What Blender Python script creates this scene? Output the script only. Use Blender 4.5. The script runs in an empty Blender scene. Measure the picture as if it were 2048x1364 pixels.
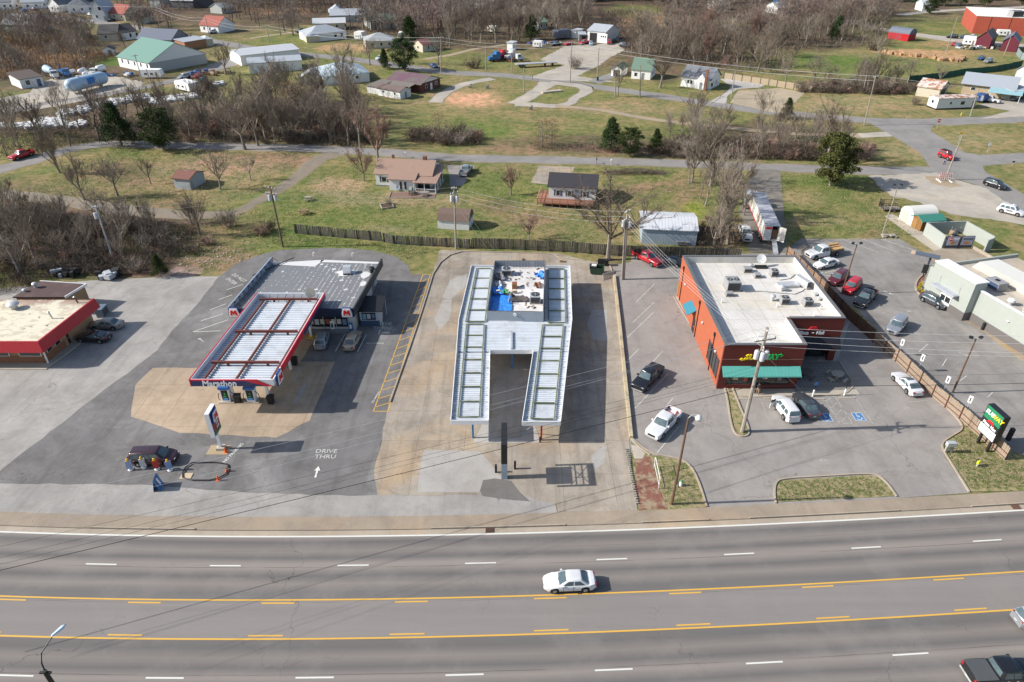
import bpy,bmesh,math,random
import numpy as np
from mathutils import Vector,Matrix
R_ = math.radians
random.seed(7)
S = bpy.context.scene
COL = S.collection
# ---------------- camera, sky, sun, exposure ----------------
FPX,TILT,CH = 1365.0,R_(32.9),53.0
cd = bpy.data.cameras.new('camera'); camo = bpy.data.objects.new('camera',cd); COL.objects.link(camo)
camo.location = (0,0,CH); camo.rotation_euler = (R_(90) -TILT,0,0)
cd.sensor_width = 36; cd.lens = FPX/2048*36; cd.clip_start = .5; cd.clip_end = 6000
S.camera = camo
W = bpy.data.worlds.new("World"); S.world = W; W.use_nodes = True
nt = W.node_tree; sky = nt.nodes.new('ShaderNodeTexSky'); sky.sky_type = 'NISHITA'; sky.sun_disc = False
SUN_EL,SUN_ROT = 33,267
sky.sun_elevation = R_(SUN_EL); sky.sun_rotation = R_(SUN_ROT); sky.air_density = 1; sky.dust_density = 1.5
nt.links.new(sky.outputs[0],nt.nodes['Background'].inputs[0]); nt.nodes['Background'].inputs[1].default_value = .12
sl = bpy.data.lights.new('sun','SUN'); so = bpy.data.objects.new('sun',sl); COL.objects.link(so)
sl.energy = 5.0; sl.angle = R_(.5); sl.color = (1,.95,.885)
sd = Vector((math.sin(R_(SUN_ROT))*math.cos(R_(SUN_EL)),math.cos(R_(SUN_ROT))*math.cos(R_(SUN_EL)),math.sin(R_(SUN_EL))))
so.rotation_euler = (-sd).to_track_quat('-Z','Y').to_euler(); so.location = (-60,0,90)
S.view_settings.view_transform = 'Standard'; S.view_settings.look = 'None'; S.view_settings.gamma = 1
S.view_settings.exposure = .42
S.cycles.max_bounces = 5; S.cycles.diffuse_bounces = 2; S.cycles.glossy_bounces = 2; S.cycles.transparent_max_bounces = 6
# ---------------- pixel <-> ground ----------------
_s,_c = math.sin(TILT),math.cos(TILT)
def at(px,py,h=0.0):
    u = (px -1024)/FPX; v = (py -682)/FPX
    z = (CH -h)/(_s+v*_c)
    return Vector((u*z,z*(_c -v*_s),h))
def PX(X,Y,Z=0):
    d = CH -Z; z = Y*_c+d*_s
    return 1024+FPX*X/z,682+FPX*(d*_c -Y*_s)/z
# ---------------- materials ----------------
MATS = {}
def srgb(r,g,b):
    f = lambda x: (x/255/12.92) if x/255 <= .04045 else ((x/255+.055)/1.055) ** 2.4
    return (f(r),f(g),f(b))
class NB:
    def __init__(s,name):
        s.m = bpy.data.materials.new(name); s.m.use_nodes = True; s.t = s.m.node_tree; s.b = s.t.nodes['Principled BSDF']
        s.tc = s.t.nodes.new('ShaderNodeTexCoord')
    def n(s,typ,**k):
        x = s.t.nodes.new(typ)
        for a,v in k.items(): setattr(x,a,v)
        return x
    def l(s,a,b): s.t.links.new(a,b)
    def noise(s,scale,detail=4,rough=.55,vec=None,dist=0):
        x = s.n('ShaderNodeTexNoise'); x.inputs['Scale'].default_value = scale; x.inputs['Detail'].default_value = detail
        x.inputs['Roughness'].default_value = rough; x.inputs['Distortion'].default_value = dist
        s.l(vec or s.tc.outputs['Object'],x.inputs['Vector']); return x.outputs[0]
    def ramp(s,inp,a,b,lo=0,hi=1):
        x = s.n('ShaderNodeMapRange'); s.l(inp,x.inputs[0])
        x.inputs[1].default_value = a; x.inputs[2].default_value = b; x.inputs[3].default_value = lo; x.inputs[4].default_value = hi
        return x.outputs[0]
    def mix(s,fac,a,b,typ='MIX'):
        x = s.n('ShaderNodeMix',data_type='RGBA',blend_type=typ)
        for i,v in ((0,fac),(6,a),(7,b)):
            if isinstance(v,(int,float)): x.inputs[i].default_value = v
            elif isinstance(v,tuple): x.inputs[i].default_value = (*v[:3],1)
            else: s.l(v,x.inputs[i])
        return x.outputs[2]
    def math(s,op,a,b=0.0):
        x = s.n('ShaderNodeMath',operation=op)
        for i,v in ((0,a),(1,b)):
            if isinstance(v,(int,float)): x.inputs[i].default_value = v
            else: s.l(v,x.inputs[i])
        return x.outputs[0]
    def mapping(s,scale=(1,1,1),rot=(0,0,0),src=None):
        x = s.n('ShaderNodeMapping'); x.inputs['Scale'].default_value = scale; x.inputs['Rotation'].default_value = rot
        s.l(src or s.tc.outputs['Object'],x.inputs[0]); return x.outputs[0]
    def bump(s,h,strength=.3,dist=.05):
        x = s.n('ShaderNodeBump'); x.inputs['Strength'].default_value = strength; x.inputs['Distance'].default_value = dist
        s.l(h,x.inputs['Height']); s.l(x.outputs[0],s.b.inputs['Normal'])
    def out(s,col,rough=.8,metal=0,spec=.4):
        if isinstance(col,tuple): s.b.inputs['Base Color'].default_value = (*col[:3],1)
        else: s.l(col,s.b.inputs['Base Color'])
        if isinstance(rough,(int,float)): s.b.inputs['Roughness'].default_value = rough
        else: s.l(rough,s.b.inputs['Roughness'])
        s.b.inputs['Metallic'].default_value = metal; s.b.inputs['Specular IOR Level'].default_value = spec
        return s.m
def k3(c,f): return tuple(min(1,x*f) for x in c)
def mat(name,c,rough=.75,var=.18,scale=1.5,c2=None,m2=(.5,.62),s2=.4,metal=0,spec=.4,bump=0,bs=12,coat=0):
    """plain colour with grain, and optional second colour in noise patches"""
    if name in MATS: return MATS[name]
    b = NB(name)
    f = b.noise(scale,6,.65)
    col = b.mix(f,k3(c,1 -var),k3(c,1+var))
    if c2: col = b.mix(b.ramp(b.noise(s2,6,.7),*m2),col,c2)
    if bump: b.bump(b.noise(bs,4),bump)
    if coat: b.b.inputs['Coat Weight'].default_value = coat; b.b.inputs['Coat Roughness'].default_value = .05
    MATS[name] = b.out(col,rough,metal,spec); return MATS[name]
def ribbed(name,c,axis='x',per=.3,c2=None,m2=(.52,.7),s2=.5,var=.1,rough=.5,metal=.0,depth=.03,dark=.25):
    """ribbed sheet: bands along an axis of the object, bump and groove colour"""
    if name in MATS: return MATS[name]
    b = NB(name)
    sep = b.n('ShaderNodeSeparateXYZ'); b.l(b.tc.outputs['Object'],sep.inputs[0])
    x = b.math('MULTIPLY',sep.outputs[{'x': 0,'y': 1,'z': 2}[axis]],1/per)
    fr = b.math('FRACT',x); tri = b.math('ABSOLUTE',b.math('SUBTRACT',fr,.5))
    g = b.ramp(tri,.38,.46)
    col = b.mix(b.noise(1.2,6,.65),k3(c,1 -var),k3(c,1+var))
    if c2: col = b.mix(b.ramp(b.noise(s2,7,.72),*m2),col,c2)
    col = b.mix(b.math('MULTIPLY',g,dark),col,k3(c,.3))
    b.bump(b.math('SUBTRACT',1.0,g),.6,depth)
    MATS[name] = b.out(col,rough,metal); return MATS[name]
def pave(name,c,c2=None,crack=.6,cs=.12,stain=.5,joint=None,grain=.14,patch=None,tint=None,rough=.9):
    """asphalt or concrete: blotches, grain, cracks, stains, optional slab joints"""
    if name in MATS: return MATS[name]
    b = NB(name); c2 = c2 or k3(c,.78)
    col = b.mix(b.ramp(b.noise(.13,8,.62),.35,.66),c,c2)
    if tint: col = b.mix(b.ramp(b.noise(.07,6,.6,dist=1),.52,.68),col,tint)
    col = b.mix(1.0,col,b.mix(b.noise(9,5,.8),(1 -grain,)*3,(1+grain,)*3),'MULTIPLY')
    col = b.mix(1.0,col,b.mix(b.noise(1.1,6,.7),(.9,)*3,(1.09,)*3),'MULTIPLY')
    # tyre sweeps: long stretched noise
    m1 = b.ramp(b.noise(.28,9,.78,dist=.6),.46,.6); col = b.mix(b.math('MULTIPLY',m1,.25+stain*.5),col,b.mix(1.0,col,(.72,.7,.68),'MULTIPLY'))
    m2_ = b.ramp(b.noise(.5,9,.8),.56,.66); col = b.mix(b.math('MULTIPLY',m2_,.5),col,b.mix(1.0,col,(1.22,1.2,1.18),'MULTIPLY'))
    st = b.noise(1.0,5,.6,vec=b.mapping((.9,.06,1),(0,0,.25)))
    col = b.mix(b.math('MULTIPLY',b.ramp(st,.5,.72),stain*.5),col,k3(c2,.6))
    if stain:
        sp0 = b.ramp(b.noise(.9,3,.9),.69,.74); col = b.mix(b.math('MULTIPLY',sp0,.7),col,k3(c,.3))
        sp = b.math('MULTIPLY',b.ramp(b.noise(.55,5,.75),.64,.72),b.ramp(b.noise(3.0,4,.7),.4,.6))
        col = b.mix(b.math('MULTIPLY',sp,stain),col,k3(c,.35))
    if crack:
        w = b.n('ShaderNodeVectorMath',operation='ADD'); b.l(b.tc.outputs['Object'],w.inputs[0])
        nv = b.n('ShaderNodeTexNoise'); nv.inputs['Scale'].default_value = .35; nv.inputs['Detail'].default_value = 6; b.l(b.tc.outputs['Object'],nv.inputs['Vector'])
        sc = b.n('ShaderNodeVectorMath',operation='SCALE'); b.l(nv.outputs['Color'],sc.inputs[0]); sc.inputs['Scale'].default_value = 5
        b.l(sc.outputs[0],w.inputs[1])
        v = b.n('ShaderNodeTexVoronoi',feature='DISTANCE_TO_EDGE'); v.inputs['Scale'].default_value = cs; b.l(w.outputs[0],v.inputs['Vector'])
        ck = b.math('MULTIPLY',b.ramp(v.outputs['Distance'],.0,.0035,1,0),b.ramp(b.noise(.09,3),.42,.55))
        col = b.mix(b.math('MULTIPLY',ck,crack),col,k3(c,.3))
    if joint:
        br = b.n('ShaderNodeTexBrick'); br.offset = 0; br.inputs['Scale'].default_value = 1
        br.inputs['Brick Width'].default_value = joint; br.inputs['Row Height'].default_value = joint; br.inputs['Mortar Size'].default_value = .03
        br.inputs['Color1'].default_value = (1,1,1,1); br.inputs['Color2'].default_value = (.92,.92,.92,1); br.inputs['Mortar'].default_value = (.55,.53,.5,1)
        b.l(b.mapping((1,1,0)),br.inputs['Vector'])
        col = b.mix(.8,col,br.outputs[0],'MULTIPLY')
    b.bump(b.noise(25,3),.15,.02)
    MATS[name] = b.out(col,rough,0,.25); return MATS[name]
def brickm(name,c,mortar,c2=None):
    if name in MATS: return MATS[name]
    b = NB(name); br = b.n('ShaderNodeTexBrick'); br.inputs['Scale'].default_value = 1
    br.inputs['Brick Width'].default_value = .24; br.inputs['Row Height'].default_value = .085; br.inputs['Mortar Size'].default_value = .006
    br.inputs['Color1'].default_value = (*k3(c,1.15),1); br.inputs['Color2'].default_value = (*(c2 or k3(c,.7)),1); br.inputs['Mortar'].default_value = (*mortar,1)
    # brick courses follow world height: swap axes so walls facing x or y both read
    sep = b.n('ShaderNodeSeparateXYZ'); b.l(b.tc.outputs['Object'],sep.inputs[0])
    cmb = b.n('ShaderNodeCombineXYZ'); b.l(b.math('ADD',sep.outputs[0],sep.outputs[1]),cmb.inputs[0]); b.l(sep.outputs[2],cmb.inputs[1])
    b.l(cmb.outputs[0],br.inputs['Vector'])
    col = b.mix(b.noise(.5,5),br.outputs[0],k3(c,.8)); b.l(col,b.b.inputs['Base Color'])
    MATS[name] = b.out(col,.85); return MATS[name]
def paint(name,c,rough=.28,metal=.0):
    if name in MATS: return MATS[name]
    b = NB(name); col = b.mix(b.noise(2.5,5,.7),k3(c,.9),k3(c,1.06))
    b.b.inputs['Coat Weight'].default_value = .6; b.b.inputs['Coat Roughness'].default_value = .08
    MATS[name] = b.out(col,b.ramp(b.noise(5,4),.3,.7,rough,rough+.12),metal,.5); return MATS[name]
def glassm(name='window_glass',c=(.015,.02,.025),rough=.08):
    if name in MATS: return MATS[name]
    b = NB(name); col = b.mix(b.noise(1.6,2),k3(c,.5),k3(c,1.8))
    MATS[name] = b.out(col,rough,0,.8); return MATS[name]
GL = glassm()
CARGL = glassm('car_glass',(.06,.09,.1),.05)
WHITE = mat('white_paint',(.78,.78,.76),.6,.05)
DWHITE = mat('weathered_white',(.66,.66,.63),.7,.1,c2=(.42,.4,.36),m2=(.58,.75))
BLK = mat('black_plastic',(.02,.02,.022),.55,.2)
DGREY = mat('dark_grey',(.07,.07,.075),.6,.15)
GREY = mat('mid_grey',(.25,.25,.26),.6,.12,c2=(.16,.15,.14))
STEEL = mat('galvanised',(.5,.52,.53),.45,.12,metal=.3,c2=(.35,.35,.35))
TYRE = mat('tyre_rubber',(.018,.018,.018),.85,.2)
RIM = mat('alloy',(.45,.46,.47),.35,.1,metal=.7)
WOODP = mat('pole_wood',(.3,.27,.23),.9,.25,3,c2=(.17,.14,.11))
WOODB = mat('brown_pole_wood',(.13,.095,.07),.9,.25,3)
CONC = pave('plain_concrete',(.46,.41,.34),(.38,.34,.28),crack=.3,stain=.2)
# ---------------- mesh builder ----------------
WOFF = {}
class MB:
    def __init__(s): s.v = []; s.f = []; s.M = None
    def add(s,vs,fs):
        o = len(s.v)
        if s.M is not None: vs = [s.M @ Vector(v) for v in vs]
        s.v += [tuple(v) for v in vs]; s.f += [tuple(i+o for i in f) for f in fs]; return s
    def box(s,x0,x1,y0,y1,z0,z1):
        return s.add([(x0,y0,z0),(x1,y0,z0),(x1,y1,z0),(x0,y1,z0),(x0,y0,z1),(x1,y0,z1),(x1,y1,z1),(x0,y1,z1)],
                     [(0,3,2,1),(4,5,6,7),(0,1,5,4),(1,2,6,5),(2,3,7,6),(3,0,4,7)])
    def cbox(s,c,d,rz=0):
        hx,hy,hz = d[0]/2,d[1]/2,d[2]/2; cs,sn = math.cos(rz),math.sin(rz)
        vs = [(c[0]+x*cs -y*sn,c[1]+x*sn+y*cs,c[2]+z) for z in (-hz,hz) for x,y in ((-hx,-hy),(hx,-hy),(hx,hy),(-hx,hy))]
        return s.add(vs,[(0,3,2,1),(4,5,6,7),(0,1,5,4),(1,2,6,5),(2,3,7,6),(3,0,4,7)])
    def bar(s,p,q,w,h=None):
        h = h or w; p = Vector(p); q = Vector(q); d = (q -p).normalized()
        up = Vector((0,0,1)) if abs(d.z) < .95 else Vector((0,1,0))
        a = d.cross(up).normalized()*(w/2); b = a.cross(d).normalized()*(h/2)
        vs = [e+k1*a+k2*b for e in (p,q) for k1,k2 in ((-1,-1),(1,-1),(1,1),(-1,1))]
        return s.add(vs,[(0,3,2,1),(4,5,6,7),(0,1,5,4),(1,2,6,5),(2,3,7,6),(3,0,4,7)])
    def tube(s,pts,r,n=6,r2=None,cap=True):
        pts = [Vector(p) for p in pts]; N = len(pts); vs = []
        for i,p in enumerate(pts):
            d = (pts[min(i+1,N -1)] -pts[max(i -1,0)]).normalized()
            up = Vector((0,0,1)) if abs(d.z) < .9 else Vector((1,0,0))
            a = d.cross(up).normalized(); b = d.cross(a)
            rr = r if r2 is None else r+(r2 -r)*i/(N -1)
            vs += [p+rr*(math.cos(6.28318*j/n)*a+math.sin(6.28318*j/n)*b) for j in range(n)]
        fs = [(i*n+j,i*n+(j+1) % n,(i+1)*n+(j+1) % n,(i+1)*n+j) for i in range(N -1) for j in range(n)]
        if cap: fs += [tuple(range(n))[::-1],tuple(range((N -1)*n,N*n))]
        return s.add(vs,fs)
    def prism(s,pts,z0,z1):
        n = len(pts)
        vs = [(p[0],p[1],z0) for p in pts]+[(p[0],p[1],z1) for p in pts]
        return s.add(vs,[tuple(range(n))[::-1],tuple(range(n,2*n))]+[(i,(i+1) % n,n+(i+1) % n,n+i) for i in range(n)])
    def poly(s,pts): return s.add(pts,[tuple(range(len(pts)))])
    def extr(s,pts,d):
        """planar polygon pts pushed along vector d"""
        n = len(pts); d = Vector(d); vs = [Vector(p) for p in pts]+[Vector(p)+d for p in pts]
        return s.add(vs,[tuple(range(n))[::-1],tuple(range(n,2*n))]+[(i,(i+1) % n,n+(i+1) % n,n+i) for i in range(n)])
    def lathe(s,c,prof,n=12,axis='z'):
        vs = []
        for r,z in prof:
            for j in range(n):
                a = 6.28318*j/n; x,y = r*math.cos(a),r*math.sin(a)
                vs.append({'z': (c[0]+x,c[1]+y,c[2]+z),'x': (c[0]+z,c[1]+x,c[2]+y),'y': (c[0]+x,c[1]+z,c[2]+y)}[axis])
        m = len(prof)
        fs = [(i*n+j,i*n+(j+1) % n,(i+1)*n+(j+1) % n,(i+1)*n+j) for i in range(m -1) for j in range(n)]
        fs += [tuple(range(n))[::-1],tuple(range((m -1)*n,m*n))]
        return s.add(vs,fs)
    def mesh(s,name,smooth=0):
        me = bpy.data.meshes.new(name); me.from_pydata(s.v,[],s.f)
        if len(s.v) < 30000:
            bm = bmesh.new(); bm.from_mesh(me); bmesh.ops.recalc_face_normals(bm,faces=bm.faces); bm.to_mesh(me); bm.free()
        if smooth:
            me.shade_smooth()
            me.set_sharp_from_angle(angle=R_(smooth))
        me.update(); return me
    def build(s,name,m,parent=None,smooth=0,label=None):
        off = None; p = parent
        while p is not None:
            if p.name in WOFF: off = Vector(WOFF[p.name]); break
            p = p.parent
        if off is not None: s.v = [(v[0] -off.x,v[1] -off.y,v[2] -off.z) for v in s.v]
        me = s.mesh(name,smooth); o = bpy.data.objects.new(name,me); COL.objects.link(o)
        if m: me.materials.append(m)
        if parent is not None: o.parent = parent
        if label: o['label'] = label
        return o
def tag(o,label=None,cat=None,group=None,kind=None):
    if label: o['label'] = label
    if cat: o['category'] = cat
    if group: o['group'] = group
    if kind: o['kind'] = kind
    return o
def thing(name,label,cat,loc=(0,0,0),rz=0,group=None,world=False):
    """an Empty at the thing's base; world=True: its parts are modelled in world coordinates"""
    o = bpy.data.objects.new(name,None); COL.objects.link(o); o.empty_display_size = .3
    o.location = loc; o.rotation_euler = (0,0,rz); tag(o,label,cat,group)
    if world: WOFF[o.name] = tuple(loc)
    return o
def copy_tree(o,parent=None):
    kids = list(o.children)
    c = o.copy(); COL.objects.link(c)
    if parent is not None: c.parent = parent
    for ch in kids: copy_tree(ch,c)
    return c
def box(x0,x1,y0,y1,z0,z1): return MB().box(x0,x1,y0,y1,z0,z1)
def text_mesh(txt,size,ext=.03,shear=0,bold=.02,font=None):
    cu = bpy.data.curves.new('lettering','FONT'); cu.body = txt; cu.size = size; cu.extrude = ext; cu.shear = shear; cu.offset = bold
    cu.align_x = 'CENTER'; cu.align_y = 'CENTER'; cu.resolution_u = 2
    o = bpy.data.objects.new('tmp',cu); COL.objects.link(o)
    dg = bpy.context.evaluated_depsgraph_get(); me = bpy.data.meshes.new_from_object(o.evaluated_get(dg))
    bpy.data.objects.remove(o); bpy.data.curves.remove(cu); return me
def text(txt,size,loc,rot,m,parent,ext=.03,shear=0,bold=.02,name='lettering',sx=1):
    me = text_mesh(txt,size,ext,shear,bold); me.materials.clear(); me.materials.append(m)
    o = bpy.data.objects.new(name,me); COL.objects.link(o); o.parent = parent
    off = None; p = parent
    while p is not None:
        if p.name in WOFF: off = Vector(WOFF[p.name]); break
        p = p.parent
    o.location = Vector(loc) -(off or Vector((0,0,0))); o.rotation_euler = rot; o.scale = (sx,1,1); return o
# ================= GROUND =================
CC = [-2.39053629e-06,6.07008375e-04,3.30186878e-02,3.93450298e+01]
def hwY(X):
    a = max(-52,min(55,X)); y = np.polyval(CC,a); s = 3*CC[0]*a*a+2*CC[1]*a+CC[2]
    return y+s*(X -a)
def hw(X,off):
    s = (hwY(X+.1) -hwY(X -.1))/.2; k = 1/math.sqrt(1+s*s)
    return (X -s*k*0,hwY(X)+off,0)
# ground colours: (kind, cx, cy, rx, ry, strength) in photo pixels of where the patch lies on the ground
GC = {'g': (.135,.17,.05),'G': (.095,.155,.035),'t': (.31,.25,.145),'o': (.21,.185,.088),'b': (.11,.085,.06),'l': (.23,.165,.105),
      'd': (.46,.30,.17),'r': (.40,.26,.13),'k': (.105,.085,.06),'y': (.17,.24,.03),'s': (.33,.3,.25)}
GB = [
 # far woodland floors
 ('b',1024,0,1400,60,.95),('b',150,120,260,60,.8),('k',60,150,220,40,.7),('r',110,130,40,9,.5),('b',420,30,200,50,.5),
 ('b',1000,60,330,55,.8),('b',1330,90,200,70,.85),('b',1620,60,170,45,.8),('r',1290,40,50,18,.8),('g',1270,22,60,14,.6),
 ('b',330,240,420,50,.9),('k',560,240,180,45,.6),('b',640,250,120,45,.7),
 ('b',1480,285,280,40,.8),('b',1180,290,200,20,.6),('l',1150,300,240,12,.5),('k',1500,290,200,25,.5),('b',1760,170,160,14,.85),
 # left thicket behind the shops
 ('b',180,470,280,80,.95),('k',150,500,200,60,.6),('b',60,430,200,70,.7),('b',300,540,130,25,.8),('l',440,520,70,28,.7),('g',30,560,80,25,.6),('s',360,548,60,10,.5),
 # left meadow
 ('l',490,325,150,22,.9),('l',300,350,160,30,.6),('t',420,350,160,40,.6),('o',250,380,220,40,.7),('b',250,350,60,22,.35),
 # lawns
 ('g',620,400,160,60,.6),('g',760,450,240,35,.55),('t',670,375,60,24,.8),('t',800,400,160,16,.5),('t',770,458,60,8,.5),('g',980,370,90,40,.7),('b',1000,410,40,18,.5),
 ('l',1060,440,60,14,.6),('l',1330,380,90,30,.6),('g',1290,352,60,16,.8),('g',1310,395,40,14,.7),('y',1385,425,24,22,.75),('G',660,500,150,16,.6),('G',560,470,60,12,.5),
 ('l',1440,480,70,26,.8),('b',1300,500,110,10,.7),('l',1215,530,30,16,.8),
 ('g',1650,400,110,60,.6),('t',1640,440,80,12,.5),('G',1640,360,100,12,.5),('t',1600,395,60,16,.4),('g',1960,460,80,30,.55),('l',1755,470,30,14,.5),
 ('t',1820,300,90,16,.5),('g',1700,270,130,14,.5),('t',1950,280,80,16,.5),('o',1980,300,60,14,.6),('t',1720,205,160,18,.5),('o',1860,220,110,14,.5),
 ('G',1680,125,130,18,.85),('g',1800,140,110,14,.6),('r',1880,108,120,8,.9),('r',1800,103,90,5,.6),('g',1850,60,160,25,.5),('r',1890,88,60,6,.4),('G',1975,150,60,12,.3),
 # middle meadow
 ('g',960,250,130,22,.6),('G',970,262,60,12,.6),('d',935,200,72,20,1.0),('o',1120,225,200,30,.5),('g',1100,195,100,14,.5),('g',1190,235,90,10,.5),('t',1230,215,120,14,.4),('g',1330,265,120,20,.5),
 ('G',220,122,50,10,.9),('g',290,130,40,8,.5),('g',560,80,80,14,.6),('d',690,98,60,10,.6),('g',700,112,70,12,.5),('g',870,110,100,14,.5),('g',1000,130,90,8,.5),
 ('g',420,195,90,10,.5),('t',350,165,60,10,.5),('g',60,195,80,14,.5),('r',130,115,60,10,.6),('r',210,108,30,8,.6),('g',30,275,60,10,.5),('r',550,22,70,8,.4),('d',1080,48,30,5,.3),
 # verges by the highway
 ('o',1660,975,130,30,.6),('g',1640,985,90,14,.4),('o',1980,930,110,70,.6),('t',1960,935,40,14,.6),('t',2010,925,40,10,.6),
]
ax = np.concatenate([np.linspace(-4000,-420,12),np.arange(-400,400.1,2.0),np.linspace(420,4000,12)])
ay = np.concatenate([np.linspace(-900,10,8),np.arange(14,540,2.0),np.linspace(545,700,20),np.linspace(760,5000,12)])
gx,gy = np.meshgrid(ax,ay); nx,ny = len(ax),len(ay)
dz = CH*_s+gy*_c
dz = np.where(gy < 5,1e3,dz)
ppx = 1024+FPX*gx/dz; ppy = 682+FPX*(CH*_c -gy*_s)/dz
rs = np.random.RandomState(3)
def lattice(gx,gy,sc):
    """smooth value noise"""
    T = rs.rand(256,256); x = gx/sc; y = gy/sc; xi = np.floor(x).astype(int); yi = np.floor(y).astype(int); fx = x -xi; fy = y -yi
    fx = fx*fx*(3 -2*fx); fy = fy*fy*(3 -2*fy)
    g = lambda a,b: T[a % 256,b % 256]
    return (g(xi,yi)*(1 -fx)+g(xi+1,yi)*fx)*(1 -fy)+(g(xi,yi+1)*(1 -fx)+g(xi+1,yi+1)*fx)*fy
n1 = lattice(gx,gy,11); n2 = lattice(gx,gy,4.3); n3 = lattice(gx,gy,33)
base = np.zeros(gx.shape+(3,))
tt = np.clip(.5+1.2*(.5*n1+.3*n2+.2*n3 -.5)+.1,0,1)[...,None]
base[:] = np.array(GC['g'])*(1 -tt)+np.array(GC['o'])*tt
for kind,cx,cy,rx,ry,st in GB:
    d = ((ppx -cx)/rx) ** 2+((ppy -cy)/ry) ** 2
    wgt = np.clip((1.25 -d -(n2 -.5)*.9 -(n1 -.5)*.5)*1.3,0,1)*st
    base = base*(1 -wgt[...,None])+np.array(GC[kind])*wgt[...,None]
far = np.clip((gy -470)/60,0,1)[...,None]; base = base*(1 -far)+np.array((.09,.08,.06))*far
me = bpy.data.meshes.new('ground')
V = np.stack([gx,gy,np.zeros_like(gx)],-1).reshape(-1,3)
ii = (np.arange(ny -1)[:,None]*nx+np.arange(nx -1)[None]).ravel()
Fq = np.stack([ii,ii+1,ii+nx+1,ii+nx],1)
me.vertices.add(len(V)); me.vertices.foreach_set('co',V.ravel())
me.loops.add(Fq.size); me.loops.foreach_set('vertex_index',Fq.ravel().astype('i4'))
me.polygons.add(len(Fq)); me.polygons.foreach_set('loop_start',np.arange(0,Fq.size,4,dtype='i4'))
me.update(calc_edges=True)
at_ = me.color_attributes.new('soil','FLOAT_COLOR','POINT')
at_.data.foreach_set('color',np.concatenate([base.reshape(-1,3),np.ones((len(V),1))],1).ravel())
ground = bpy.data.objects.new('ground',me); COL.objects.link(ground); ground['kind'] = 'structure'
b = NB('grass_and_soil'); a = b.n('ShaderNodeAttribute',attribute_name='soil')
f1 = b.noise(.55,8,.75); f2 = b.noise(.12,8,.72); f3 = b.noise(5,4,.8)
c = b.mix(b.ramp(f2,.44,.56,0,.95),a.outputs['Color'],b.mix(1.0,a.outputs['Color'],(1.5,1.2,1.4),'MULTIPLY'))
c = b.mix(b.ramp(f1,.46,.58,0,.9),c,b.mix(1.0,c,(.5,.66,.45),'MULTIPLY'))
c = b.mix(b.ramp(b.noise(1.3,6,.8),.54,.62,0,.6),c,b.mix(1.0,c,(1.5,1.25,1.3),'MULTIPLY'))
c = b.mix(1.0,c,b.mix(f3,(.45,)*3,(1.55,)*3),'MULTIPLY')
b.bump(b.math('ADD',f1,f3),.5,.12)
me.materials.append(b.out(c,.95,0,.1))
def grassm(name,c,c2):
    b = NB(name); f1 = b.noise(1.5,8,.8); f3 = b.noise(6,4,.8)
    col = b.mix(b.ramp(f1,.46,.56),c,c2); col = b.mix(b.ramp(b.noise(.4,6,.8),.5,.62,0,.6),col,k3(c,.75)); col = b.mix(1.0,col,b.mix(f3,(.6,)*3,(1.45,)*3),'MULTIPLY'); b.bump(f3,.5,.1)
    MATS[name] = b.out(col,.95,0,.1); return MATS[name]
def sheet(name,pts,m,z,px=True,smoothit=0):
    P = [at(*p) if px else Vector((p[0],p[1],0)) for p in pts]
    if smoothit:
        for _ in range(smoothit):
            Q = []
            for i in range(len(P)):
                a_,b_ = P[i],P[(i+1) % len(P)]; Q += [a_*.75+b_*.25,a_*.25+b_*.75]
            P = Q
    if name in ('left_lot','gas_station_lot','forecourt_slab','center_lot','pale_patch','asphalt_patch','concrete_patch','stained_apron','gravel_lot','dirt_patch','garage_yard','propane_yard','cross_street','mulch_bed','driveway') and not smoothit:
        rj = random.Random(len(P)); Q = []; jit = .5 if name in ('gravel_lot','dirt_patch','garage_yard','propane_yard','mulch_bed') else .12
        if name == 'mulch_bed': jit = .15
        for i in range(len(P)):
            a_,b_ = P[i],P[(i+1) % len(P)]; n_ = max(1,min(40,int((b_ -a_).length/1.3))); Q.append(a_)
            for k_ in range(1,n_): Q.append(a_.lerp(b_,k_/n_)+Vector((rj.uniform(-jit,jit),rj.uniform(-jit,jit),0)))
        P = Q
    bm = bmesh.new(); vs = [bm.verts.new((p.x,p.y,z)) for p in P]; f = bm.faces.new(vs); bm.normal_update()
    if f.normal.z < 0: f.normal_flip()
    bmesh.ops.triangulate(bm,faces=bm.faces[:])
    me = bpy.data.meshes.new(name); bm.to_mesh(me); bm.free(); me.materials.append(m)
    o = bpy.data.objects.new(name,me); COL.objects.link(o); o['kind'] = 'structure'; return o
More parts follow.
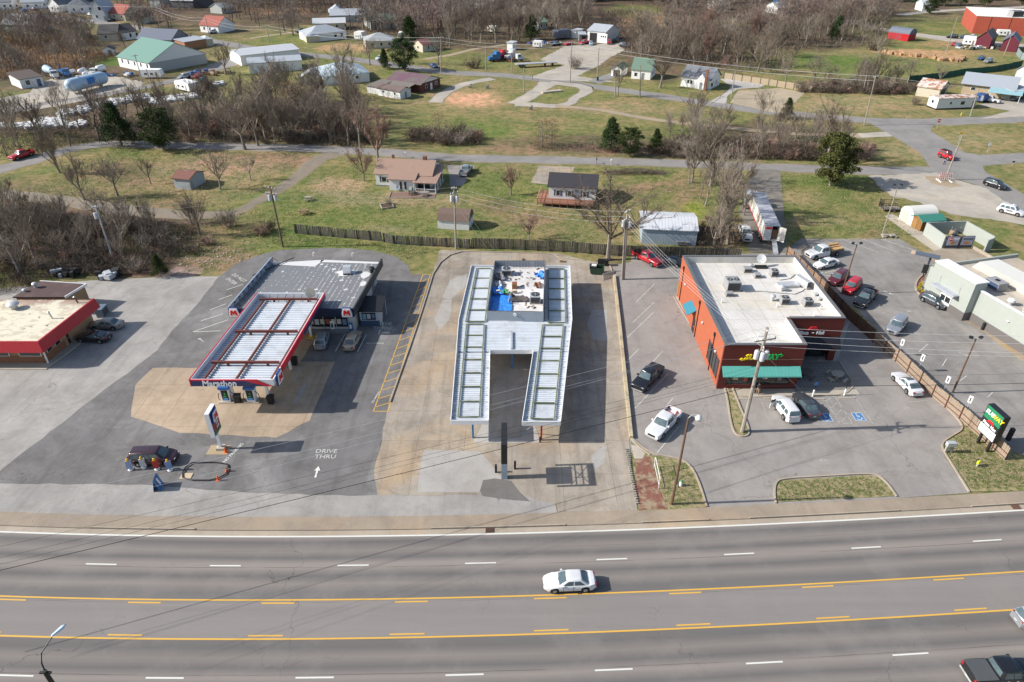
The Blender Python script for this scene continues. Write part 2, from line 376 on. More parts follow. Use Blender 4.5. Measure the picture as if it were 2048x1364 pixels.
def strip(name,pts,width,m,z,px=True,kind=True):
    """ribbon of constant or per-point width along a centre line"""
    P = [at(*p[:2]) if px else Vector((p[0],p[1],0)) for p in pts]
    wd = [(p[2] if len(p) > 2 else width) for p in pts]
    # resample smoothly
    Q = []; Wq = []
    for i in range(len(P) -1):
        p0,p1,p2,p3 = P[max(i -1,0)],P[i],P[i+1],P[min(i+2,len(P) -1)]
        for k in range(6):
            t = k/6
            Q.append(.5*((2*p1)+(p2 -p0)*t+(2*p0 -5*p1+4*p2 -p3)*t*t+(3*p1 -p0 -3*p2+p3)*t ** 3)); Wq.append(wd[i]*(1 -t)+wd[i+1]*t)
    Q.append(P[-1]); Wq.append(wd[-1]); vs = []; fs = []
    for i,q in enumerate(Q):
        d = (Q[min(i+1,len(Q) -1)] -Q[max(i -1,0)]).normalized(); n = Vector((-d.y,d.x,0))
        j = 1+.08*math.sin(i*1.7) if Wq[i] > 2 else 1
        vs += [(q+n*Wq[i]/2*j).to_tuple(),(q -n*Wq[i]/2*j).to_tuple()]
    vs = [(v[0],v[1],z) for v in vs]
    fs = [(2*i+1,2*i+3,2*i+2,2*i) for i in range(len(Q) -1)]
    o = MB().add(vs,fs).build(name,m)
    if kind: o['kind'] = 'structure'
    return o
SHO = pave('dirt_shoulder',(.25,.205,.14),(.18,.16,.09),crack=0,stain=.2,grain=.35,tint=(.3,.26,.2))
_strip = strip
def strip(name,pts,width,m,z,px=True,kind=True):
    if name in ('side_street','upper_street','lane','gravel_lane'): _strip('shoulder',[(p[0],p[1],(p[2] if len(p) > 2 else width)+(1.3 if 'street' in name else .9)) for p in pts],width,SHO,z -.006)
    return _strip(name,pts,width,m,z)
# ---- highway ----
def hwstrip(name,o0,o1,m,z,x0=-400,x1=400,st=4,uv=False):
    n = max(1,int(abs(x1 -x0)/st)); vs = []; fs = []
    for i in range(n+1):
        X = x0+(x1 -x0)*i/n; vs += [(X,hwY(X)+o0,z),(X,hwY(X)+o1,z)]
    fs = [(2*i,2*i+2,2*i+3,2*i+1) for i in range(n)]
    me = bpy.data.meshes.new(name); me.from_pydata(vs,[],fs); me.materials.append(m)
    if uv:
        u = me.uv_layers.new(name='u')
        for l in me.loops:
            i = l.vertex_index // 2; u.data[l.index].uv = ((x0+(x1 -x0)*i/n),o1 if l.vertex_index % 2 else o0)
    o = bpy.data.objects.new(name,me); COL.objects.link(o); o['kind'] = 'structure'; return o
b = NB('highway_asphalt'); uvn = b.n('ShaderNodeUVMap',uv_map='u'); sep = b.n('ShaderNodeSeparateXYZ'); b.l(uvn.outputs[0],sep.inputs[0])
wob = b.math('MULTIPLY',b.math('SUBTRACT',b.noise(.05,3),.5),.5)
v = b.math('ADD',sep.outputs[1],wob)
ramp = b.n('ShaderNodeValToRGB'); el = ramp.color_ramp.elements
b.l(b.ramp(v,-12,8.2),ramp.inputs[0])
DK,LT,CL = (.128,.12,.115),(.235,.21,.188),(.215,.197,.184)
stops = [(-12,LT),(-11.0,LT),(-10.1,DK),(-9.2,k3(LT,.86)),(-8.4,DK),(-7.4,k3(LT,1.02)),(-6.5,DK),(-5.6,k3(LT,.85)),(-4.7,DK),(-3.95,k3(DK,1.1)),(-3.75,CL),(-1.8,CL),(-.2,CL),(.0,k3(DK,1.1)),(.8,k3(DK,1.1)),(1.7,k3(LT,.9)),(2.6,DK),(3.5,k3(LT,1.0)),(4.0,LT),(4.7,DK),(5.5,k3(LT,.9)),(6.6,DK),(7.3,LT)]
while len(el) < len(stops): el.new(.5)
for e,(p,c_) in zip(el,stops): pass
for i,(p,c_) in enumerate(stops): el[i].position = (p+12)/20.2; el[i].color = (*c_,1)
col = ramp.outputs[0]
st_ = b.noise(1,6,.6,vec=b.mapping((.03,.8,1)))
col = b.mix(1.0,col,b.mix(st_,(.82,)*3,(1.18,)*3),'MULTIPLY')
col = b.mix(1.0,col,b.mix(b.noise(14,5,.85),(.78,)*3,(1.22,)*3),'MULTIPLY')
col = b.mix(b.ramp(b.noise(.35,5,.8),.66,.8,0,.4),col,(.05,.048,.046))
for c0_,w0_ in ((3.55,.035),(-7.1,.035),(-.3,.02),(5.5,.02)):
    ln = b.ramp(b.math('ABSOLUTE',b.math('SUBTRACT',b.math('ADD',sep.outputs[1],b.math('MULTIPLY',b.math('SUBTRACT',b.noise(.6,4),.5),.12)),c0_)),w0_*.5,w0_*1.5,.6,0); col = b.mix(b.math('MULTIPLY',ln,b.ramp(b.noise(.12,3),.4,.55)),col,(.06,.055,.05))
vv = b.n('ShaderNodeTexVoronoi',feature='DISTANCE_TO_EDGE'); vv.inputs['Scale'].default_value = .045; wv = b.n('ShaderNodeVectorMath',operation='ADD'); b.l(b.tc.outputs['Object'],wv.inputs[0]); nn_ = b.n('ShaderNodeTexNoise'); nn_.inputs['Scale'].default_value = .3; nn_.inputs['Detail'].default_value = 7; b.l(b.tc.outputs['Object'],nn_.inputs['Vector']); sc_ = b.n('ShaderNodeVectorMath',operation='SCALE'); b.l(nn_.outputs['Color'],sc_.inputs[0]); sc_.inputs['Scale'].default_value = 7; b.l(sc_.outputs[0],wv.inputs[1]); b.l(wv.outputs[0],vv.inputs['Vector'])
col = b.mix(b.math('MULTIPLY',b.ramp(vv.outputs['Distance'],0,.0022,.75,0),b.ramp(b.noise(.06,3),.46,.56)),col,(.05,.045,.04))
col = b.mix(b.ramp(b.noise(.16,8,.7),.5,.62,0,.22),col,(.26,.24,.22))
b.bump(b.noise(30,3),.2,.02)
HWM = b.out(col,.88,0,.25)
hwstrip('highway',-13.2,7.45,HWM,.012,st=2,uv=True)
CONCW = pave('gutter_concrete',(.40,.34,.27),(.33,.285,.225),crack=.5,cs=.3,stain=.25,tint=(.42,.33,.23))
SWM = pave('sidewalk_concrete',(.33,.27,.205),(.27,.225,.175),crack=.5,cs=.2,stain=.3,tint=(.36,.275,.19))
hwstrip('gutter',7.3,8.15,CONCW,.016)
hwstrip('gutter',-14.4,-13.1,CONCW,.016)
hwstrip('sidewalk',8.1,9.85,SWM,.05)
hwstrip('sidewalk',-17,-14.4,SWM,.05)
hwstrip('near_verge',-60,-16.9,MATS.get('x') or grassm('verge_grass',(.13,.14,.045),(.22,.19,.09)),.02)
WL = mat('white_road_paint',(.62,.62,.57),.7,.12,6,c2=(.4,.38,.35),m2=(.6,.8),s2=3)
YL = mat('yellow_road_paint',(.62,.36,.06),.7,.12,6,c2=(.4,.28,.1),m2=(.62,.8),s2=3)
hwstrip('edge_line',7.2,7.38,WL,.024); hwstrip('edge_line',-11.2,-11.02,WL,.024)
hwstrip('yellow_line',-.08,.08,YL,.024); hwstrip('yellow_line',-3.95,-3.79,YL,.024)
def dashes(name,pix,off,m,ln,wd=.14):
    X = [at(*p).x for p in pix]; g = sum(X[i+1] -X[i] for i in range(len(X) -1))/(len(X) -1)
    xs = [X[0] -g*k for k in range(6,0,-1)]+X+[X[-1]+g*k for k in range(1,7)]
    vs = []; fs = []
    for x in xs:
        k = len(vs); vs += [(x,hwY(x)+off -wd/2,.026),(x+ln,hwY(x+ln)+off -wd/2,.026),(x+ln,hwY(x+ln)+off+wd/2,.026),(x,hwY(x)+off+wd/2,.026)]; fs.append((k,k+1,k+2,k+3))
    o = MB().add(vs,fs).build(name,m); o['kind'] = 'structure'
dashes('lane_dashes',[(172,1128),(420,1131),(675,1132),(930,1129),(1193,1120),(1448,1109),(1702,1095),(1945,1082)],3.77,WL,2.95)
dashes('lane_dashes',[(293,1353),(592,1353),(891,1352),(1190,1342),(1492,1328),(1786,1313)],-7.34,WL,3.1)
dashes('turn_lane_dashes',[(258,1202),(524,1204),(790,1203),(1068,1197),(1338,1186),(1602,1170),(1864,1156)],-.33,YL,2.95)
dashes('turn_lane_dashes',[(216,1269),(497,1270),(779,1270),(1068,1265),(1353,1252),(1632,1236),(1908,1220)],-3.55,YL,3.0)
# kerbs where the sidewalk is raised
for x0,x1 in ((190,400),(865,1130),(1283,1418),(1500,1810),(1962,2300),(-400,-60)):
    X0,X1 = at(x0,1040).x,at(x1,1040).x; mb = MB(); n = 12
    for i in range(n):
        a0 = X0+(X1 -X0)*i/n; a1 = X0+(X1 -X0)*(i+1)/n
        p = Vector((a0,hwY(a0)+8.16,.08)); q = Vector((a1,hwY(a1)+8.16,.08)); mb.bar(p,q,.14,.17)
    o = mb.build('kerb',CONCW); o['kind'] = 'structure'
# dark gutter joint
hwstrip('gutter_joint',8.04,8.085,mat('grime',(.1,.085,.07),.9),.056)
# ---- lots ----
LOTG = pave('worn_light_asphalt',(.37,.35,.325),(.27,.258,.24),crack=.7,cs=.05,stain=.6)
LOTD = pave('grey_asphalt',(.195,.188,.183),(.138,.134,.131),crack=.6,cs=.06,stain=.9,tint=(.25,.243,.235),grain=.2)
LOTM = pave('mid_asphalt',(.31,.285,.262),(.25,.232,.215),crack=.8,cs=.07,stain=.45)
TAN = pave('tan_concrete',(.45,.35,.25),(.36,.285,.205),crack=.8,cs=.16,stain=.7,joint=4.2)
TANL = pave('stained_concrete',(.40,.35,.285),(.27,.235,.195),crack=1,cs=.13,stain=1,grain=.24,joint=5.5,tint=(.42,.315,.205))
SWL = pave('pale_patch',(.38,.365,.34),(.33,.31,.285),crack=.9,cs=.35,stain=.3)
DKP = pave('dark_patch',(.17,.16,.15),(.14,.13,.12),crack=.5,stain=.3)
ROADM = pave('town_road_asphalt',(.27,.255,.24),(.22,.21,.2),crack=.5,cs=.06,stain=.3)
GRAV = pave('gravel',(.42,.385,.33),(.34,.31,.265),crack=0,stain=.2,grain=.25,tint=(.48,.42,.34))
DIRT = pave('dirt_track',(.38,.29,.19),(.3,.25,.18),crack=0,stain=.2,grain=.2)
b0 = [(-300,1031)]+[(x,y) for x,y in ((0,1027),(400,1034),(700,1038),(1115,1031),(1278,1025))]
sheet('left_lot',[(-700,1035),(-300,1031),(0,1027),(400,1034),(700,1038),(1116,1031),(1110,1005),(1045,990),(755,970),(700,700),(470,560),(437,553),(350,553),(200,560),(-300,600),(-700,640)],LOTG,.016)
sheet('gas_station_lot',[(436,555),(470,528),(520,510),(560,500),(650,496),(700,497),(745,501),(790,513),(815,530),(823,549),(866,549),(775,825),(765,872),(748,940),(755,990),(700,992),(490,985),(360,975),(280,969),(0,967),(-200,966),(-200,1010),(-60,985),(0,942),(175,806),(270,735),(315,700),(345,660),(400,603)],LOTD,.024)
sheet('forecourt_slab',[(306,736),(400,736),(480,668),(640,664),(600,724),(671,724),(620,841),(552,876),(480,872),(359,866),(262,834),(266,800),(271,770)],TAN,.032)
sheet('center_lot',[(880,500),(900,500),(1000,503),(1110,506),(1168,520),(1229,530),(1228,552),(1240,660),(1250,760),(1258,872),(1262,930),(1275,1026),(1116,1032),(1114,1010),(1045,990),(965,990),(836,991),(755,991),(748,940),(765,872),(778,800),(838,640)],TANL,.028)
sheet('pale_patch',[(848,901),(958,902),(980,925),(1003,958),(968,962),(958,985),(836,985),(840,945)],SWL,.036)
sheet('asphalt_patch',[(966,961),(990,957),(1022,962),(1040,985),(1060,1003),(965,992),(960,982)],DKP,.037)
sheet('concrete_patch',[(1185,620),(1214,620),(1214,681),(1186,681),(1174,645)],SWL,.036)
sheet('concrete_patch',[(1183,912),(1206,893),(1211,893),(1210,925),(1193,938),(1184,930)],SWL,.036)
sheet('concrete_patch',[(884,595),(900,560),(935,548),(930,575),(900,600)],SWL,.036)
sheet('concrete_patch',[(868,640),(885,600),(905,600),(898,640),(880,660)],SWL,.036)
sheet('drive_slab',[(985,700),(1066,700),(1042,868),(1042,875),(984,876)],pave('oily_concrete',(.46,.40,.33),(.34,.3,.255),crack=.6,stain=.7),.037)
sheet('front_slab',[(966,845),(985,845),(984,876),(1043,876),(1046,845),(1068,845),(1081,886),(946,886)],pave('pale_slab',(.42,.40,.37),(.37,.35,.33),crack=.2,stain=.2),.044)
sheet('subway_lot',[(1229,530),(1262,524),(1262,505),(1390,510),(1600,505),(1700,610),(1770,690),(1850,775),(1905,828),(1920,845),(1925,858),(1888,880),(1882,895),(1890,915),(1940,986),(1790,997),(1548,1009),(1413,1016),(1390,960),(1340,930),(1262,905),(1258,872),(1250,760),(1240,660),(1228,552)],LOTM,.03)
sheet('drive_through_lot',[(1575,500),(1602,477),(1640,478),(1800,478),(1855,512),(1910,545),(2048,640),(2400,800),(2400,1000),(2060,915),(2018,905),(1895,790),(1740,655),(1640,580)],pave('mottled_asphalt',(.30,.28,.258),(.2,.19,.178),crack=.5,cs=.1,stain=.6),.035)
sheet('stained_apron',[(1850,505),(1895,495),(1960,500),(2048,560),(2500,760),(2500,830),(2040,720),(1960,660),(1905,630),(1900,560)],pave('stained_apron',(.36,.31,.245),(.27,.225,.17),crack=.4,stain=.8,tint=(.36,.26,.15)),.038)
sheet('concrete_walk',[(1768,432),(1785,428),(1835,455),(1860,480),(1900,500),(1872,505),(1838,482)],CONC,.036)
# far roads
strip('side_street',[(-400,420,7),(-60,352,6),(60,322,5.5),(130,300,5),(215,288,5),(330,290,5),(500,294,5.2),(620,297,5.2),(760,304,5),(900,315,5),(1100,320,5),(1300,325,5),(1500,333,5),(1700,340,5.2),(1900,343,6)],5,ROADM,.02)
strip('upper_street',[(-200,10,7),(0,27,7),(120,35,7),(270,55,7),(400,78,7),(500,96,7),(600,108,6.5),(700,118,6.5),(800,132,6.5),(900,145,6.5),(1000,150,6),(1100,161,6),(1250,182,6),(1400,204,6),(1500,219,6),(1600,229,6),(1750,242,6),(1850,244,6.5),(1950,241,6.5),(2048,236,7),(2300,222,7)],6,ROADM,.022)
sheet('cross_street',[(1735,240),(1790,236),(1868,246),(1862,262),(1930,305),(1960,310),(2060,305),(2300,300),(2300,322),(2048,325),(1965,332),(1972,345),(2060,395),(2300,480),(2300,560),(2048,428),(1960,372),(1880,348),(1860,335),(1840,305),(1790,275),(1745,250)],ROADM,.026)
sheet('gravel_lot',[(1735,352),(1790,350),(1870,345),(1890,352),(1960,372),(2048,425),(2300,560),(2300,520),(2048,450),(1980,438),(1900,428),(1840,405),(1780,392),(1760,375)],GRAV,.03)
sheet('dirt_patch',[(1850,352),(1900,356),(1925,372),(1900,376),(1862,366)],DIRT,.036)
strip('lane',[(1700,272,3.5),(1640,274,3.5),(1780,268,4),(1800,262,4)][0:1]+[(1780,268,4)],3,GRAV,.018)
strip('gravel_lane',[(1030,208,5),(1060,192,5),(1085,175,5),(1100,165,8)],5,GRAV,.024)
strip('gravel_lane',[(1100,165,5),(1160,172,5),(1172,183,4),(1150,196,3),(1140,206,3),(1110,212,4),(1060,209,5),(1030,208,5)],4,GRAV,.028)
strip('gravel_lane',[(1110,212,3),(1200,220,2.5),(1300,238,2.5),(1450,255,2.5),(1600,268,2.5),(1720,272,3)],3,DIRT,.032)
strip('gravel_lane',[(870,205,4),(890,186,4),(930,168,4),(985,157,4)],3,GRAV,.024)
strip('gravel_lane',[(690,302,5),(640,318,4),(600,350,3),(560,378,2.6),(510,405,2.2),(470,425,2.2),(400,430,3.2),(300,425,4),(200,412,4),(100,398,4),(0,388,4)],3,pave('farm_track',(.25,.21,.16),(.2,.17,.13),crack=0,stain=.3,grain=.2),.018)
sheet('garage_yard',[(1080,120),(1130,92),(1170,90),(1240,86),(1250,100),(1215,118),(1200,130),(1155,152),(1240,165),(1100,160),(1060,155),(1130,130)],GRAV,.03)
sheet('propane_yard',[(60,185),(70,168),(130,150),(230,152),(290,165),(275,178),(180,200),(60,222),(-100,235),(-100,215)],GRAV,.03)
strip('lane',[(-200,240,4),(0,225,4),(100,205,4),(200,190,4),(300,172,4.5),(370,155,5),(430,135,9),(480,118,12),(520,100,6)],4,ROADM,.034)
strip('driveway',[(1660,92,5),(1800,75,7),(1860,50,6)][:0]+[(1800,30,6),(1850,24,6),(1950,18,7),(2100,12,7)],6,GRAV,.02)
strip('driveway',[(1700,40,8),(1770,60,7),(1900,78,14),(2048,92,10)],6,GRAV,.02)
strip('driveway',[(500,77,3),(560,68,3),(640,60,3)],3,DIRT,.026)
strip('driveway',[(850,118,3),(900,110,3),(950,98,3),(1010,90,3)],3,DIRT,.026)
sheet('driveway',[(1420,203),(1455,183),(1462,172),(1440,158),(1480,157),(1540,165),(1520,175),(1475,178),(1455,192),(1452,208)],pave('pale_drive',(.45,.43,.4),crack=.2,stain=.1),.036)
sheet('driveway',[(1460,206),(1475,182),(1560,176),(1610,185),(1580,215),(1560,228)],pave('bare_yard',(.42,.35,.25),crack=0,stain=.1),.03)
sheet('driveway',[(1062,366),(1078,332),(1150,334),(1130,372)],TANL,.036)
sheet('driveway',[(895,330),(950,332),(925,372),(900,372)],LOTM,.03)
sheet('driveway',[(1505,338),(1560,340),(1575,505),(1500,505),(1478,420)],pave('old_drive',(.23,.21,.18),crack=.8,stain=.4),.024)
sheet('driveway',[(1175,162),(1232,142),(1240,150),(1200,168)],ROADM,.034)
sheet('driveway',[(1955,210),(2060,190),(2060,232),(1960,238),(2020,222)],GRAV,.034)
# kerbs and islands
def kerbline(pts,w=.18,h=.15,name='kerb',closed=False,z=.03):
    P = [at(*p) for p in pts]; mb = MB()
    if closed: P.append(P[0])
    for _ in range(2):
        Q = [P[0]]
        for i in range(len(P) -1): Q += [P[i]*.75+P[i+1]*.25,P[i]*.25+P[i+1]*.75]
        P = Q+[P[-1]]
    vs = []; N = len(P)
    for i,p in enumerate(P):
        d = (P[min(i+1,N -1)] -P[max(i -1,0)]); d.normalize(); n = Vector((-d.y,d.x,0))*w/2
        vs += [(p.x+n.x,p.y+n.y,z),(p.x+n.x,p.y+n.y,z+h),(p.x -n.x,p.y -n.y,z+h),(p.x -n.x,p.y -n.y,z)]
    fs = [(4*i+a,4*i+4+a,4*i+4+(a+1) % 4,4*i+(a+1) % 4) for i in range(N -1) for a in range(3)]+[(0,1,2,3),tuple(4*(N -1)+k for k in (3,2,1,0))]
    o = mb.add(vs,fs).build(name,CONCW); o['kind'] = 'structure'; return o
VG = grassm('verge_tan_grass',(.32,.26,.15),(.11,.14,.04))
MULCH = mat('red_mulch',(.2,.085,.06),.95,.6,5,c2=(.3,.23,.15),m2=(.47,.58),s2=.8,bump=.5)
A_ = [(1264,878),(1300,908),(1340,915),(1365,920),(1383,935),(1398,965),(1413,1014)]
kerbline(A_[0:] )
sheet('grass_island',[(1262,885),(1300,910),(1340,917),(1365,922),(1382,937),(1396,965),(1411,1015),(1278,1023),(1268,960)],VG,.06)
sheet('mulch_bed',[(1267,915),(1300,914),(1310,945),(1318,975),(1330,1005),(1336,1019),(1279,1022),(1270,960)],MULCH,.07)
sheet('mulch_bed',[(1262,890),(1275,893),(1290,908),(1285,918),(1268,918)],CONC,.074)
kerbline([(1551,1007),(1548,985),(1551,965),(1565,958),(1650,953),(1735,948),(1757,952),(1775,968),(1793,994)])
sheet('grass_island',[(1553,1005),(1550,985),(1553,968),(1566,961),(1650,956),(1735,951),(1756,955),(1773,970),(1790,993)],VG,.06)
kerbline([(1938,985),(1910,940),(1884,900),(1884,885),(1905,872),(1925,860),(1922,846),(1890,812),(1850,775),(1800,722),(1757,678),(1700,617),(1693,610)])
sheet('grass_verge',[(1940,984),(1912,940),(1886,900),(1886,888),(1905,875),(1927,862),(1926,848),(1902,822),(1757,679),(1700,617),(1706,612),(1800,705),(1900,795),(2020,900),(2060,918),(2400,985),(2400,962),(2048,982)],VG,.055)
kerbline([(1447,768),(1455,800),(1460,840),(1468,868),(1483,875),(1498,871),(1497,855),(1478,810),(1463,772)])
sheet('grass_island',[(1450,770),(1457,800),(1462,840),(1470,865),(1483,872),(1494,868),(1494,855),(1476,812),(1460,772)],VG,.06)
# walk round the brick shop
sheet('shop_walk',[(1449,780),(1453,766),(1350,596),(1354,592),(1470,770),(1600,765),(1700,640),(1675,722),(1720,790),(1580,793),(1462,797)],CONC,.045)
sheet('shop_walk',[(1580,770),(1600,725),(1676,722),(1712,779),(1590,784)],pave('stamped_grey_concrete',(.26,.245,.22),crack=0,joint=.6,stain=.2),.052)
kerbline([(1347,594),(1400,682),(1450,768),(1462,796),(1590,792),(1722,790),(1675,718)],.16,.12,z=.0)
# low retaining kerb wall between the two lots
mb = MB()
P = [at(*p) for p in ((1228,553),(1240,660),(1250,760),(1262,878))]
for i in range(3): mb.bar(P[i]+Vector((0,0,.2)),P[i+1]+Vector((0,0,.2)),.42,.5)
tag(mb.build('retaining_wall',mat('cream_concrete',(.46,.38,.25),.85,.12,c2=(.3,.25,.18))),'low cream concrete retaining wall between the middle lot and the brick shop lot','wall')
kerbline([(780,805),(838,642),(880,503),(1000,505),(1110,508),(1115,516),(1170,522)],.16,.16)
kerbline([(1216,528),(1222,536),(1228,553)],.16,.16)
kerbline([(1262,878),(1275,893),(1300,911)],.14,.14)
kerbline([(2048,562),(1990,522),(1945,497)][::-1],.3,.5)
# painted markings
def line(name,p,q,w,m,z=.05):
    P_,Q_ = at(*p),at(*q); d = (Q_ -P_).normalized(); n = Vector((-d.y,d.x,0))*w/2
    return MB().add([(P_+n).to_tuple()[:2]+(z,),(Q_+n).to_tuple()[:2]+(z,),(Q_ -n).to_tuple()[:2]+(z,),(P_ -n).to_tuple()[:2]+(z,)],[(0,1,2,3)])
def lines(name,segs,w,m,z=.05):
    mb = MB()
    for p,q in segs: l = line(name,p,q,w,m,z); mb.add(l.v,l.f)
    o = mb.build(name,m); o['kind'] = 'structure'; return o
WL2 = mat('worn_white_paint',(.55,.55,.5),.8,.15,5,c2=(.25,.24,.22),m2=(.5,.62),s2=4)
WL3 = mat('faded_white_paint',(.42,.42,.4),.8,.15,5,c2=(.22,.215,.2),m2=(.45,.6),s2=4)
YL2 = mat('yellow_kerb_paint',(.55,.36,.06),.8,.15,6,c2=(.3,.25,.12),m2=(.55,.7),s2=3)
hs = [((846,549),(747,823)),((861,549),(776,823)),((747,823),(776,823))]
for i in range(17):
    t = i/16.5; hs.append(((746.5+99*(1 -t) -4*0,823 -274*(1 -t)),(776+85*(1 -max(0,t -.035)),823 -274*(1 -max(0,t -.035)))))
hs = [(p,q) for p,q in hs]
lines('yellow_hatching',hs,.11,YL,.036)
lines('parking_lines',[((453,580),(486,569)),((437,600),(464,590)),((420,620),(452,608)),((402,642),(446,628)),((386,664),(456,640)),((386,664),(440,662))],.11,WL,.036)
lines('parking_lines',[((690,668),(671,703)),((733,669),(715,704))],.11,WL,.044)
lines('parking_lines',[((1309,568),(1272,605)),((1308,605),(1266,645)),((1307,625),(1255,675)),((1325,703),(1302,727)),((1278,700),(1252,724))][:3]+[((1325,703),(1303,727)),((1277,699),(1252,724)),((1336,748),(1270,817)),((1346,797),(1334,810)),((1358,853),(1314,906))],.1,WL2,.04)
lines('parking_lines',[((1518,793),(1531,823)),((1644,791),(1680,848)),((1668,791),(1705,848)),((1680,848),(1704,848)),((1706,790),(1746,848)),((1816,805),(1857,801))]+
      [((1652,803),(1668,791)),((1661,817),(1676,804)),((1671,831),(1686,817)),((1680,847),(1695,832)),((1627,849),(1680,849))],.1,WL3,.042)
lines('parking_lines',[((1645,479),(1715,505)),((1686,479),(1757,505)),((1725,479),(1796,505)),((1765,479),(1836,503)),((1636,548),(1665,553)),((1640,545),(1672,548)),((1654,561),(1680,541))]+
      [((1636,548),(1672,541)),((1700,560),(1710,552)),((1747,620),(1760,609)),((1780,643),(1790,633)),((1884,733),(1893,718)),((1920,762),(1933,752)),((1838,704),(1856,688)),((1975,795),(1985,785))],.1,WL2,.04)
lines('oil_spots',[],.1,WL2) if 0 else None
lines('forecourt_strip',[((592,805),(611,767)),((588,763),(600,733))],.5,SWL,.037)
def decal(name,pxs,m,z): return sheet(name,pxs,m,z)
WL4 = mat('lettering_paint',(.48,.48,.45),.8,.15,5,c2=(.3,.29,.27),m2=(.52,.64),s2=5)
def ground_text(txt,p,size,rz,m,z=.046,sx=1):
    me = text_mesh(txt,size,0,0,.01); me.materials.clear(); me.materials.append(m)
    o = bpy.data.objects.new('road_lettering',me); COL.objects.link(o); q = at(*p); o.location = (q.x,q.y,z); o.rotation_euler = (0,0,rz); o.scale = (sx,1,1); o['kind'] = 'structure'
def arrow(p,rz,s,m,z=.046):
    q = at(*p); mb = MB(); mb.M = Matrix.Translation((q.x,q.y,z)) @ Matrix.Rotation(rz,4,'Z') @ Matrix.Scale(s,4)
    mb.add([(-.12,-1,0),(.12,-1,0),(.12,.2,0),(.38,.2,0),(0,1,0),(-.38,.2,0),(-.12,.2,0)],[(0,1,2,6),(5,3,4)])
    mb.build('road_arrow',m)['kind'] = 'structure'
ground_text('DRIVE',(653,903),.92,0,WL4); ground_text('THRU',(651,914),.92,0,WL4); arrow((634,944),.04,.9,WL)
ground_text('DRIVE',(765,648),1.05,-.05,WL2); ground_text('THRU',(764,656.5),1.05,-.05,WL2); arrow((759,664),-.02,.75,WL2)
ground_text('NO PARKING',(750,687),.42,-.02,WL2); ground_text('NO PARKING',(467,906),.55,1.25,WL); ground_text('NO PARKING',(752,795),.4,1.35,WL2)
ground_text('DO NOT',(478,556),1.0,-.75,WL2); ground_text('ENTER',(463,563),1.0,-.75,WL2)
arrow((1777,586),-2.4,.8,WL2); arrow((1813,621),-2.4,.8,WL3); arrow((1930,710),-2.4,.8,WL3); arrow((1303,549),1.4,.5,WL3); arrow((402,680),.9,.8,WL3); arrow((1645,921),1.6,.5,WL3)
BLUE = mat('blue_marking',(.07,.2,.42),.8,.15)
def wheelchair(p):
    q = at(*p); B = lambda mb,a,c,w,z: mb.bar((a[0],a[1],z),(c[0],c[1],z),w,.002)
    mb = MB(); mb.M = Matrix.Translation((q.x,q.y,0)); mb.add([(-.62,-.75,.05),(.62,-.75,.05),(.62,.75,.05),(-.62,.75,.05)],[(0,1,2,3)])
    o = mb.build('parking_symbol_panel',BLUE); o['kind'] = 'structure'
    m2 = MB(); m2.M = mb.M
    for k in range(9):
        a0 = -2.6+k*.42; a1 = a0+.42
        B(m2,(-.08+.33*math.cos(a0),-.25+.33*math.sin(a0)),(-.08+.33*math.cos(a1),-.25+.33*math.sin(a1)),.09,.058)
    for a_,c_ in (((-.1,.4),(-.1,-.05)),((-.1,.15),(.15,.15)),((-.1,-.05),(.22,-.05)),((.22,-.05),(.35,-.4))): B(m2,a_,c_,.1,.058)
    B(m2,(-.1,.45),(-.1,.6),.15,.058)
    for e in ((-.62,-.75,.62,-.75),(.62,-.75,.62,.75),(.62,.75,-.62,.75),(-.62,.75,-.62,-.75)): B(m2,e[:2],e[2:],.06,.056)
    m2.build('parking_symbol',WL)['kind'] = 'structure'
wheelchair((1652,835.5)); wheelchair((1717,834))
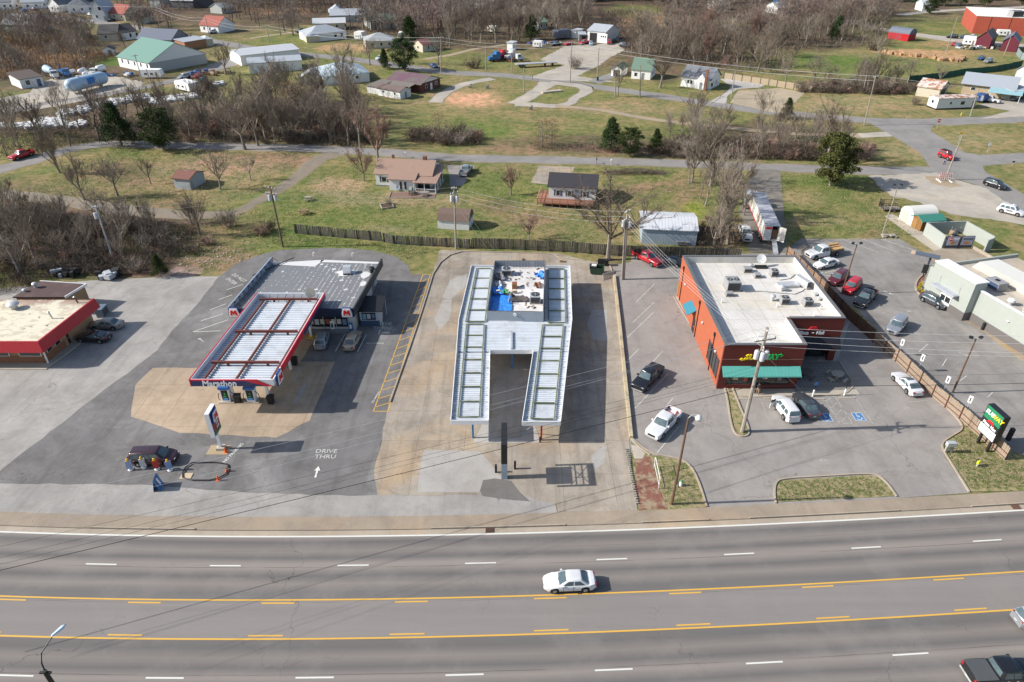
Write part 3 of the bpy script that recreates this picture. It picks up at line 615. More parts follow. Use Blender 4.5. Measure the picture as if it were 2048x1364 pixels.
# ================= BUILDINGS =================
def frame_AB(A,B):
    a,b_ = at(*A),at(*B); d = b_ -a; return a,math.atan2(d.y,d.x),d.length
def house(label,cat,A,B,D,hw_=2.6,roof='gable',ridge='x',rh=1.4,wm=None,rm=None,wins=(),doors=(),chims=(),ov=.35,name='house',base=None,group=None,gm=None,shutters=None,sink=0):
    """A, B: photo pixels of the front wall's base corners; D depth. local frame: x along the front, y away from it"""
    loc,rz,Wd = frame_AB(A,B); t = thing(name,label,cat,loc,rz,group)
    wm = wm or WHITE; rm = rm or GREY; hb = 0
    wl = MB(); wl.prism([(0,0),(Wd,0),(Wd,D),(0,D)],0,hw_)
    if roof == 'gable':
        g = MB()
        if ridge == 'x':
            for x0,x1 in ((0,.12),(Wd -.12,Wd)): (g if gm else wl).extr([(x0,0,hw_),(x0,D,hw_),(x0,D/2,hw_+rh)],(x1 -x0,0,0))
        else:
            for y0,y1 in ((0,.12),(D -.12,D)): (g if gm else wl).extr([(0,y0,hw_),(Wd,y0,hw_),(Wd/2,y0,hw_+rh)],(0,y1 -y0,0))
        if gm: g.build('gable',gm,t)
    wl.build('wall',wm,t)
    if base: MB().prism([(-.03,-.03),(Wd+.03,-.03),(Wd+.03,D+.03),(-.03,D+.03)],0,base[0]).build('foundation',base[1],t)
    r = MB(); th = .14
    if roof == 'gable':
        if ridge == 'x':
            s = rh/(D/2); e = hw_ -s*ov
            for y0,y1 in ((-ov,D/2),(D+ov,D/2)): r.extr([(-ov,y0,e),(-ov,y1,hw_+rh),(-ov,y1,hw_+rh+th),(-ov,y0,e+th)],(Wd+2*ov,0,0))
        else:
            s = rh/(Wd/2); e = hw_ -s*ov
            for x0,x1 in ((-ov,Wd/2),(Wd+ov,Wd/2)): r.extr([(x0,-ov,e),(x1,-ov,hw_+rh),(x1,-ov,hw_+rh+th),(x0,-ov,e+th)],(0,D+2*ov,0))
    elif roof == 'hip':
        a,b_,c,d = (-ov,-ov,hw_),(Wd+ov,-ov,hw_),(Wd+ov,D+ov,hw_),(-ov,D+ov,hw_)
        if Wd >= D: p,q = (D/2,D/2,hw_+rh),(Wd -D/2,D/2,hw_+rh)
        else: p,q = (Wd/2,Wd/2,hw_+rh),(Wd/2,D -Wd/2,hw_+rh)
        if Wd >= D: r.add([a,b_,c,d,p,q],[(0,1,5,4),(1,2,5),(2,3,4,5),(3,0,4),(3,2,1,0)])
        else: r.add([a,b_,c,d,p,q],[(0,1,4),(1,2,5,4),(2,3,5),(3,0,4,5),(3,2,1,0)])
    elif roof == 'flat':
        r.prism([(-ov,-ov),(Wd+ov,-ov),(Wd+ov,D+ov),(-ov,D+ov)],hw_,hw_+.18)
    elif roof == 'shed':
        r.extr([(-ov,-ov,hw_),(-ov,D+ov,hw_+rh),(-ov,D+ov,hw_+rh+th),(-ov,-ov,hw_+th)],(Wd+2*ov,0,0))
    elif roof == 'gambrel':
        prof = [(-.2,hw_ -.15),(D*.16,hw_+rh*.62),(D/2,hw_+rh),(D*.84,hw_+rh*.62),(D+.2,hw_ -.15)]
        if ridge == 'x': r.extr([(-.1,y,z) for y,z in prof],(Wd+.2,0,0))
        else: r.extr([(y*Wd/D,-.1,z) for y,z in prof],(0,D+.2,0))
    elif roof == 'barrel':
        prof = [(D/2 -(D/2+.06)*math.cos(math.pi*k/12),hw_+rh*math.sin(math.pi*k/12)) for k in range(13)]
        if ridge == 'x': r.extr([(-.05,y,z) for y,z in prof],(Wd+.1,0,0))
        else: r.extr([(y*Wd/D,-.05,z) for y,z in prof],(0,D+.1,0))
    ro = r.build('roof',rm,t)
    def place(side,x,z,w,h,d=.06):
        m = MB()
        if side == 'f': m.box(x -w/2,x+w/2,-d,.02,z,z+h)
        elif side == 'b': m.box(x -w/2,x+w/2,D -.02,D+d,z,z+h)
        elif side == 'r': m.box(Wd -.02,Wd+d,x -w/2,x+w/2,z,z+h)
        else: m.box(-d,.02,x -w/2,x+w/2,z,z+h)
        return m
    for wn in wins:
        side,x,z,w,h = wn[:5]
        f = place(side,x,z,w,h).build('window',WHITE,t); place(side,x,z+.09,w -.2,h -.18,.075).build('pane',GL,f)
        if shutters and side in ('f','r'):
            for sx in (-1,1): place(side,x+sx*(w/2+.2),z,.34,h,.05).build('shutter',shutters,t)
    for dn in doors:
        side,x,w,h,dm = dn[:5]
        f = place(side,x,0.05,w,h).build('door',dm,t)
        place(side,x+w*.36,1.0,.08,.12,.11).build('door_handle',STEEL,f)
    for cx,cy,cz,w,cm in chims:
        c_ = MB().cbox((cx,cy,cz),(w,w,1.5)).build('chimney',cm,ro)
    return t,Wd,D
# ---- materials ----
ORG = brickm('sunlit_tone_brick',(.40,.108,.05),(.32,.10,.052),(.34,.09,.042))  # sunlight on the side wall is put into this orange brick colour
MAR = brickm('shaded_tone_brick',(.15,.028,.02),(.1,.03,.024),(.11,.02,.016))  # shade of the other walls is put into this maroon brick colour
ROOFW = pave('white_membrane_roof',(.66,.635,.59),(.58,.56,.52),crack=0,stain=.18,grain=.06,joint=2.6,tint=(.6,.55,.46),rough=.6)
COPE = mat('grey_metal_coping',(.13,.13,.135),.45,.1)
PARW = mat('parapet_membrane',(.62,.6,.55),.7,.08,c2=(.5,.44,.34),m2=(.55,.75))
TEAL = ribbed('teal_awning',(.10,.36,.31),'x',.45,var=.08,depth=.01,dark=.12)
TEAL2 = ribbed('blue_teal_awning',(.04,.2,.27),'x',.45,var=.08,depth=.01,dark=.12)
# ---- red brick sandwich and pizza building ----
H_ = 6.75
t = thing('restaurant_building','flat-roofed brick restaurant building, painted sunlit orange and shaded maroon, with a notched front corner and white roof','building',(26.3,70.5,0),0,None,True)
X0,X1,X2,Y0,Y1,Y2 = 26.35,36.5,43.9,70.55,76.95,95.7
fp = [(X0,Y0),(X1,Y0),(X1,Y1),(X2,Y1),(X2,Y2),(X0,Y2)]
# walls as separate skins: sunlight painted into the orange side, shade into maroon fronts
w_ = .35
MB().box(X0,X0+w_,Y0+w_,Y2,0,H_).build('side_wall',ORG,t,label='brick side wall with sunlight painted in as bright orange')
m = MB(); m.box(X0,X1,Y0,Y0+w_,3.0,H_); m.box(X0,X0+.9,Y0,Y0+w_,0,3.0); m.box(X1 -1.0,X1,Y0,Y0+w_,0,3.0); m.box(X0+.9,X1 -1,Y0,Y0+w_,0,.7)
m.box(X1 -w_,X1,Y0+w_,Y1,0,H_)
m.box(X1,X2,Y1,Y1+w_,2.9,H_); m.box(X2 -.9,X2,Y1,Y1+w_,0,2.9); m.box(X2 -w_,X2,Y1+w_,Y2,0,H_); m.box(X0+w_,X2 -w_,Y2 -w_,Y2,0,H_)
m.build('front_wall',MAR,t,label='brick front wall with shade painted in as dark maroon')
MB().box(X0+.02,X1 -.02,Y0 -.02,Y0+.01,4.55,4.66).build('brick_band',mat('tan_band',(.25,.12,.09),.8),t)
rf = MB().prism([(X0+w_,Y0+w_),(X1 -w_,Y0+w_),(X1 -w_,Y1+w_),(X2 -w_,Y1+w_),(X2 -w_,Y2 -w_),(X0+w_,Y2 -w_)],5.5,5.75).build('roof',ROOFW,t)
m = MB()
def rim(mb,pts,wd,z0,z1,inset=0):
    n = len(pts)
    for i in range(n):
        a,b2 = pts[i],pts[(i+1) % n]; d = Vector((b2[0] -a[0],b2[1] -a[1],0)).normalized(); nn = Vector((-d.y,d.x,0))
        p = Vector((a[0],a[1],(z0+z1)/2))+nn*(wd/2+inset) ; q = Vector((b2[0],b2[1],(z0+z1)/2))+nn*(wd/2+inset)
        if abs(d.x) > .5: mb.bar(p -d*.0,q+d*.0,wd,z1 -z0)
        else: mb.bar(p+d*wd,q -d*wd,wd,z1 -z0) if True else None
rim(m,fp,.42,H_,H_+.12,-.04); m.build('coping',COPE,t)
m = MB(); i0 = .36
ip = [(X0+i0,Y0+i0),(X1 -i0,Y0+i0),(X1 -i0,Y1+i0),(X2 -i0,Y1+i0),(X2 -i0,Y2 -i0),(X0+i0,Y2 -i0)]
rim(m,ip,.05,5.76,H_ -.01,0); m.build('parapet_lining',PARW,t)
# glazing
m = MB(); m.box(X0+.9,X1 -1,Y0+.12,Y0+.16,.7,3.0); g1 = m.build('shopfront_glass',GL,t)
m = MB()
for k in range(6): m.box(X0+.9+k*1.65 -.04,X0+.9+k*1.65+.04,Y0+.05,Y0+.12,.7,3.0)
m.box(X0+.9,X1 -1,Y0+.05,Y0+.12,.66,.74); m.build('mullions',DGREY,t)
for k,(dx,cc,ww,hh,zz) in enumerate(((.9,(.5,.45,.3),.7,.9,1.4),(2.3,(.4,.1,.05),.5,.6,1.2),(4.7,(.6,.58,.5),.6,.7,1.5),(6.6,(.2,.2,.22),.5,.8,1.3),(7.4,(.65,.62,.5),.35,.5,1.8))):
    MB().box(X0+1+dx,X0+1+dx+ww,Y0+.085,Y0+.115,zz,zz+hh).build('poster',mat('poster_%d' % k,cc,.6,.5,6),g1)
f = MB().box(X0 -.04,X0+.02,Y0+.7,Y0+5.9,.9,4.0).build('side_window',mat('window_surround',(.28,.07,.03),.8),t)
MB().box(X0 -.06,X0+.02,Y0+.85,Y0+5.75,1.05,3.85).build('pane',GL,f)
m = MB()
for k in range(5): m.box(X0 -.1,X0 -.05,Y0+.82+k*1.22,Y0+.9+k*1.22,1.0,3.9)
m.build('mullions',BLK,f)
m = MB(); m.box(X1+.02,X2 -.9,Y1+1.0,Y1+1.1,0.06,2.9); eg = m.build('entrance_glass',GL,t)
for x in (X1+.1,X1+1.6,X1+2.9,X1+4.2): MB().box(x,x+.08,Y1+.92,Y1+1.0,.06,2.9).build('door_frame',BLK,eg)
MB().box(X1+3.1,X1+3.9,Y1+.93,Y1+.97,1.3,2.3).build('window_poster',mat('red_white_poster',(.6,.3,.25),.6,.5,5,c2=(.6,.55,.5),m2=(.48,.5),s2=5),eg)
MB().box(X1+1.0,X1+1.25,Y1+.93,Y1+.97,1.7,1.85).build('notice',WHITE,eg)
# awnings
def awning(x0,x1,y,z0,z1,d,m_,nm,lbl=None):
    a = MB(); a.extr([(x0,y -d,z0),(x0,y -.01,z1),(x0,y -.01,z1 -.08),(x0,y -d,z0 -.12)],(x1 -x0,0,0)); return a.build(nm,m_,t,label=lbl)
awning(X0+.15,X1 -.15,Y0,2.75,3.6,1.15,TEAL,'awning','wide teal awning')
awning(X1+.1,X2+.0,Y1,2.75,3.9,1.1,mat('black_awning',(.012,.012,.018),.6),'awning','black awning')
m = MB(); m.extr([(X0 -1.25,84.2,2.95),(X0 -.01,84.2,3.7),(X0 -.01,84.2,3.62),(X0 -1.25,84.2,2.87)],(0,3.1,0)); m.build('side_awning',TEAL2,t,label='blue teal awning on the orange side wall')
sd_ = MB().box(X0 -.05,X0+.02,83.9,85.1,0,2.3).build('side_door',BLK,t); MB().box(X0 -.1,X0 -.05,84.0,84.1,1,1.2).build('door_handle',STEEL,sd_)
for y in (93.6,83.0,74.7): MB().box(X0 -.12,X0 -.0,y -.06,y+.06,0,5.6).box(X0 -.2,X0,y -.17,y+.17,5.5,5.95).build('downpipe',BLK,t)
for y in (91.3,80.2,73.1): MB().lathe((X0 -.14,y,4.1),[(.05,-.2),(.18,-.1),(.2,.1),(.08,.2)],8).build('wall_light',STEEL,t)
MB().box(X0 -.12,X0,95.0,95.15,0,2.2).build('yellow_pipe',YL2,t)
# letters of the signs
YEL = mat('yellow_letters',(.85,.62,.02),.5,.05); GRN = mat('green_letters',(.02,.42,.09),.5,.05); REDL = mat('sign_red',(.62,.02,.025),.45,.08)
for s_,mt,x in (('SUB',YEL,29.95),('WAY',GRN,32.15)):
    text(s_,1.0,(x,Y0 -.1,5.0),(R_(90),0,0),mt,t,.06,.25,.055,'sign_letters',1.02)
for x,dr,mt in ((28.9,-1,YEL),(33.42,1,GRN)):
    m = MB(); zc = 4.68 if dr < 0 else 5.3
    m.extr([(x,Y0 -.16,zc -.1),(x+dr*.12,Y0 -.16,zc -.22),(x+dr*.42,Y0 -.16,zc),(x+dr*.12,Y0 -.16,zc+.22),(x,Y0 -.16,zc+.1),(x -dr*.25,Y0 -.16,zc+.1),(x -dr*.25,Y0 -.16,zc -.1)],(0,.12,0)); m.build('sign_arrow',mt,t)
text('Pizza',.66,(38.8,Y1 -.06,4.55),(R_(90),0,0),WHITE,t,.05,.2,.035,'sign_letters'); text('Hut',.66,(41.0,Y1 -.06,4.55),(R_(90),0,0),WHITE,t,.05,.2,.035,'sign_letters')
MB().box(39.95,40.2,Y1 -.12,Y1 -.04,4.5,4.62).build('sign_dash',WHITE,t)
def hat(mb,cx,y,z,s,dy=.1):
    P = [(-1,0),(-.62,.14),(-.36,.52),(.36,.52),(.62,.14),(1,0),(.3,.1),(-.3,.1)]
    mb.extr([(cx+s*a,y,z+s*b_) for a,b_ in P],(0,dy,0))
m = MB(); hat(m,40.0,Y1 -.1,5.0,.95); m.build('sign_emblem',REDL,t)
# rooftop plant: each unit its own thing
RTU = mat('unit_grey',(.27,.275,.28),.5,.1,c2=(.2,.2,.2),m2=(.6,.8)); RTUD = mat('unit_grille',(.05,.052,.055),.7,.3,8)
def ac_unit(px,py,h,w,d,hh,label,fans=1,rz=0,grp=None,m_=None):
    q = at(px,py,h); o = thing('air_conditioner',label,'air conditioner',(q.x,q.y,h),rz,grp)
    MB().box(-w/2,w/2,-d/2,d/2,.1,hh).build('casing',m_ or RTU,o)
    MB().box(-w/2+.08,w/2 -.08,-d/2 -.012,-d/2+.01,.2,hh -.15).box(w/2 -.01,w/2+.012,-d/2+.1,d/2 -.1,.2,hh -.15).build('grille',RTUD,o)
    MB().box(-w/2 -.06,w/2+.06,-d/2 -.06,d/2+.06,0,.1).build('base_rail',WOODP,o)
    for k in range(fans):
        r = min(w/fans,d)*.36; cx = (k -(fans -1)/2)*w/fans
        f_ = MB().lathe((cx,0,hh),[(r*1.1,-.02),(r*1.1,.07),(r,.07),(r,-.01)],14).build('fan_ring',BLK,o)
        MB().lathe((cx,0,hh),[(r*.98,.005),(r*.98,.02)],14).build('fan_well',BLK,f_)
        MB().box(cx -r*.9,cx+r*.9,-.04,.04,hh+.03,hh+.05).box(cx -.04,cx+.04,-r*.9,r*.9,hh+.03,hh+.05).build('fan_blade',STEEL,f_)
    return o
def vent(px,py,h,label,r=.3,hh=.6,cat='roof vent',m_=None,name='roof_vent'):
    q = at(px,py,h); o = thing(name,label,cat,(q.x,q.y,h),0)
    MB().lathe((0,0,0),[(r*.6,0),(r*.6,hh*.6),(r*.5,hh*.6)],10).build('stack',m_ or STEEL,o)
    MB().lathe((0,0,hh*.55),[(r*.4,0),(r,.03),(r*1.05,hh*.2),(r*.7,hh*.38),(r*.2,hh*.45)],12).build('cap',m_ or STEEL,o,40); return o
RZ = 5.76
ac_unit(1463,577,RZ,1.9,2.1,1.5,'large twin-fan air conditioner on the left of the white restaurant roof',2)
ac_unit(1458,591,RZ,1.0,.8,.55,'small low grey box unit just below the large twin-fan air conditioner',0)
ac_unit(1494,543,RZ,1.2,1.0,.7,'low grey box unit near the dish on the restaurant roof',0)
ac_unit(1514,554,RZ,.9,.9,.6,'small grey box unit right of the dish on the restaurant roof',0)
ac_unit(1547,551,RZ,1.05,1.05,.95,'single-fan condenser in the upper middle of the restaurant roof',1)
ac_unit(1568,606,RZ,1.15,1.1,.95,'single-fan condenser in the lower middle of the restaurant roof',1)
ac_unit(1614,610,RZ,1.15,1.1,.95,'single-fan condenser nearest the right parapet of the restaurant roof',1)
q = at(1604,571,RZ); o = thing('duct_box','tall narrow silver duct box leaning by the right parapet of the restaurant roof','duct',(q.x,q.y,RZ),.35); MB().box(-.35,.35,-1.3,1.3,.1,1.2).build('casing',STEEL,o); MB().box(-.3,.3,-1.34,-1.3,.3,1.1).build('grille',RTUD,o)
q = at(1575,572,RZ); o = thing('roof_hatch','low silver hatch lid beside the exhaust fan on the restaurant roof','roof hatch',(q.x,q.y,RZ),.12); MB().box(-1.5,1.5,-.65,.65,0,.3).build('curb',PARW,o); MB().box(-1.55,1.55,-.7,.7,.3,.38).build('lid',STEEL,o)
vent(1563,581,RZ,'exhaust fan with a black rim beside the silver roof hatch',.42,.9)
vent(1544,601,RZ,'exhaust fan with a domed cap left of the lower condensers',.4,1.0)
vent(1501,534,RZ,'small mushroom vent beside the dish on the restaurant roof',.38,.6)
vent(1630,591,RZ,'left of the two mushroom vents by the right parapet',.42,.55); vent(1638,600,RZ,'right of the two mushroom vents by the right parapet',.38,.55)
for px_,py_,l in ((1443,605,'thin white pipe vent low on the left of the restaurant roof'),(1553,614,'thin white pipe vent under the domed exhaust fan'),(1628,632,'thin white pipe vent near the notch of the restaurant roof'),(1516,673,'thin white pipe vent over the yellow and green lettering'),(1640,618,'jointed white pipe vent near the right parapet')):
    q = at(px_,py_,RZ); tag(MB().tube([(0,0,0),(0,0,.5),(.15,0,.6)],.07,6).build('vent_pipe',WHITE),l,'vent pipe').location = (q.x,q.y,RZ)
def dish(loc,r,label,az=0,m_=None,el=.7,stand=.8):
    o = thing('satellite_dish',label,'satellite dish',loc,az)
    n = 14; vs = [(0,-.18*r,0)]; 
    for j in range(n): a = 6.28318*j/n; vs.append((r*math.cos(a),0,r*math.sin(a)))
    d = MB(); d.M = Matrix.Translation((0,0,stand+r*.6)) @ Matrix.Rotation(-el,4,'X'); d.add([(x,-y,z) for x,y,z in vs],[(0,j,j % n+1) for j in range(1,n+1)]); d.add([(x,-y+.02,z) for x,y,z in vs],[(0,j % n+1,j) for j in range(1,n+1)])
    d.build('reflector',m_ or DWHITE,o); MB().tube([(0,.25,0),(0,.15,stand+r*.6)],.04,6).build('mast',STEEL,o)
    MB().bar((0,0,stand+r*.2),(0,-r*.7,stand+r*1.2),.04).build('feed_arm',STEEL,o); return o
q = at(1520,532,RZ); dish((q.x,q.y,RZ),.75,'white satellite dish on a dark frame near the back of the restaurant roof'); 
o = thing('dish_base','black ballast frame under the satellite dish on the restaurant roof','frame',(q.x,q.y -.6,RZ),0)
for k in range(3): MB().box(-.9,.9,-.4+k*.35,-.2+k*.35,0,.25).build('ballast_block',BLK,o)
# flexible cable on the roof
for P,l in (([(1478,580),(1490,584),(1520,582),(1560,586),(1590,588),(1605,582),(1612,575)],'grey cable looping from the large unit to the duct box'),([(1545,551),(1560,560),(1580,557),(1590,549),(1600,552)],'grey cable looping between the upper condenser and the duct box')):
    tag(MB().tube([at(*p,RZ+.06) for p in P],.05,5).build('roof_cable',GREY),l,'cable')
# ---- filling station store ----
SEALR = ribbed('grey_ribbed_roof',(.19,.195,.2),'y',.3,c2=(.2,.2,.2),m2=(.5,.7),depth=.03,dark=.35)
NAVY = mat('navy_fascia',(.012,.02,.055),.5,.1); WSID = mat('pale_block_wall',(.5,.5,.49),.8,.08)
t = thing('convenience_store','grey ribbed-roof filling station store with navy fascia behind the striped canopy','building',(-31,84,0),0,None,True)
X0,X1,Y0,Y1 = -40.2,-21.9,83.6,99.6; XF,XB = -22.5,-21.0
m = MB(); m.prism([(-39.6,Y0+.8),(-22.9,Y0+.8),(-22.2,Y1),(-39.0,Y1)],0,3.2); m.build('wall',WSID,t)
RP = [(X0,Y0),(XF,Y0),(XB,Y1),(X0+1.4,Y1),]
m = MB(); m.add([(X0+.3,Y0+.3,3.9),(XF -.3,Y0+.3,3.9),(XB -.3,Y1,3.75),(-31,Y1+.9,3.75),(X0+1.7,Y1 -.3,3.75),(X0+.3,Y0+.3,3.2),(XF -.3,Y0+.3,3.2),(XB -.3,Y1,3.2),(-31,Y1+.9,3.2),(X0+1.7,Y1 -.3,3.2)],[(0,1,2,3,4),(5,6,7,8,9),(0,1,6,5),(1,2,7,6),(2,3,8,7),(3,4,9,8),(4,0,5,9)])
rf = m.build('roof',SEALR,t)
m = MB(); m.add([(X0+1.7,Y1 -.9,3.80),(-31.5,Y1 -1.7,3.80),(-30.5,Y1+.8,3.80),(X0+1.8,Y1 -.3,3.80)],[(0,1,2,3)]); m.add([(-31,Y1 -.1,3.8),(XB -.4,Y1 -.7,3.8),(XB -.35,Y1 -.05,3.8),(-31,Y1+.8,3.8)],[(0,1,2,3)])
rr = random.Random(5)
for c_ in range(20):
    fx = .06+c_*.047+rr.uniform(-.008,.008)
    for k in range(34):
        if rr.random() < (.75 if c_ > 6 else .35):
            fy = .03+k*.028; xx = X0+1+fx*18.3; xx = (X0+.6)+(XF -X0 -1)*fx+fy*1.1; yy = Y0+.5+fy*15.4
            s = rr.uniform(.04,.1)*(1.3 if c_ > 7 else .8); l_ = rr.uniform(.05,.17)
            if rr.random() < .06: s *= 3; l_ *= 2
            zz = 3.9 -.15*fy+.025; m.add([(xx -s,yy -l_,zz),(xx+s,yy -l_*.7,zz),(xx+s*.8,yy+l_,zz),(xx -s*.9,yy+l_*.8,zz)],[(0,1,2,3)])
for cx,cy,rx_,ry_ in ((-26.0,95.9,2.0,.8),(-22.9,95,.9,1.2),(-22.7,92.2,.6,.9),(-26.3,95,.9,.5),(-23.3,86,.5,.3),(-23.3,84.6,.7,.5)):
    m.add([(cx+rx_*math.cos(a)*rr.uniform(.7,1.1),cy+ry_*math.sin(a)*rr.uniform(.7,1.1),3.86+.006*cx/10) for a in [k*.5236 for k in range(12)]],[tuple(range(12))])
m.build('sealant_patches',mat('white_sealant',(.58,.58,.57),.6,.08),rf)['kind'] = 'stuff'
MB().tube([at(505,551,3.95),at(588,515,3.95)],.07,5).build('roof_cable',BLK,rf)
m = MB(); m.bar((X0+.1,Y0,4.05),(X0+1.5,Y1 -.1,4.05),.16,1.3); m.build('side_parapet',mat('blue_grey_panel',(.3,.36,.44),.6),t)
m = MB()
for k in range(11):
    f_ = k/10; p = Vector((X0+.1+1.4*f_,Y0+16*f_,0)); m.bar(p+Vector((.1,0,4.6)),p+Vector((.95,0,3.9)),.06); m.bar(p+Vector((.12,0,4.6)),p+Vector((.12,0,3.9)),.06); m.bar(p+Vector((.12,.0,4.6)),p+Vector((.14,1.4,3.95)),.05) if k < 10 else None
m.build('parapet_brace',DGREY,t)
MB().bar((X0,Y0,3.72),(XF,Y0,3.72),.18,1.35).build('front_fascia',NAVY,t); MB().bar((XF+.02,Y0 -.05,3.78),(XB,Y1,3.78),.2,1.35).build('side_fascia',mat('charcoal_fascia',(.045,.05,.055),.5),t)
m = MB(); m.box(-34.5,-23.6,Y0+.74,Y0+.79,.9,2.6); g1 = m.build('shopfront_glass',GL,t)
for k in range(13):
    x = -34.1+k*.8; cc = rr.choice([(.5,.48,.4),(.25,.35,.1),(.15,.2,.3),(.3,.08,.06),(.45,.47,.5),(.1,.1,.12)])
    MB().box(x,x+.6,Y0+.70,Y0+.735,1.3+rr.uniform(-.1,.2),2.2).build('window_poster',mat('store_poster_%d' % k,cc,.6,.6,7),g1)
for k in range(7): MB().box(-34.5+k*1.8,-34.4+k*1.8,Y0+.66,Y0+.7,.1,2.7).build('mullion',STEEL,g1)
MB().box(-34.8,-23.4,Y0+.3,Y0+.8,.0,.5).build('window_sill',GREY,t)
for y in (96.5,97.6): MB().box(-22.33,-22.22,y -.3,y+.3,.1,2.6).build('wall_panel',GREY,t)
def m_logo(cx,y,cz,s,parent,rotz=0,face=-1):
    """white framed trapezoid with a red field on blue, letter M"""
    T = Matrix.Translation((cx,y,cz)) @ Matrix.Rotation(rotz,4,'Z') @ Matrix.Scale(s,4)
    def hexa(w,top,h,d0,d1): 
        b_ = MB(); b_.M = T; b_.extr([(-w,d0,-h),(w,d0,-h),(w,d0,-h*.15),(top,d0,h),(-top,d0,h),(-w,d0,-h*.15)],(0,d1 -d0,0)); return b_
    a = hexa(.62,.46,.6,-.1,.05).build('logo_back',mat('logo_blue',(.015,.05,.22),.45),parent)
    hexa(.56,.41,.54,-.13,-.1).build('logo_border',WHITE,a); hexa(.48,.35,.45,-.15,-.13).build('logo_field',WHITE,a)
    b_ = MB(); b_.M = T
    b_.extr([(x,-.19,z) for x,z in ((-.4,-.3),(-.3,.32),(-.12,.32),(0,.05),(.12,.32),(.3,.32),(.4,-.3),(.2,-.3),(.14,.02),(.03,-.22),(-.03,-.22),(-.14,.02),(-.2,-.3))],(0,.04,0)); b_.build('logo_letter',REDL,a)
m_logo(-23.4,Y0 -.14,3.85,1.3,t); m_logo(-39.4,Y0 -.14,3.85,1.3,t)
# drive-up booth
bx = MB(); bx.box(-22.3,-19.5,86.0,88.6,0,2.6); bx.build('booth_wall',mat('booth_white',(.45,.47,.5),.7,.3,1.2),t,label='drive-up window booth on the right side')
MB().extr([(-22.35,85.4,2.75),(-22.35,89.2,3.25),(-22.35,89.2,3.37),(-22.35,85.4,2.87)],(3.5,0,0)).build('booth_roof',mat('black_roof',(.012,.012,.016),.6),t)
b1 = MB().box(-22.0,-20.0,85.95,86.0,1.1,2.3).build('booth_window',GL,t)
for k in range(3): MB().box(-21.9+k*.66,-21.4+k*.66,85.92,85.95,1.2+.1*k,2.1).build('window_poster',mat('booth_poster_%d' % k,[(.2,.4,.5),(.5,.5,.52),(.12,.18,.3)][k],.6,.5,8),b1)
MB().box(-22.3,-19.5,85.93,85.99,.05,.95).build('booth_panel',mat('booth_blue',(.05,.09,.16),.6),t)
m = MB(); m.bar((-19.0,85.5,0),(-19.0,85.5,2.8),.1).bar((-19.0,89.1,0),(-19.0,89.1,3.1),.1); m.build('booth_post',STEEL,t)
o = thing('roof_vent_hood','grey slanted exhaust hood standing in white sealant on the store roof','roof vent',(-25.8,95.6,3.83),.1); MB().extr([(-.6,-.7,0),(-.6,.7,0),(-.6,.7,1.1),(-.6,-.1,1.1),(-.6,-.7,.3)],(1.2,0,0)).build('hood',STEEL,o)
MB().box(-.5,.5,-.75,-.7,.05,.28).build('grille',RTUD,o)
vent(744,545,3.85,'black round exhaust fan near the right edge of the store roof',.5,1.0,m_=BLK)
for px_,py_,l in ((627,512,'bent pipe vent at the back edge of the store roof'),(705,513,'short pipe vent at the back right of the store roof'),(731,533,'thin white cross-shaped pipe vent by the black exhaust fan')):
    q = at(px_,py_,3.8); tag(MB().tube([(0,0,0),(0,0,.6),(.2,0,.65),(.2,0,.5)],.08,6).build('vent_pipe',WHITE),l,'vent pipe').location = (q.x,q.y,3.8)
# ---- fuel canopy ----
CR = MB()
def ribdeck(x0a,x1a,x0b,x1b,y0,y1,z,per,hgt=.09):
    """corrugated deck: ribs run along x; x limits vary linearly from y0 (a) to y1 (b)"""
    mb = MB(); n = int((y1 -y0)/per); vs = []; fs = []
    prof = [(0,0),(.55,0),(.66,1),(.89,1)]
    pts = [(y0+(i+f_)*per,z+h_*hgt) for i in range(n) for f_,h_ in prof]+[(y0+n*per,z)]
    for y,zz in pts:
        k = (y -y0)/(y1 -y0); vs += [(x0a+(x0b -x0a)*k,y,zz),(x1a+(x1b -x1a)*k,y,zz)]
    fs = [(2*i,2*i+1,2*i+3,2*i+2) for i in range(len(pts) -1)]
    mb.add(vs,fs); mb.add([(x0a,y0,z -.12),(x1a,y0,z -.12),(x1b,y1,z -.12),(x0b,y1,z -.12)],[(0,1,2,3)]); return mb
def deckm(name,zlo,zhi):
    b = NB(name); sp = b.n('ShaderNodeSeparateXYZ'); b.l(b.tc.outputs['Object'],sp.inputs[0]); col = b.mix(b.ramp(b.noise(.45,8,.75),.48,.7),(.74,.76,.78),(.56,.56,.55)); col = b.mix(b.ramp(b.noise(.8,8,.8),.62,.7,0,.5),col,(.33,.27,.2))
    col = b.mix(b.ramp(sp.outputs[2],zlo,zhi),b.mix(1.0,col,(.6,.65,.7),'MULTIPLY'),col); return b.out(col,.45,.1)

RUST = mat('rust_red_steel',(.14,.035,.025),.7,.3,2,c2=(.09,.05,.04),m2=(.5,.65))
RED = paint('sign_red_panel',(.62,.015,.035),.4); NAVP = paint('navy_panel',(.015,.03,.12),.4); WHP = paint('white_panel',(.78,.79,.8),.4)
CZ = 5.3
c1,c2_,c3,c4 = (-38.1,65.4),(-28.3,65.4),(-27.2,86.5),(-36.7,86.5)
t = thing('fuel_canopy','long white-decked fuel canopy with red and navy edge over the pumps','canopy',(-33,76,0),0,None,True)
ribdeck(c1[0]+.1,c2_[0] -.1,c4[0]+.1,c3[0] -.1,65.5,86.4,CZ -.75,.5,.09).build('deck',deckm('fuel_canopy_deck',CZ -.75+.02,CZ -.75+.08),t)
fas = [(c1,c2_,'front'),(c2_,c3,'right'),(c3,c4,'back'),(c4,c1,'left')]
m = MB(); m2 = MB(); m3 = MB(); m4 = MB()
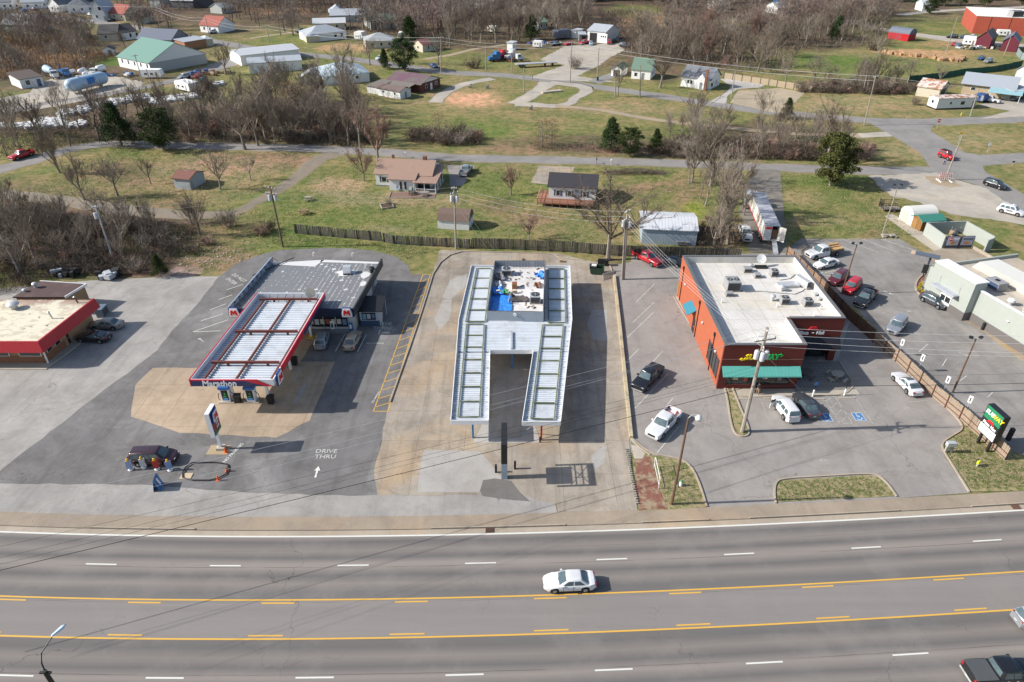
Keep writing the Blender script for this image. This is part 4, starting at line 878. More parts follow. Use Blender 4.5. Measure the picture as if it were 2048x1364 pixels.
for a,b_,nm in fas:
    A3 = Vector((a[0],a[1],0)); B3 = Vector((b_[0],b_[1],0))
    m4.bar(A3+Vector((0,0,CZ -.45)),B3+Vector((0,0,CZ -.45)),.14,.9)
m4.build('inner_fascia',WHP,t)
m.box(-38.2,-30.1,65.2,65.32,CZ -.12,CZ+.06); m.extr([(-30.1,65.2,CZ -.12),(-31.6,65.2,CZ -.12),(-29.2,65.2,CZ -.9),(-28.5,65.2,CZ -.9)],(0,.11,0)); m.box(-38.2,-38.08,65.2,65.32,CZ -.9,CZ)
m.bar((-38.22,65.3,CZ -.02),(-36.82,86.5,CZ -.02),.1,.16)
m.bar((-28.09,68.3,CZ -.42),(-27.07,86.6,CZ -.42),.12,.9); m.extr([(-28.2,68.3,CZ+.03),(-28.2,68.3,CZ -.87),(-28.22,67.5,CZ -.87),(-28.2,68.0,CZ+.03)],(.14,0,0)); m.build('red_edge',RED,t)
m2.extr([(-38.08,65.21,CZ -.13),(-31.6,65.21,CZ -.13),(-29.25,65.21,CZ -.9),(-38.08,65.21,CZ -.9)],(0,.1,0)); m2.bar((-28.06,69.3,CZ -.62),(-27.04,86.5,CZ -.62),.12,.5); m2.build('navy_edge',NAVP,t)
text('Marathon',1.05,(-34.7,65.16,CZ -.5),(R_(90),0,0),WHP,t,.03,.12,.03,'sign_letters',1.0)
m_logo(-28.02,66.6,CZ -.5,1.35,t,R_(87))
m = MB()
for f_ in (.13,.52,.95):
    m.bar((c1[0]+9.8*f_,65.6,CZ -.45),(c4[0]+9.5*f_,85.4,CZ -.45),.2,.24)
m.build('long_beam',RUST,t)
m = MB()
for f_ in (.18,.52,.93):
    y = 65.4+21.1*f_; xo = 1.4*f_; MB().bar((-37.3+xo,y,CZ -.18),(-28.9+xo*.8,y,CZ -.18),.28,.3).build('cross_beam',RUST,t)
    for x in (-35.3,-30.4): MB().bar((x+xo,y,CZ -.7),(x+xo,y,CZ -.34),.24).build('beam_stub',RUST,t)
m = MB()
for k in range(8): x = -36+k*1.15; m.bar((x,86.3,CZ -.1),(x,85.2,CZ -.6),.06)
m.build('brace',DGREY,t)
POSTS = [(-34.9,68.1),(-30.5,68.0),(-29.7,74.9),(-34.3,74.9),(-28.9,82.9),(-33.4,82.9)]
for x,y in POSTS: MB().box(x -.15,x+.15,y -.15,y+.15,0,CZ -.8).build('post',WHP,t)
for x,y in POSTS[4:5]: MB().box(x -.7,x+.7,y -.5,y+.5,0,.2).build('post_base',YL2,t)
dish((-28.9,85.9,CZ -.6),.75,'round cream satellite dish on the back edge of the fuel canopy',.3,mat('cream_dish',(.6,.56,.46),.5),.1,.5)
# pumps
def pump(x,y,label):
    o = thing('fuel_pump',label,'fuel pump',(x,y,0),0,'fuel pumps at the front of the canopy')
    MB().box(-.95,.95,-.55,.55,.03,.2).build('island_base',CONC,o)
    MB().extr([(-.5,-.42,.2),(.5,-.42,.2),(.62,-.42,2.1),(-.62,-.42,2.1)],(0,.84,0)).build('cabinet',WHP,o)
    MB().box(-.66,.66,-.5,.5,2.1,2.45).build('top_sign',mat('pump_blue',(.03,.12,.4),.4),o)
    f_ = MB().box(-.4,.4,-.46,-.42,.5,2.0).build('face',BLK,o); MB().box(-.3,.3,-.48,-.46,.5,.85).build('keypad_panel',mat('pump_light_blue',(.1,.3,.6),.4),f_)
    MB().box(-.2,.15,-.48,-.46,1.0,1.15).box(-.05,.1,-.48,-.46,1.3,1.6).build('button_panel',GRN,f_)
    for s in (-1,1): MB().tube([(s*.6,0,1.6),(s*.95,-.1,1.2),(s*1.05,-.1,.5),(s*.85,-.1,.15)],.045,6).build('hose',BLK,o)
pump(-35.7,68.0,'white fuel pump with black face, left of the two under the canopy front'); pump(-32.6,68.0,'white fuel pump with black face, right of the two under the canopy front')
def bin_(x,y,label,m_=BLK,name='trash_bin',cat='trash bin'):
    o = thing(name,label,cat,(x,y,0)); MB().extr([(-.3,-.33,0),(.3,-.33,0),(.38,-.33,1.05),(-.38,-.33,1.05)],(0,.66,0)).build('body',m_,o); MB().box(-.42,.42,-.4,.4,1.05,1.15).build('lid',m_,o); return o
for (px_,py_),l in (((477,804),'black trash bin between the two fuel pumps'),((543,806),'black trash bin beside the front right canopy post'),((590,729),'black trash bin beside the middle right canopy post')):
    q = at(px_,py_); bin_(q.x,q.y,l)
# ---- metal carhop canopy ----
t = thing('drive_in_canopy','large white corrugated U-shaped drive-in canopy with two front wings','canopy',(0,75,0),0,None,True)
DZ = 3.05; PR = .37
OLV = mat('olive_steel',(.11,.13,.05),.7,.2,3,c2=(.3,.3,.25),m2=(.5,.7))
DECK = deckm('drive_in_deck',DZ+.0,DZ+.06)
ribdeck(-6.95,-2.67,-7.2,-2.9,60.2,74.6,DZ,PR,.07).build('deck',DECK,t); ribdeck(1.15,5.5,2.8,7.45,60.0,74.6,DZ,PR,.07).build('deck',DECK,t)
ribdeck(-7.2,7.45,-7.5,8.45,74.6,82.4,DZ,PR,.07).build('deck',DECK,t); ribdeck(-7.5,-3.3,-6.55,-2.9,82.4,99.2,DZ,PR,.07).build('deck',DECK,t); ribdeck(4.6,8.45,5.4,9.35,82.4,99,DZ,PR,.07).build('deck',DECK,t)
edge = [(-6.95,60.1),(-2.67,60.1),(-2.9,74.5),(2.8,74.5),(1.15,59.9),(5.5,59.9),(8.45,82.4),(9.35,99),(5.5,99.1),(-3,99.2),(-6.55,99.2),(-7.5,82.4)]
m = MB()
for i in range(12):
    if i == 8: continue
    a,b_ = edge[i],edge[(i+1) % 12]; m.bar((a[0],a[1],3.12),(b_[0],b_[1],3.12),.08,.62)
m.build('fascia',WHP,t)
def lerp(a,b_,f_): return Vector(a)*(1 -f_)+Vector(b_)*f_
m = MB()
def ladder(a0,a1,b0,b1,n,z=DZ+.22):
    A0,A1,B0,B1 = [Vector((*p,z)) for p in (a0,a1,b0,b1)]
    m.bar(A0,A1,.12,.16); m.bar(B0,B1,.12,.16)
    for k in range(n+1): m.bar(lerp(A0,A1,k/n)+Vector((.1,0,0)),lerp(B0,B1,k/n) -Vector((.1,0,0)),.13,.14)
ladder((-6.2,60.9),(-6.35,81.2),(-3.75,60.9),(-3.9,81.2),7); ladder((2.15,60.6),(4.25,81.0),(4.8,60.5),(7.15,81.0),7)
ladder((-6.5,81.9),(-5.7,98.3),(-3.8,81.9),(-3.3,98.3),5); ladder((5.1,81.6),(5.8,98.2),(7.5,81.6),(8.4,98.2),5)
m.build('roof_frame',OLV,t)
m = MB()
for k in range(31):
    f_ = k/30; y = 61+f_*37
    xo = 5.6+(y -60)*.1315 if y < 82.4 else 8.45+(y -82.4)*.054; MB().bar((xo -.05,y,DZ+.35),(xo -.55,y,DZ+.06),.06,.05).build('fascia_brace',STEEL,t)
    xl = -6.95 -(y -60)*.0245 if y < 82.4 else -7.5+(y -82.4)*.0566; MB().bar((xl+.05,y,DZ+.35),(xl+.5,y,DZ+.06),.06,.05).build('fascia_brace',STEEL,t)
for k in range(10):
    y = 61+k*1.4; MB().bar((-2.7,y,DZ+.35),(-3.2,y,DZ+.06),.06,.05).build('fascia_brace',STEEL,t); MB().bar((1.35+(y -61)*.113,y,DZ+.35),(1.85+(y -61)*.113,y,DZ+.06),.06,.05).build('fascia_brace',STEEL,t)
MB().bar((-.05,75,DZ+.2),(-.05,79.3,DZ+.2),.25,.2).build('roof_duct',STEEL,t)
PB,PRD = mat('blue_post',(.02,.2,.5),.5),mat('red_post',(.5,.02,.02),.5)
MB().box(-4.65,-4.45,60.9,61.1,0,2.95).build('post',PB,t,label='blue canopy post'); MB().box(3.3,3.5,60.5,60.7,0,2.95).build('post',PRD,t,label='red canopy post')
MB().box(-.12,.08,75.1,75.3,0,2.95).build('post',PB,t,label='blue canopy post behind the opening')
for x,y in ((-4.9,70),(-5,80),(-4.6,92),(4.9,70),(6.3,80),(6.9,92)): MB().box(x -.1,x+.1,y -.1,y+.1,0,2.95).build('post',PB if x < 0 else PRD,t)
MB().bar((3.2,60.9,2.6),(1.3,62.0,.05),.08).build('strut',GREY,t)
# kitchen block in the canopy
t = thing('kitchen_block','grey ribbed kitchen block with a littered white roof rising through the drive-in canopy','building',(.5,88,0),0,None,True)
KW = ribbed('blue_grey_ribbed',(.33,.37,.42),'x',.22,var=.06,depth=.02,dark=.3); KH = 4.65
k1,k2,k3_,k4 = (-3.45,82.5),(4.4,82.2),(5.25,98.2),(-2.7,98.2)
m = MB(); kp = [k1,k2,k3_,k4]
for i in range(4):
    a,b_ = kp[i],kp[(i+1) % 4]; m.bar((a[0],a[1],KH/2),(b_[0],b_[1],KH/2),.16,KH)
m.build('wall',KW,t)
MB().prism([(-3.35,82.6),(4.3,82.3),(5.15,98.1),(-2.6,98.1)],3.5,3.7).build('roof',pave('littered_white_roof',(.72,.71,.70),(.6,.58,.56),crack=0,stain=.6,grain=.15,tint=(.5,.47,.43)),t)
m = MB(); rim(m,kp,.1,KH,KH+.06,-.05); m.build('coping',DGREY,t)
m = MB()
for k in range(17):
    f_ = k/16; x = -2.6+7.7*f_
    if 11 < k < 13: continue
    MB().bar((x,98.0,3.75),(x,98.0,4.6),.05).bar((x,97.98,4.55),(x,97.3,3.75),.04).build('parapet_brace',DGREY,t)
for k in range(14): y = 83+k*1.1; MB().bar((-3.3+(y -83)*.045,y,4.55),(-2.8+(y -83)*.045,y,3.75),.05).build('parapet_brace',DGREY,t)
vs_ = MB().lathe((.45,82.2,4.2),[(.25,-.05),(.25,.05)],14,'y').build('round_vent',WHITE,t)
ac_unit(1013,548,3.72,1.5,1.4,1.0,'square grey roof unit with a black fan at the back left of the littered roof',1,m_=STEEL)
ac_unit(1070,603,3.72,1.5,1.5,1.2,'blue-grey roof unit with a fan at the front right of the littered roof',1,m_=STEEL)
TARP = NB('blue_tarp'); tc_ = TARP.mix(TARP.ramp(TARP.noise(1.4,5,.7,dist=1.5),.35,.65),(.015,.16,.62),(.06,.32,.8)); TARP.bump(TARP.noise(2.2,5,.6,dist=2),.8,.2); TARP = TARP.out(tc_,.35)
def crumple(name,pts,z,m_,lbl,cat,amp=.15,n=10,smooth=60):
    a,b_,c_,d_ = [at(*p,z) for p in pts]; r2 = random.Random(len(lbl)); vs = []
    for i in range(n+1):
        for j in range(n+1):
            u,v_ = i/n,j/n; p = (a*(1 -u)+b_*u)*(1 -v_)+(d_*(1 -u)+c_*u)*v_
            vs.append((p.x+r2.uniform(-.06,.06),p.y+r2.uniform(-.08,.08),z+.05+amp*r2.random()+amp*math.sin(u*7+v_*3)*.4))
    fs = [(i*(n+1)+j,(i+1)*(n+1)+j,(i+1)*(n+1)+j+1,i*(n+1)+j+1) for i in range(n) for j in range(n)]
    return tag(MB().add(vs,fs).build(name,m_,None,smooth),lbl,cat)
crumple('tarp',((978,622),(1023,624),(1024,594),(983,588)),3.72,TARP,'large blue tarp spread over the front left of the littered roof','tarp',.12,14)
crumple('tarp',((984,590),(1008,590),(1006,578),(985,575)),3.9,TARP,'crumpled blue tarp along the left parapet of the littered roof','tarp',.35)
crumple('tarp',((1071,558),(1089,558),(1090,547),(1067,548)),3.8,TARP,'balled blue tarp at the back right of the littered roof','tarp',.5)
crumple('tarp',((1002,587),(1017,588),(1015,581),(1001,580)),4.0,mat('green_tarp',(.05,.25,.06),.6),'small green cloth beside the crumpled blue tarp','tarp',.2)
crumple('debris_heap',((988,560),(1010,562),(1008,548),(992,546)),3.8,mat('dark_debris',(.15,.15,.17),.8,.6,3),'grey crumpled metal heap by the left parapet of the littered roof','debris',.4)
crumple('debris_heap',((1020,604),(1060,604),(1056,596),(1024,590)),3.75,mat('black_debris',(.08,.07,.07),.9,.6,3),'dark rubbish scattered beside the spread blue tarp','debris',.25)
crumple('debris_heap',((1068,576),(1082,577),(1082,566),(1070,565)),3.75,mat('rust_debris',(.2,.1,.06),.9,.5,3),'rusty scraps at the right of the littered roof','debris',.2)
crumple('debris_heap',((990,575),(1003,577),(1003,566),(992,565)),3.8,mat('pale_sheets',(.5,.52,.56),.6,.2,3),'pale plastic sheeting by the left parapet of the littered roof','debris',.35)
q = at(1029,575,3.72); o = thing('box_vent','rusty orange box vent in the middle of the littered roof','box',(q.x,q.y,3.72)); MB().box(-.38,.38,-.5,.5,0,.75).build('body',RUST if 0 else mat('orange_rust',(.3,.13,.05),.8,.4,4),o); MB().box(-.3,.3,-.42,.42,.75,.78).build('top',mat('rust_top',(.22,.08,.04),.8,.4),o)
for (px_,py_),l in (((996,584),'cardboard box on the crumpled blue tarp'),((1029,584),'cardboard box below the rusty box vent')):
    q = at(px_,py_,3.9); o = thing('cardboard_box',l,'box',(q.x,q.y,3.9),.2); MB().box(-.35,.35,-.2,.2,0,.3).build('carton',mat('cardboard',(.42,.3,.18),.9),o); MB().box(-.25,.25,-.1,.1,.3,.32).build('label_flap',WHITE,o)
tag(MB().tube([at(1017,604,3.9),at(1021,585,4.3)],.08,6).build('bent_pipe',STEEL),'bent silver pipe standing in the blue tarp','pipe')
tag(MB().tube([at(1018,607,3.95),at(1038,606,3.95)],.05,5).build('metal_bar',DGREY),'dark metal bar lying on the blue tarp','bar')
r9 = random.Random(31); mb = MB(); mb2 = MB()
for k in range(80):
    x,y = r9.uniform(-2.6,4.4),r9.uniform(84.5,97.6); (mb if k % 3 else mb2).cbox((x,y,3.74),(r9.uniform(.1,.7),r9.uniform(.05,.3),.06),r9.random()*3)
tag(mb.build('roof_litter',mat('dark_litter',(.12,.1,.09),.9,.6,3)),'dark scraps strewn over the littered roof','litter',None,'stuff'); tag(mb2.build('roof_litter',mat('tan_litter',(.4,.28,.18),.9,.4,3)),'tan scraps strewn over the littered roof','litter',None,'stuff')
# ---- red-roofed shop at left ----
t = thing('red_trim_shop','tan block shop with a red ribbed mansard and stained cream roof at the left edge','building',(-70,80,0),0,None,True)
REDR = ribbed('red_ribbed_mansard',(.42,.02,.03),'y',.3,var=.1,depth=.04,dark=.35); REDR2 = ribbed('red_ribbed_mansard_front',(.42,.02,.03),'x',.3,var=.1,depth=.04,dark=.35)
CRM = NB('stained_cream_roof'); cc = CRM.mix(CRM.ramp(CRM.noise(.5,7,.7,vec=CRM.mapping((1,1.6,1))),.5,.56),(.62,.58,.45),(.5,.44,.33)); cc = CRM.mix(CRM.ramp(CRM.noise(.9,6,.75),.62,.66),cc,(.2,.13,.08))
sp_ = CRM.n('ShaderNodeSeparateXYZ'); CRM.l(CRM.tc.outputs['Object'],sp_.inputs[0]); mk = CRM.math('MULTIPLY',CRM.ramp(sp_.outputs[1],3.5,7.5),CRM.ramp(CRM.noise(.35,7,.7),.44,.5)); cc = CRM.mix(mk,cc,(.22,.11,.09)); CRM = CRM.out(cc,.9)
wl = mat('tan_block_wall',(.36,.22,.12),.85,.1,c2=(.3,.17,.09)); 
RX0,RXa,RXb,RY0,RY1 = -90,-62.3,-60.9,75.2,86.9
m = MB(); m.prism([(RX0,RY0+1.2),(RXa -1.0,RY0+1.2),(RXb -1.1,RY1 -.3),(RX0,RY1 -.3)],0,3.4); m.build('wall',wl,t)
MB().prism([(RX0,RY0+1.12),(RXa -.95,RY0+1.12),(RXa -.45,RY0+5.2),(RX0,RY0+5.2)],0,1.15).build('brick_base',brickm('speckled_brick',(.3,.12,.06),(.3,.22,.15),(.12,.06,.04)),t)
MB().prism([(RX0,RY0+.1),(RXa -.1,RY0+.1),(RXb -.1,RY1 -.1),(RX0,RY1 -.1)],3.5,4.0).build('roof',CRM,t)
m = MB(); m.extr([(0,0,4.15),(0,-.35,2.75),(0,-.28,2.7),(0,.15,4.15)],(1,0,0)); m = MB()
m.add([(RX0,RY0+.05,4.2),(RXa,RY0+.05,4.2),(RXa+.35,RY0 -.35,2.7),(RX0,RY0 -.35,2.7),(RX0,RY0+.25,4.2),(RXa -.2,RY0+.25,4.2),(RXa+.1,RY0 -.1,2.7),(RX0,RY0 -.1,2.7)],[(0,1,2,3),(4,5,6,7),(0,1,5,4),(3,2,6,7),(1,2,6,5)])
m.build('front_mansard',REDR2,t)
m = MB(); m.add([(RXa,RY0+.05,4.2),(RXb,RY1,4.2),(RXb+.4,RY1+.1,2.7),(RXa+.35,RY0 -.35,2.7),(RXa -.2,RY0+.25,4.2),(RXb -.2,RY1,4.2),(RXb+.1,RY1,2.7),(RXa+.1,RY0 -.1,2.7)],[(0,1,2,3),(4,5,6,7),(0,1,5,4),(3,2,6,7),(1,2,6,5)])
m.build('side_mansard',REDR,t)
for x in (-65.0,-69.3,-73.5): f = MB().box(x -1.5,x+1.5,RY0+1.08,RY0+1.14,1.2,2.5).build('window',WHITE,t); MB().box(x -1.4,x+1.4,RY0+1.05,RY0+1.1,1.28,2.42).build('pane',GL,f)
for y in (77.6,79.2): f = MB(); xx = -63.3+(y -76.4)*.13; f.box(xx,xx+.07,y -.6,y+.6,1.25,2.4); f = f.build('window',WSID,t); MB().box(xx+.05,xx+.1,y -.5,y+.5,1.3,2.35).build('pane',GL,f)
f = MB().box(-62.75,-62.66,81.0,82.0,.05,2.3).build('door',BLK,t); MB().box(-62.66,-62.6,81.1,81.2,1,1.15).build('door_handle',STEEL,f)
MB().box(-63.1,-62.95,RY0+1.0,RY0+1.15,0,3).build('downpipe',WHITE,t)
MB().prism([(RX0,RY0 -.4),(RXa -.2,RY0 -.4),(RXb+.7,RY1),(RXb -2,RY1),(RXa -1.4,RY0+1.3),(RX0,RY0+1.3)],0,.12).build('step',CONC,t)
vent(29,617,4.0,'domed silver exhaust fan on the stained cream roof',.8,1.1); 
for (px_,py_),l in (((156,606),'rusty pipe with a cap at the back of the stained cream roof'),((105,637),'leaning white pipe in the middle of the stained cream roof')):
    q = at(px_,py_,4.0); o = thing('vent_pipe',l,'vent pipe',(q.x,q.y,4.0)); MB().tube([(0,0,0),(-.2,0,1.0)],.11,7).build('pipe',STEEL if px_ < 120 else WOODB,o); MB().lathe((-.2,0,1.0),[(.2,0),(.05,.15)],8).build('cap',STEEL,o)
q = at(193,640); o = thing('cooling_box','blue-grey cooler box against the right wall of the red trimmed shop','cooler',(q.x+.3,q.y+1.5,0)); MB().box(-.5,.5,-.9,.9,0,1.4).build('casing',mat('blue_cooler',(.12,.17,.22),.6),o); MB().box(.5,.53,-.7,.7,.2,1.2).build('grille',RTUD,o)
t = thing('back_annex','low annex with a dark brown roof behind the red trimmed shop','building',(-70,90,0),0,None,True)
BRN = mat('brown_roof',(.085,.052,.05),.9,.2,2,c2=(.12,.085,.075),m2=(.5,.7))
P_ = [at(173,568,3.2),at(80,562,3.2),at(25,594,3.2),at(130,594,3.2)]
MB().prism([(p.x,p.y) for p in P_],3.0,3.2).build('roof',BRN,t); m = MB(); m.prism([(P_[0].x -.3,P_[0].y -.2),(P_[1].x+.3,P_[1].y -.2),(P_[2].x+.3,P_[2].y+.2),(P_[3].x -.3,P_[3].y+.2)],0,3.0); m.build('wall',wl,t)
MB().bar(P_[0]+Vector((0,0,-.05)),P_[3]+Vector((0,0,-.05)),.12,.35).bar(P_[0]+Vector((0,0,-.05)),P_[1]+Vector((0,0,-.05)),.1,.3).build('white_trim',WHITE,t)
vent(72,575,3.2,'silver exhaust fan on the brown annex roof',.4,.9); vent(50,583,3.2,'small white roof vent at the left of the brown annex roof',.3,.5)
# ---- grey green drive-through restaurant at right ----
t = thing('grey_restaurant','pale grey-green drive-through restaurant with cluttered roof at the right edge','building',(75,85,0),0,None,True)
PGR = mat('pale_grey_green',(.33,.36,.33),.8,.08); DBS = mat('taupe_base',(.13,.12,.115),.8,.1)
# wall line runs from A (far) to B (near right)
Aq,Bq = Vector((66.7,89.6,0)),Vector((73.2,64.5,0)); ex = (Bq -Aq).normalized(); ey = Vector((-ex.y,ex.x,0)); ey = ey if ey.x > 0 else -ey
L0 = (Bq -Aq).length+15; RH = 5.0
def Lp(s,w,z=0): p = Aq+ex*s+ey*w; return (p.x,p.y,z)
m = MB(); m.prism([Lp(2.2,1.2)[:2],Lp(L0,1.2)[:2],Lp(L0,1.5)[:2],Lp(2.5,1.5)[:2]],1.35,RH); m.prism([Lp(2.2,18)[:2],Lp(L0,18)[:2],Lp(L0,17.7)[:2],Lp(2.5,17.7)[:2]],1.35,RH); m.prism([Lp(-7.2,1.0)[:2],Lp(-7.2,18)[:2],Lp(-6.9,18)[:2],Lp(-6.9,1.0)[:2]],0,4.6)
m.prism([Lp(-7.2,1.0)[:2],Lp(-5.5,1.0)[:2],Lp(-5.5,1.3)[:2],Lp(-7.2,1.3)[:2]],0,4.6)
m.prism([Lp(-5.5,0)[:2],Lp(2.2,0)[:2],Lp(2.2,2.2)[:2],Lp(-5.5,2.2)[:2]],1.35,6.2); m.build('wall',PGR,t)
m = MB(); m.prism([Lp(-5.5,-.02)[:2],Lp(2.22,-.02)[:2],Lp(2.22,2.2)[:2],Lp(-5.5,2.2)[:2]],0,1.35); m.prism([Lp(2.22,1.18)[:2],Lp(L0,1.18)[:2],Lp(L0,1.5)[:2],Lp(2.22,1.5)[:2]],0,1.35); m.build('wall_base',DBS,t)
MB().prism([Lp(-6.9,1.3)[:2],Lp(L0,1.5)[:2],Lp(L0,17.7)[:2],Lp(-6.9,17.7)[:2]],3.9,4.1).build('roof',pave('tan_roof',(.5,.45,.38),(.4,.36,.31),crack=0,stain=.5,grain=.1,tint=(.5,.4,.28)),t)
m = MB(); m.bar(Lp(2.2,1.35,RH+.05),Lp(L0,1.35,RH+.05),.42,.12); m.bar(Lp(-5.6,1.1,6.26),Lp(2.3,1.1,6.26),2.4,.12); m.build('coping',WHP,t)
MB().extr([Lp(-5.9,8.0,4.1),Lp(-4.5,7.4,5.7),Lp(-4.5,11,5.7),Lp(-5.9,11,4.1)],tuple(ex*22)).build('white_screen_roof',mat('white_membrane',(.6,.59,.55),.6,.08),t)
w1 = MB().prism([Lp(-2.6,-.08)[:2],Lp(-.6,-.08)[:2],Lp(-.6,.02)[:2],Lp(-2.6,.02)[:2]],.9,2.9).build('service_window',WHITE,t); MB().prism([Lp(-2.5,-.12)[:2],Lp(-.7,-.12)[:2],Lp(-.7,-.06)[:2],Lp(-2.5,-.06)[:2]],1.3,2.2).build('pane',GL,w1)
MB().prism([Lp(-1.65,-.14)[:2],Lp(-1.55,-.14)[:2],Lp(-1.55,-.1)[:2],Lp(-1.65,-.1)[:2]],1.2,2.8).build('mullion',WHITE,w1)
MB().extr([Lp(-4,-1.1,3.1),Lp(-4,0,3.2),Lp(-4,0,3.35),Lp(-4,-1.1,3.35)],tuple(ex*4.4)).build('window_canopy',mat('light_steel_awning',(.36,.38,.42),.5),t)
for s in (-3.7,.1): MB().tube([Lp(s,-1.0,3.3),Lp(s,-.02,4.6)],.03,5).build('tie_rod',STEEL,t)
w1 = MB().prism([Lp(21.5,1.1)[:2],Lp(25,1.1)[:2],Lp(25,1.22)[:2],Lp(21.5,1.22)[:2]],.9,2.9).build('service_window',WHITE,t); MB().prism([Lp(21.7,1.05)[:2],Lp(24.8,1.05)[:2],Lp(24.8,1.12)[:2],Lp(21.7,1.12)[:2]],1.3,2.3).build('pane',GL,w1)
MB().extr([Lp(19.5,.1,3.1),Lp(19.5,1.2,3.2),Lp(19.5,1.2,3.35),Lp(19.5,.1,3.35)],tuple(ex*6)).build('window_canopy',mat('light_steel_awning',(.3,)*3),t)
for s in (8,14): MB().lathe(Lp(s,1.05,3.2),[(.05,-.12),(.22,0),(.05,.12)],10).build('wall_light',WHP,t)
MB().prism([Lp(4.9,.85)[:2],Lp(5.2,.85)[:2],Lp(5.2,1.15)[:2],Lp(4.9,1.15)[:2]],0,1.2).build('bollard',BLK,t)
def onroof(s,w): return Aq+ex*s+ey*w
for k,(s,w,a,b_,h_,l) in enumerate(((.8,5.6,2.4,1.8,1.3,'large grey roof unit with blue debris side near the white slope of the grey-green restaurant'),(8.2,4.0,1.2,1.0,.9,'first white box fan in the row on the grey-green restaurant roof'),(10.0,4.2,1.2,1.0,.9,'second white box fan in the row on the grey-green restaurant roof'),(12.0,4.0,1.4,1.1,1.0,'third white box fan in the row on the grey-green restaurant roof'))):
    p = onroof(s,w); o = thing('air_conditioner',l,'air conditioner',(p.x,p.y,4.1),math.atan2(ex.y,ex.x)); MB().box(-a/2,a/2,-b_/2,b_/2,.1,h_).build('casing',RTU if k == 0 else DWHITE,o); MB().box(-a/2+.1,a/2 -.1,-b_/2 -.02,-b_/2,.25,h_ -.15).build('grille',mat('dark_blue_side',(.05,.08,.15),.6,.5,3) if k == 0 else RTUD,o); MB().lathe((0,0,h_),[(.35,0),(.35,.06),(.3,.06),(.3,.02)],12).build('fan_ring',BLK,o)
for s,w,l in ((5.5,3.6,'bulbous white exhaust fan left in the row on the grey-green restaurant roof'),(9.2,3.0,'bulbous white exhaust fan in the middle of the grey-green restaurant roof'),(11.0,2.9,'silver exhaust fan right of the middle of the grey-green restaurant roof')):
    p = onroof(s,w); o = thing('roof_vent',l,'roof vent',(p.x,p.y,4.1)); MB().lathe((0,0,0),[(.3,0),(.3,.5)],10).build('stack',STEEL,o); MB().lathe((0,0,.5),[(.3,0),(.55,.1),(.5,.4),(.2,.55)],12).build('cap',DWHITE,o,40)
# block bin store
t = thing('bin_enclosure','grey block bin enclosure with two picture gates behind the drive-through lane','enclosure',(80,116,0),0,None,True)
e1,e2,e3,e4 = (77.5,118.9),(77.7,112.7),(84.2,113.0),(85.2,119.2); EH = 2.45
m = MB(); m.bar((*e1,EH/2),(*e2,EH/2),.25,EH); m.bar((*e1,EH/2),(e4[0],e4[1]+.3,EH/2),.25,EH); m.bar((e4[0],e4[1]+.3,EH/2),(86.3,112.4,EH/2),.25,EH); m.build('wall',PGR,t)
MB().bar((84.1,110.9,EH/2),(85.9,112.0,EH/2),.22,EH).build('side_gate',PGR,t)
gd = mat('gate_frame',(.05,.055,.07),.6)
for k,(x0,x1) in enumerate(((77.9,80.3),(80.45,82.9))):
    g = MB().box(x0,x1,112.5+k*.1,112.6+k*.1,.2,2.5).build('gate',gd,t); m = MB().box(x0+.2,x1 -.15,112.46+k*.1,112.5+k*.1,.75,2.4).build('gate_poster',mat('poster_pale',(.38,.4,.48),.5),g)
    pm = MB().lathe(((x0+x1)/2,112.44+k*.1,1.2),[(.5,-.02),(.5,.02)],14,'y').build('poster_food',mat('food_orange',(.45,.2,.06),.6,.5,6),g); pm.scale = (1,1,.55); pm.location.z += .55
    if k == 0: MB().lathe((x0+.75,112.44,1.95),[(.36,-.02),(.36,.02)],14,'y').build('poster_roundel',REDL,g); text('NEW',.26,(x0+.75,112.4,1.95),(R_(90),0,0),WHP,g,.01,0,.01)
    MB().box(x0+(1.15 if k == 0 else .4),x1 -.25,112.43+k*.1,112.46+k*.1,2.0,2.1).box(x0+(1.15 if k == 0 else .5),x1 -.3,112.43+k*.1,112.46+k*.1,1.8,1.88).build('poster_line',WHP if k == 0 else NAVY,g)
o = thing('heap_of_boxes','brown and white cartons heaped inside the bin enclosure','boxes',(79.3,114.3,0))
for k in range(7): MB().cbox((rr.uniform(-.9,1.2),rr.uniform(-.6,.8),.5+.3*k),(.7,.6,.55),rr.random()).build('carton',[mat('cardboard',(1,)*3),WHITE,BLK][k % 3],o)
o = thing('steel_rack','grey steel rack standing inside the bin enclosure','rack',(82,116.5,0))
for x in (-.8,.8): 
    for y in (-.5,.5): MB().box(x -.03,x+.03,y -.03,y+.03,0,2.4).build('upright',STEEL,o)
for z in (.7,1.4,2.1): MB().box(-.8,.8,-.5,.5,z,z+.05).build('shelf',DGREY,o)
# three small sheds at the bin store
BARN = mat('barn_white_siding',(.66,.62,.54),.8,.06)
house('white barrel-roofed storage shed beside the wooden shed','shed',(1797,437),(1821,452),5.2,1.7,'barrel','y',1.5,BARN,mat('pale_shed_roof',(.6,.59,.55),.6,.05),doors=[('f',1.5,1.5,2.2,mat('shed_door_cream',(.5,.47,.36),.8))],name='storage_shed')
house('honey-brown wooden shed with green metal roof against the bin enclosure','shed',(1818,450),(1839,463),4.8,1.9,'gable','y',.7,mat('honey_wood',(.22,.11,.035),.8,.25,3),ribbed('green_metal_roof',(.05,.22,.17),'x',.4),doors=[('f',1.2,1.3,1.8,mat('honey_wood_door',(.27,.15,.05),.8,.2,3))],ov=.15,name='storage_shed')
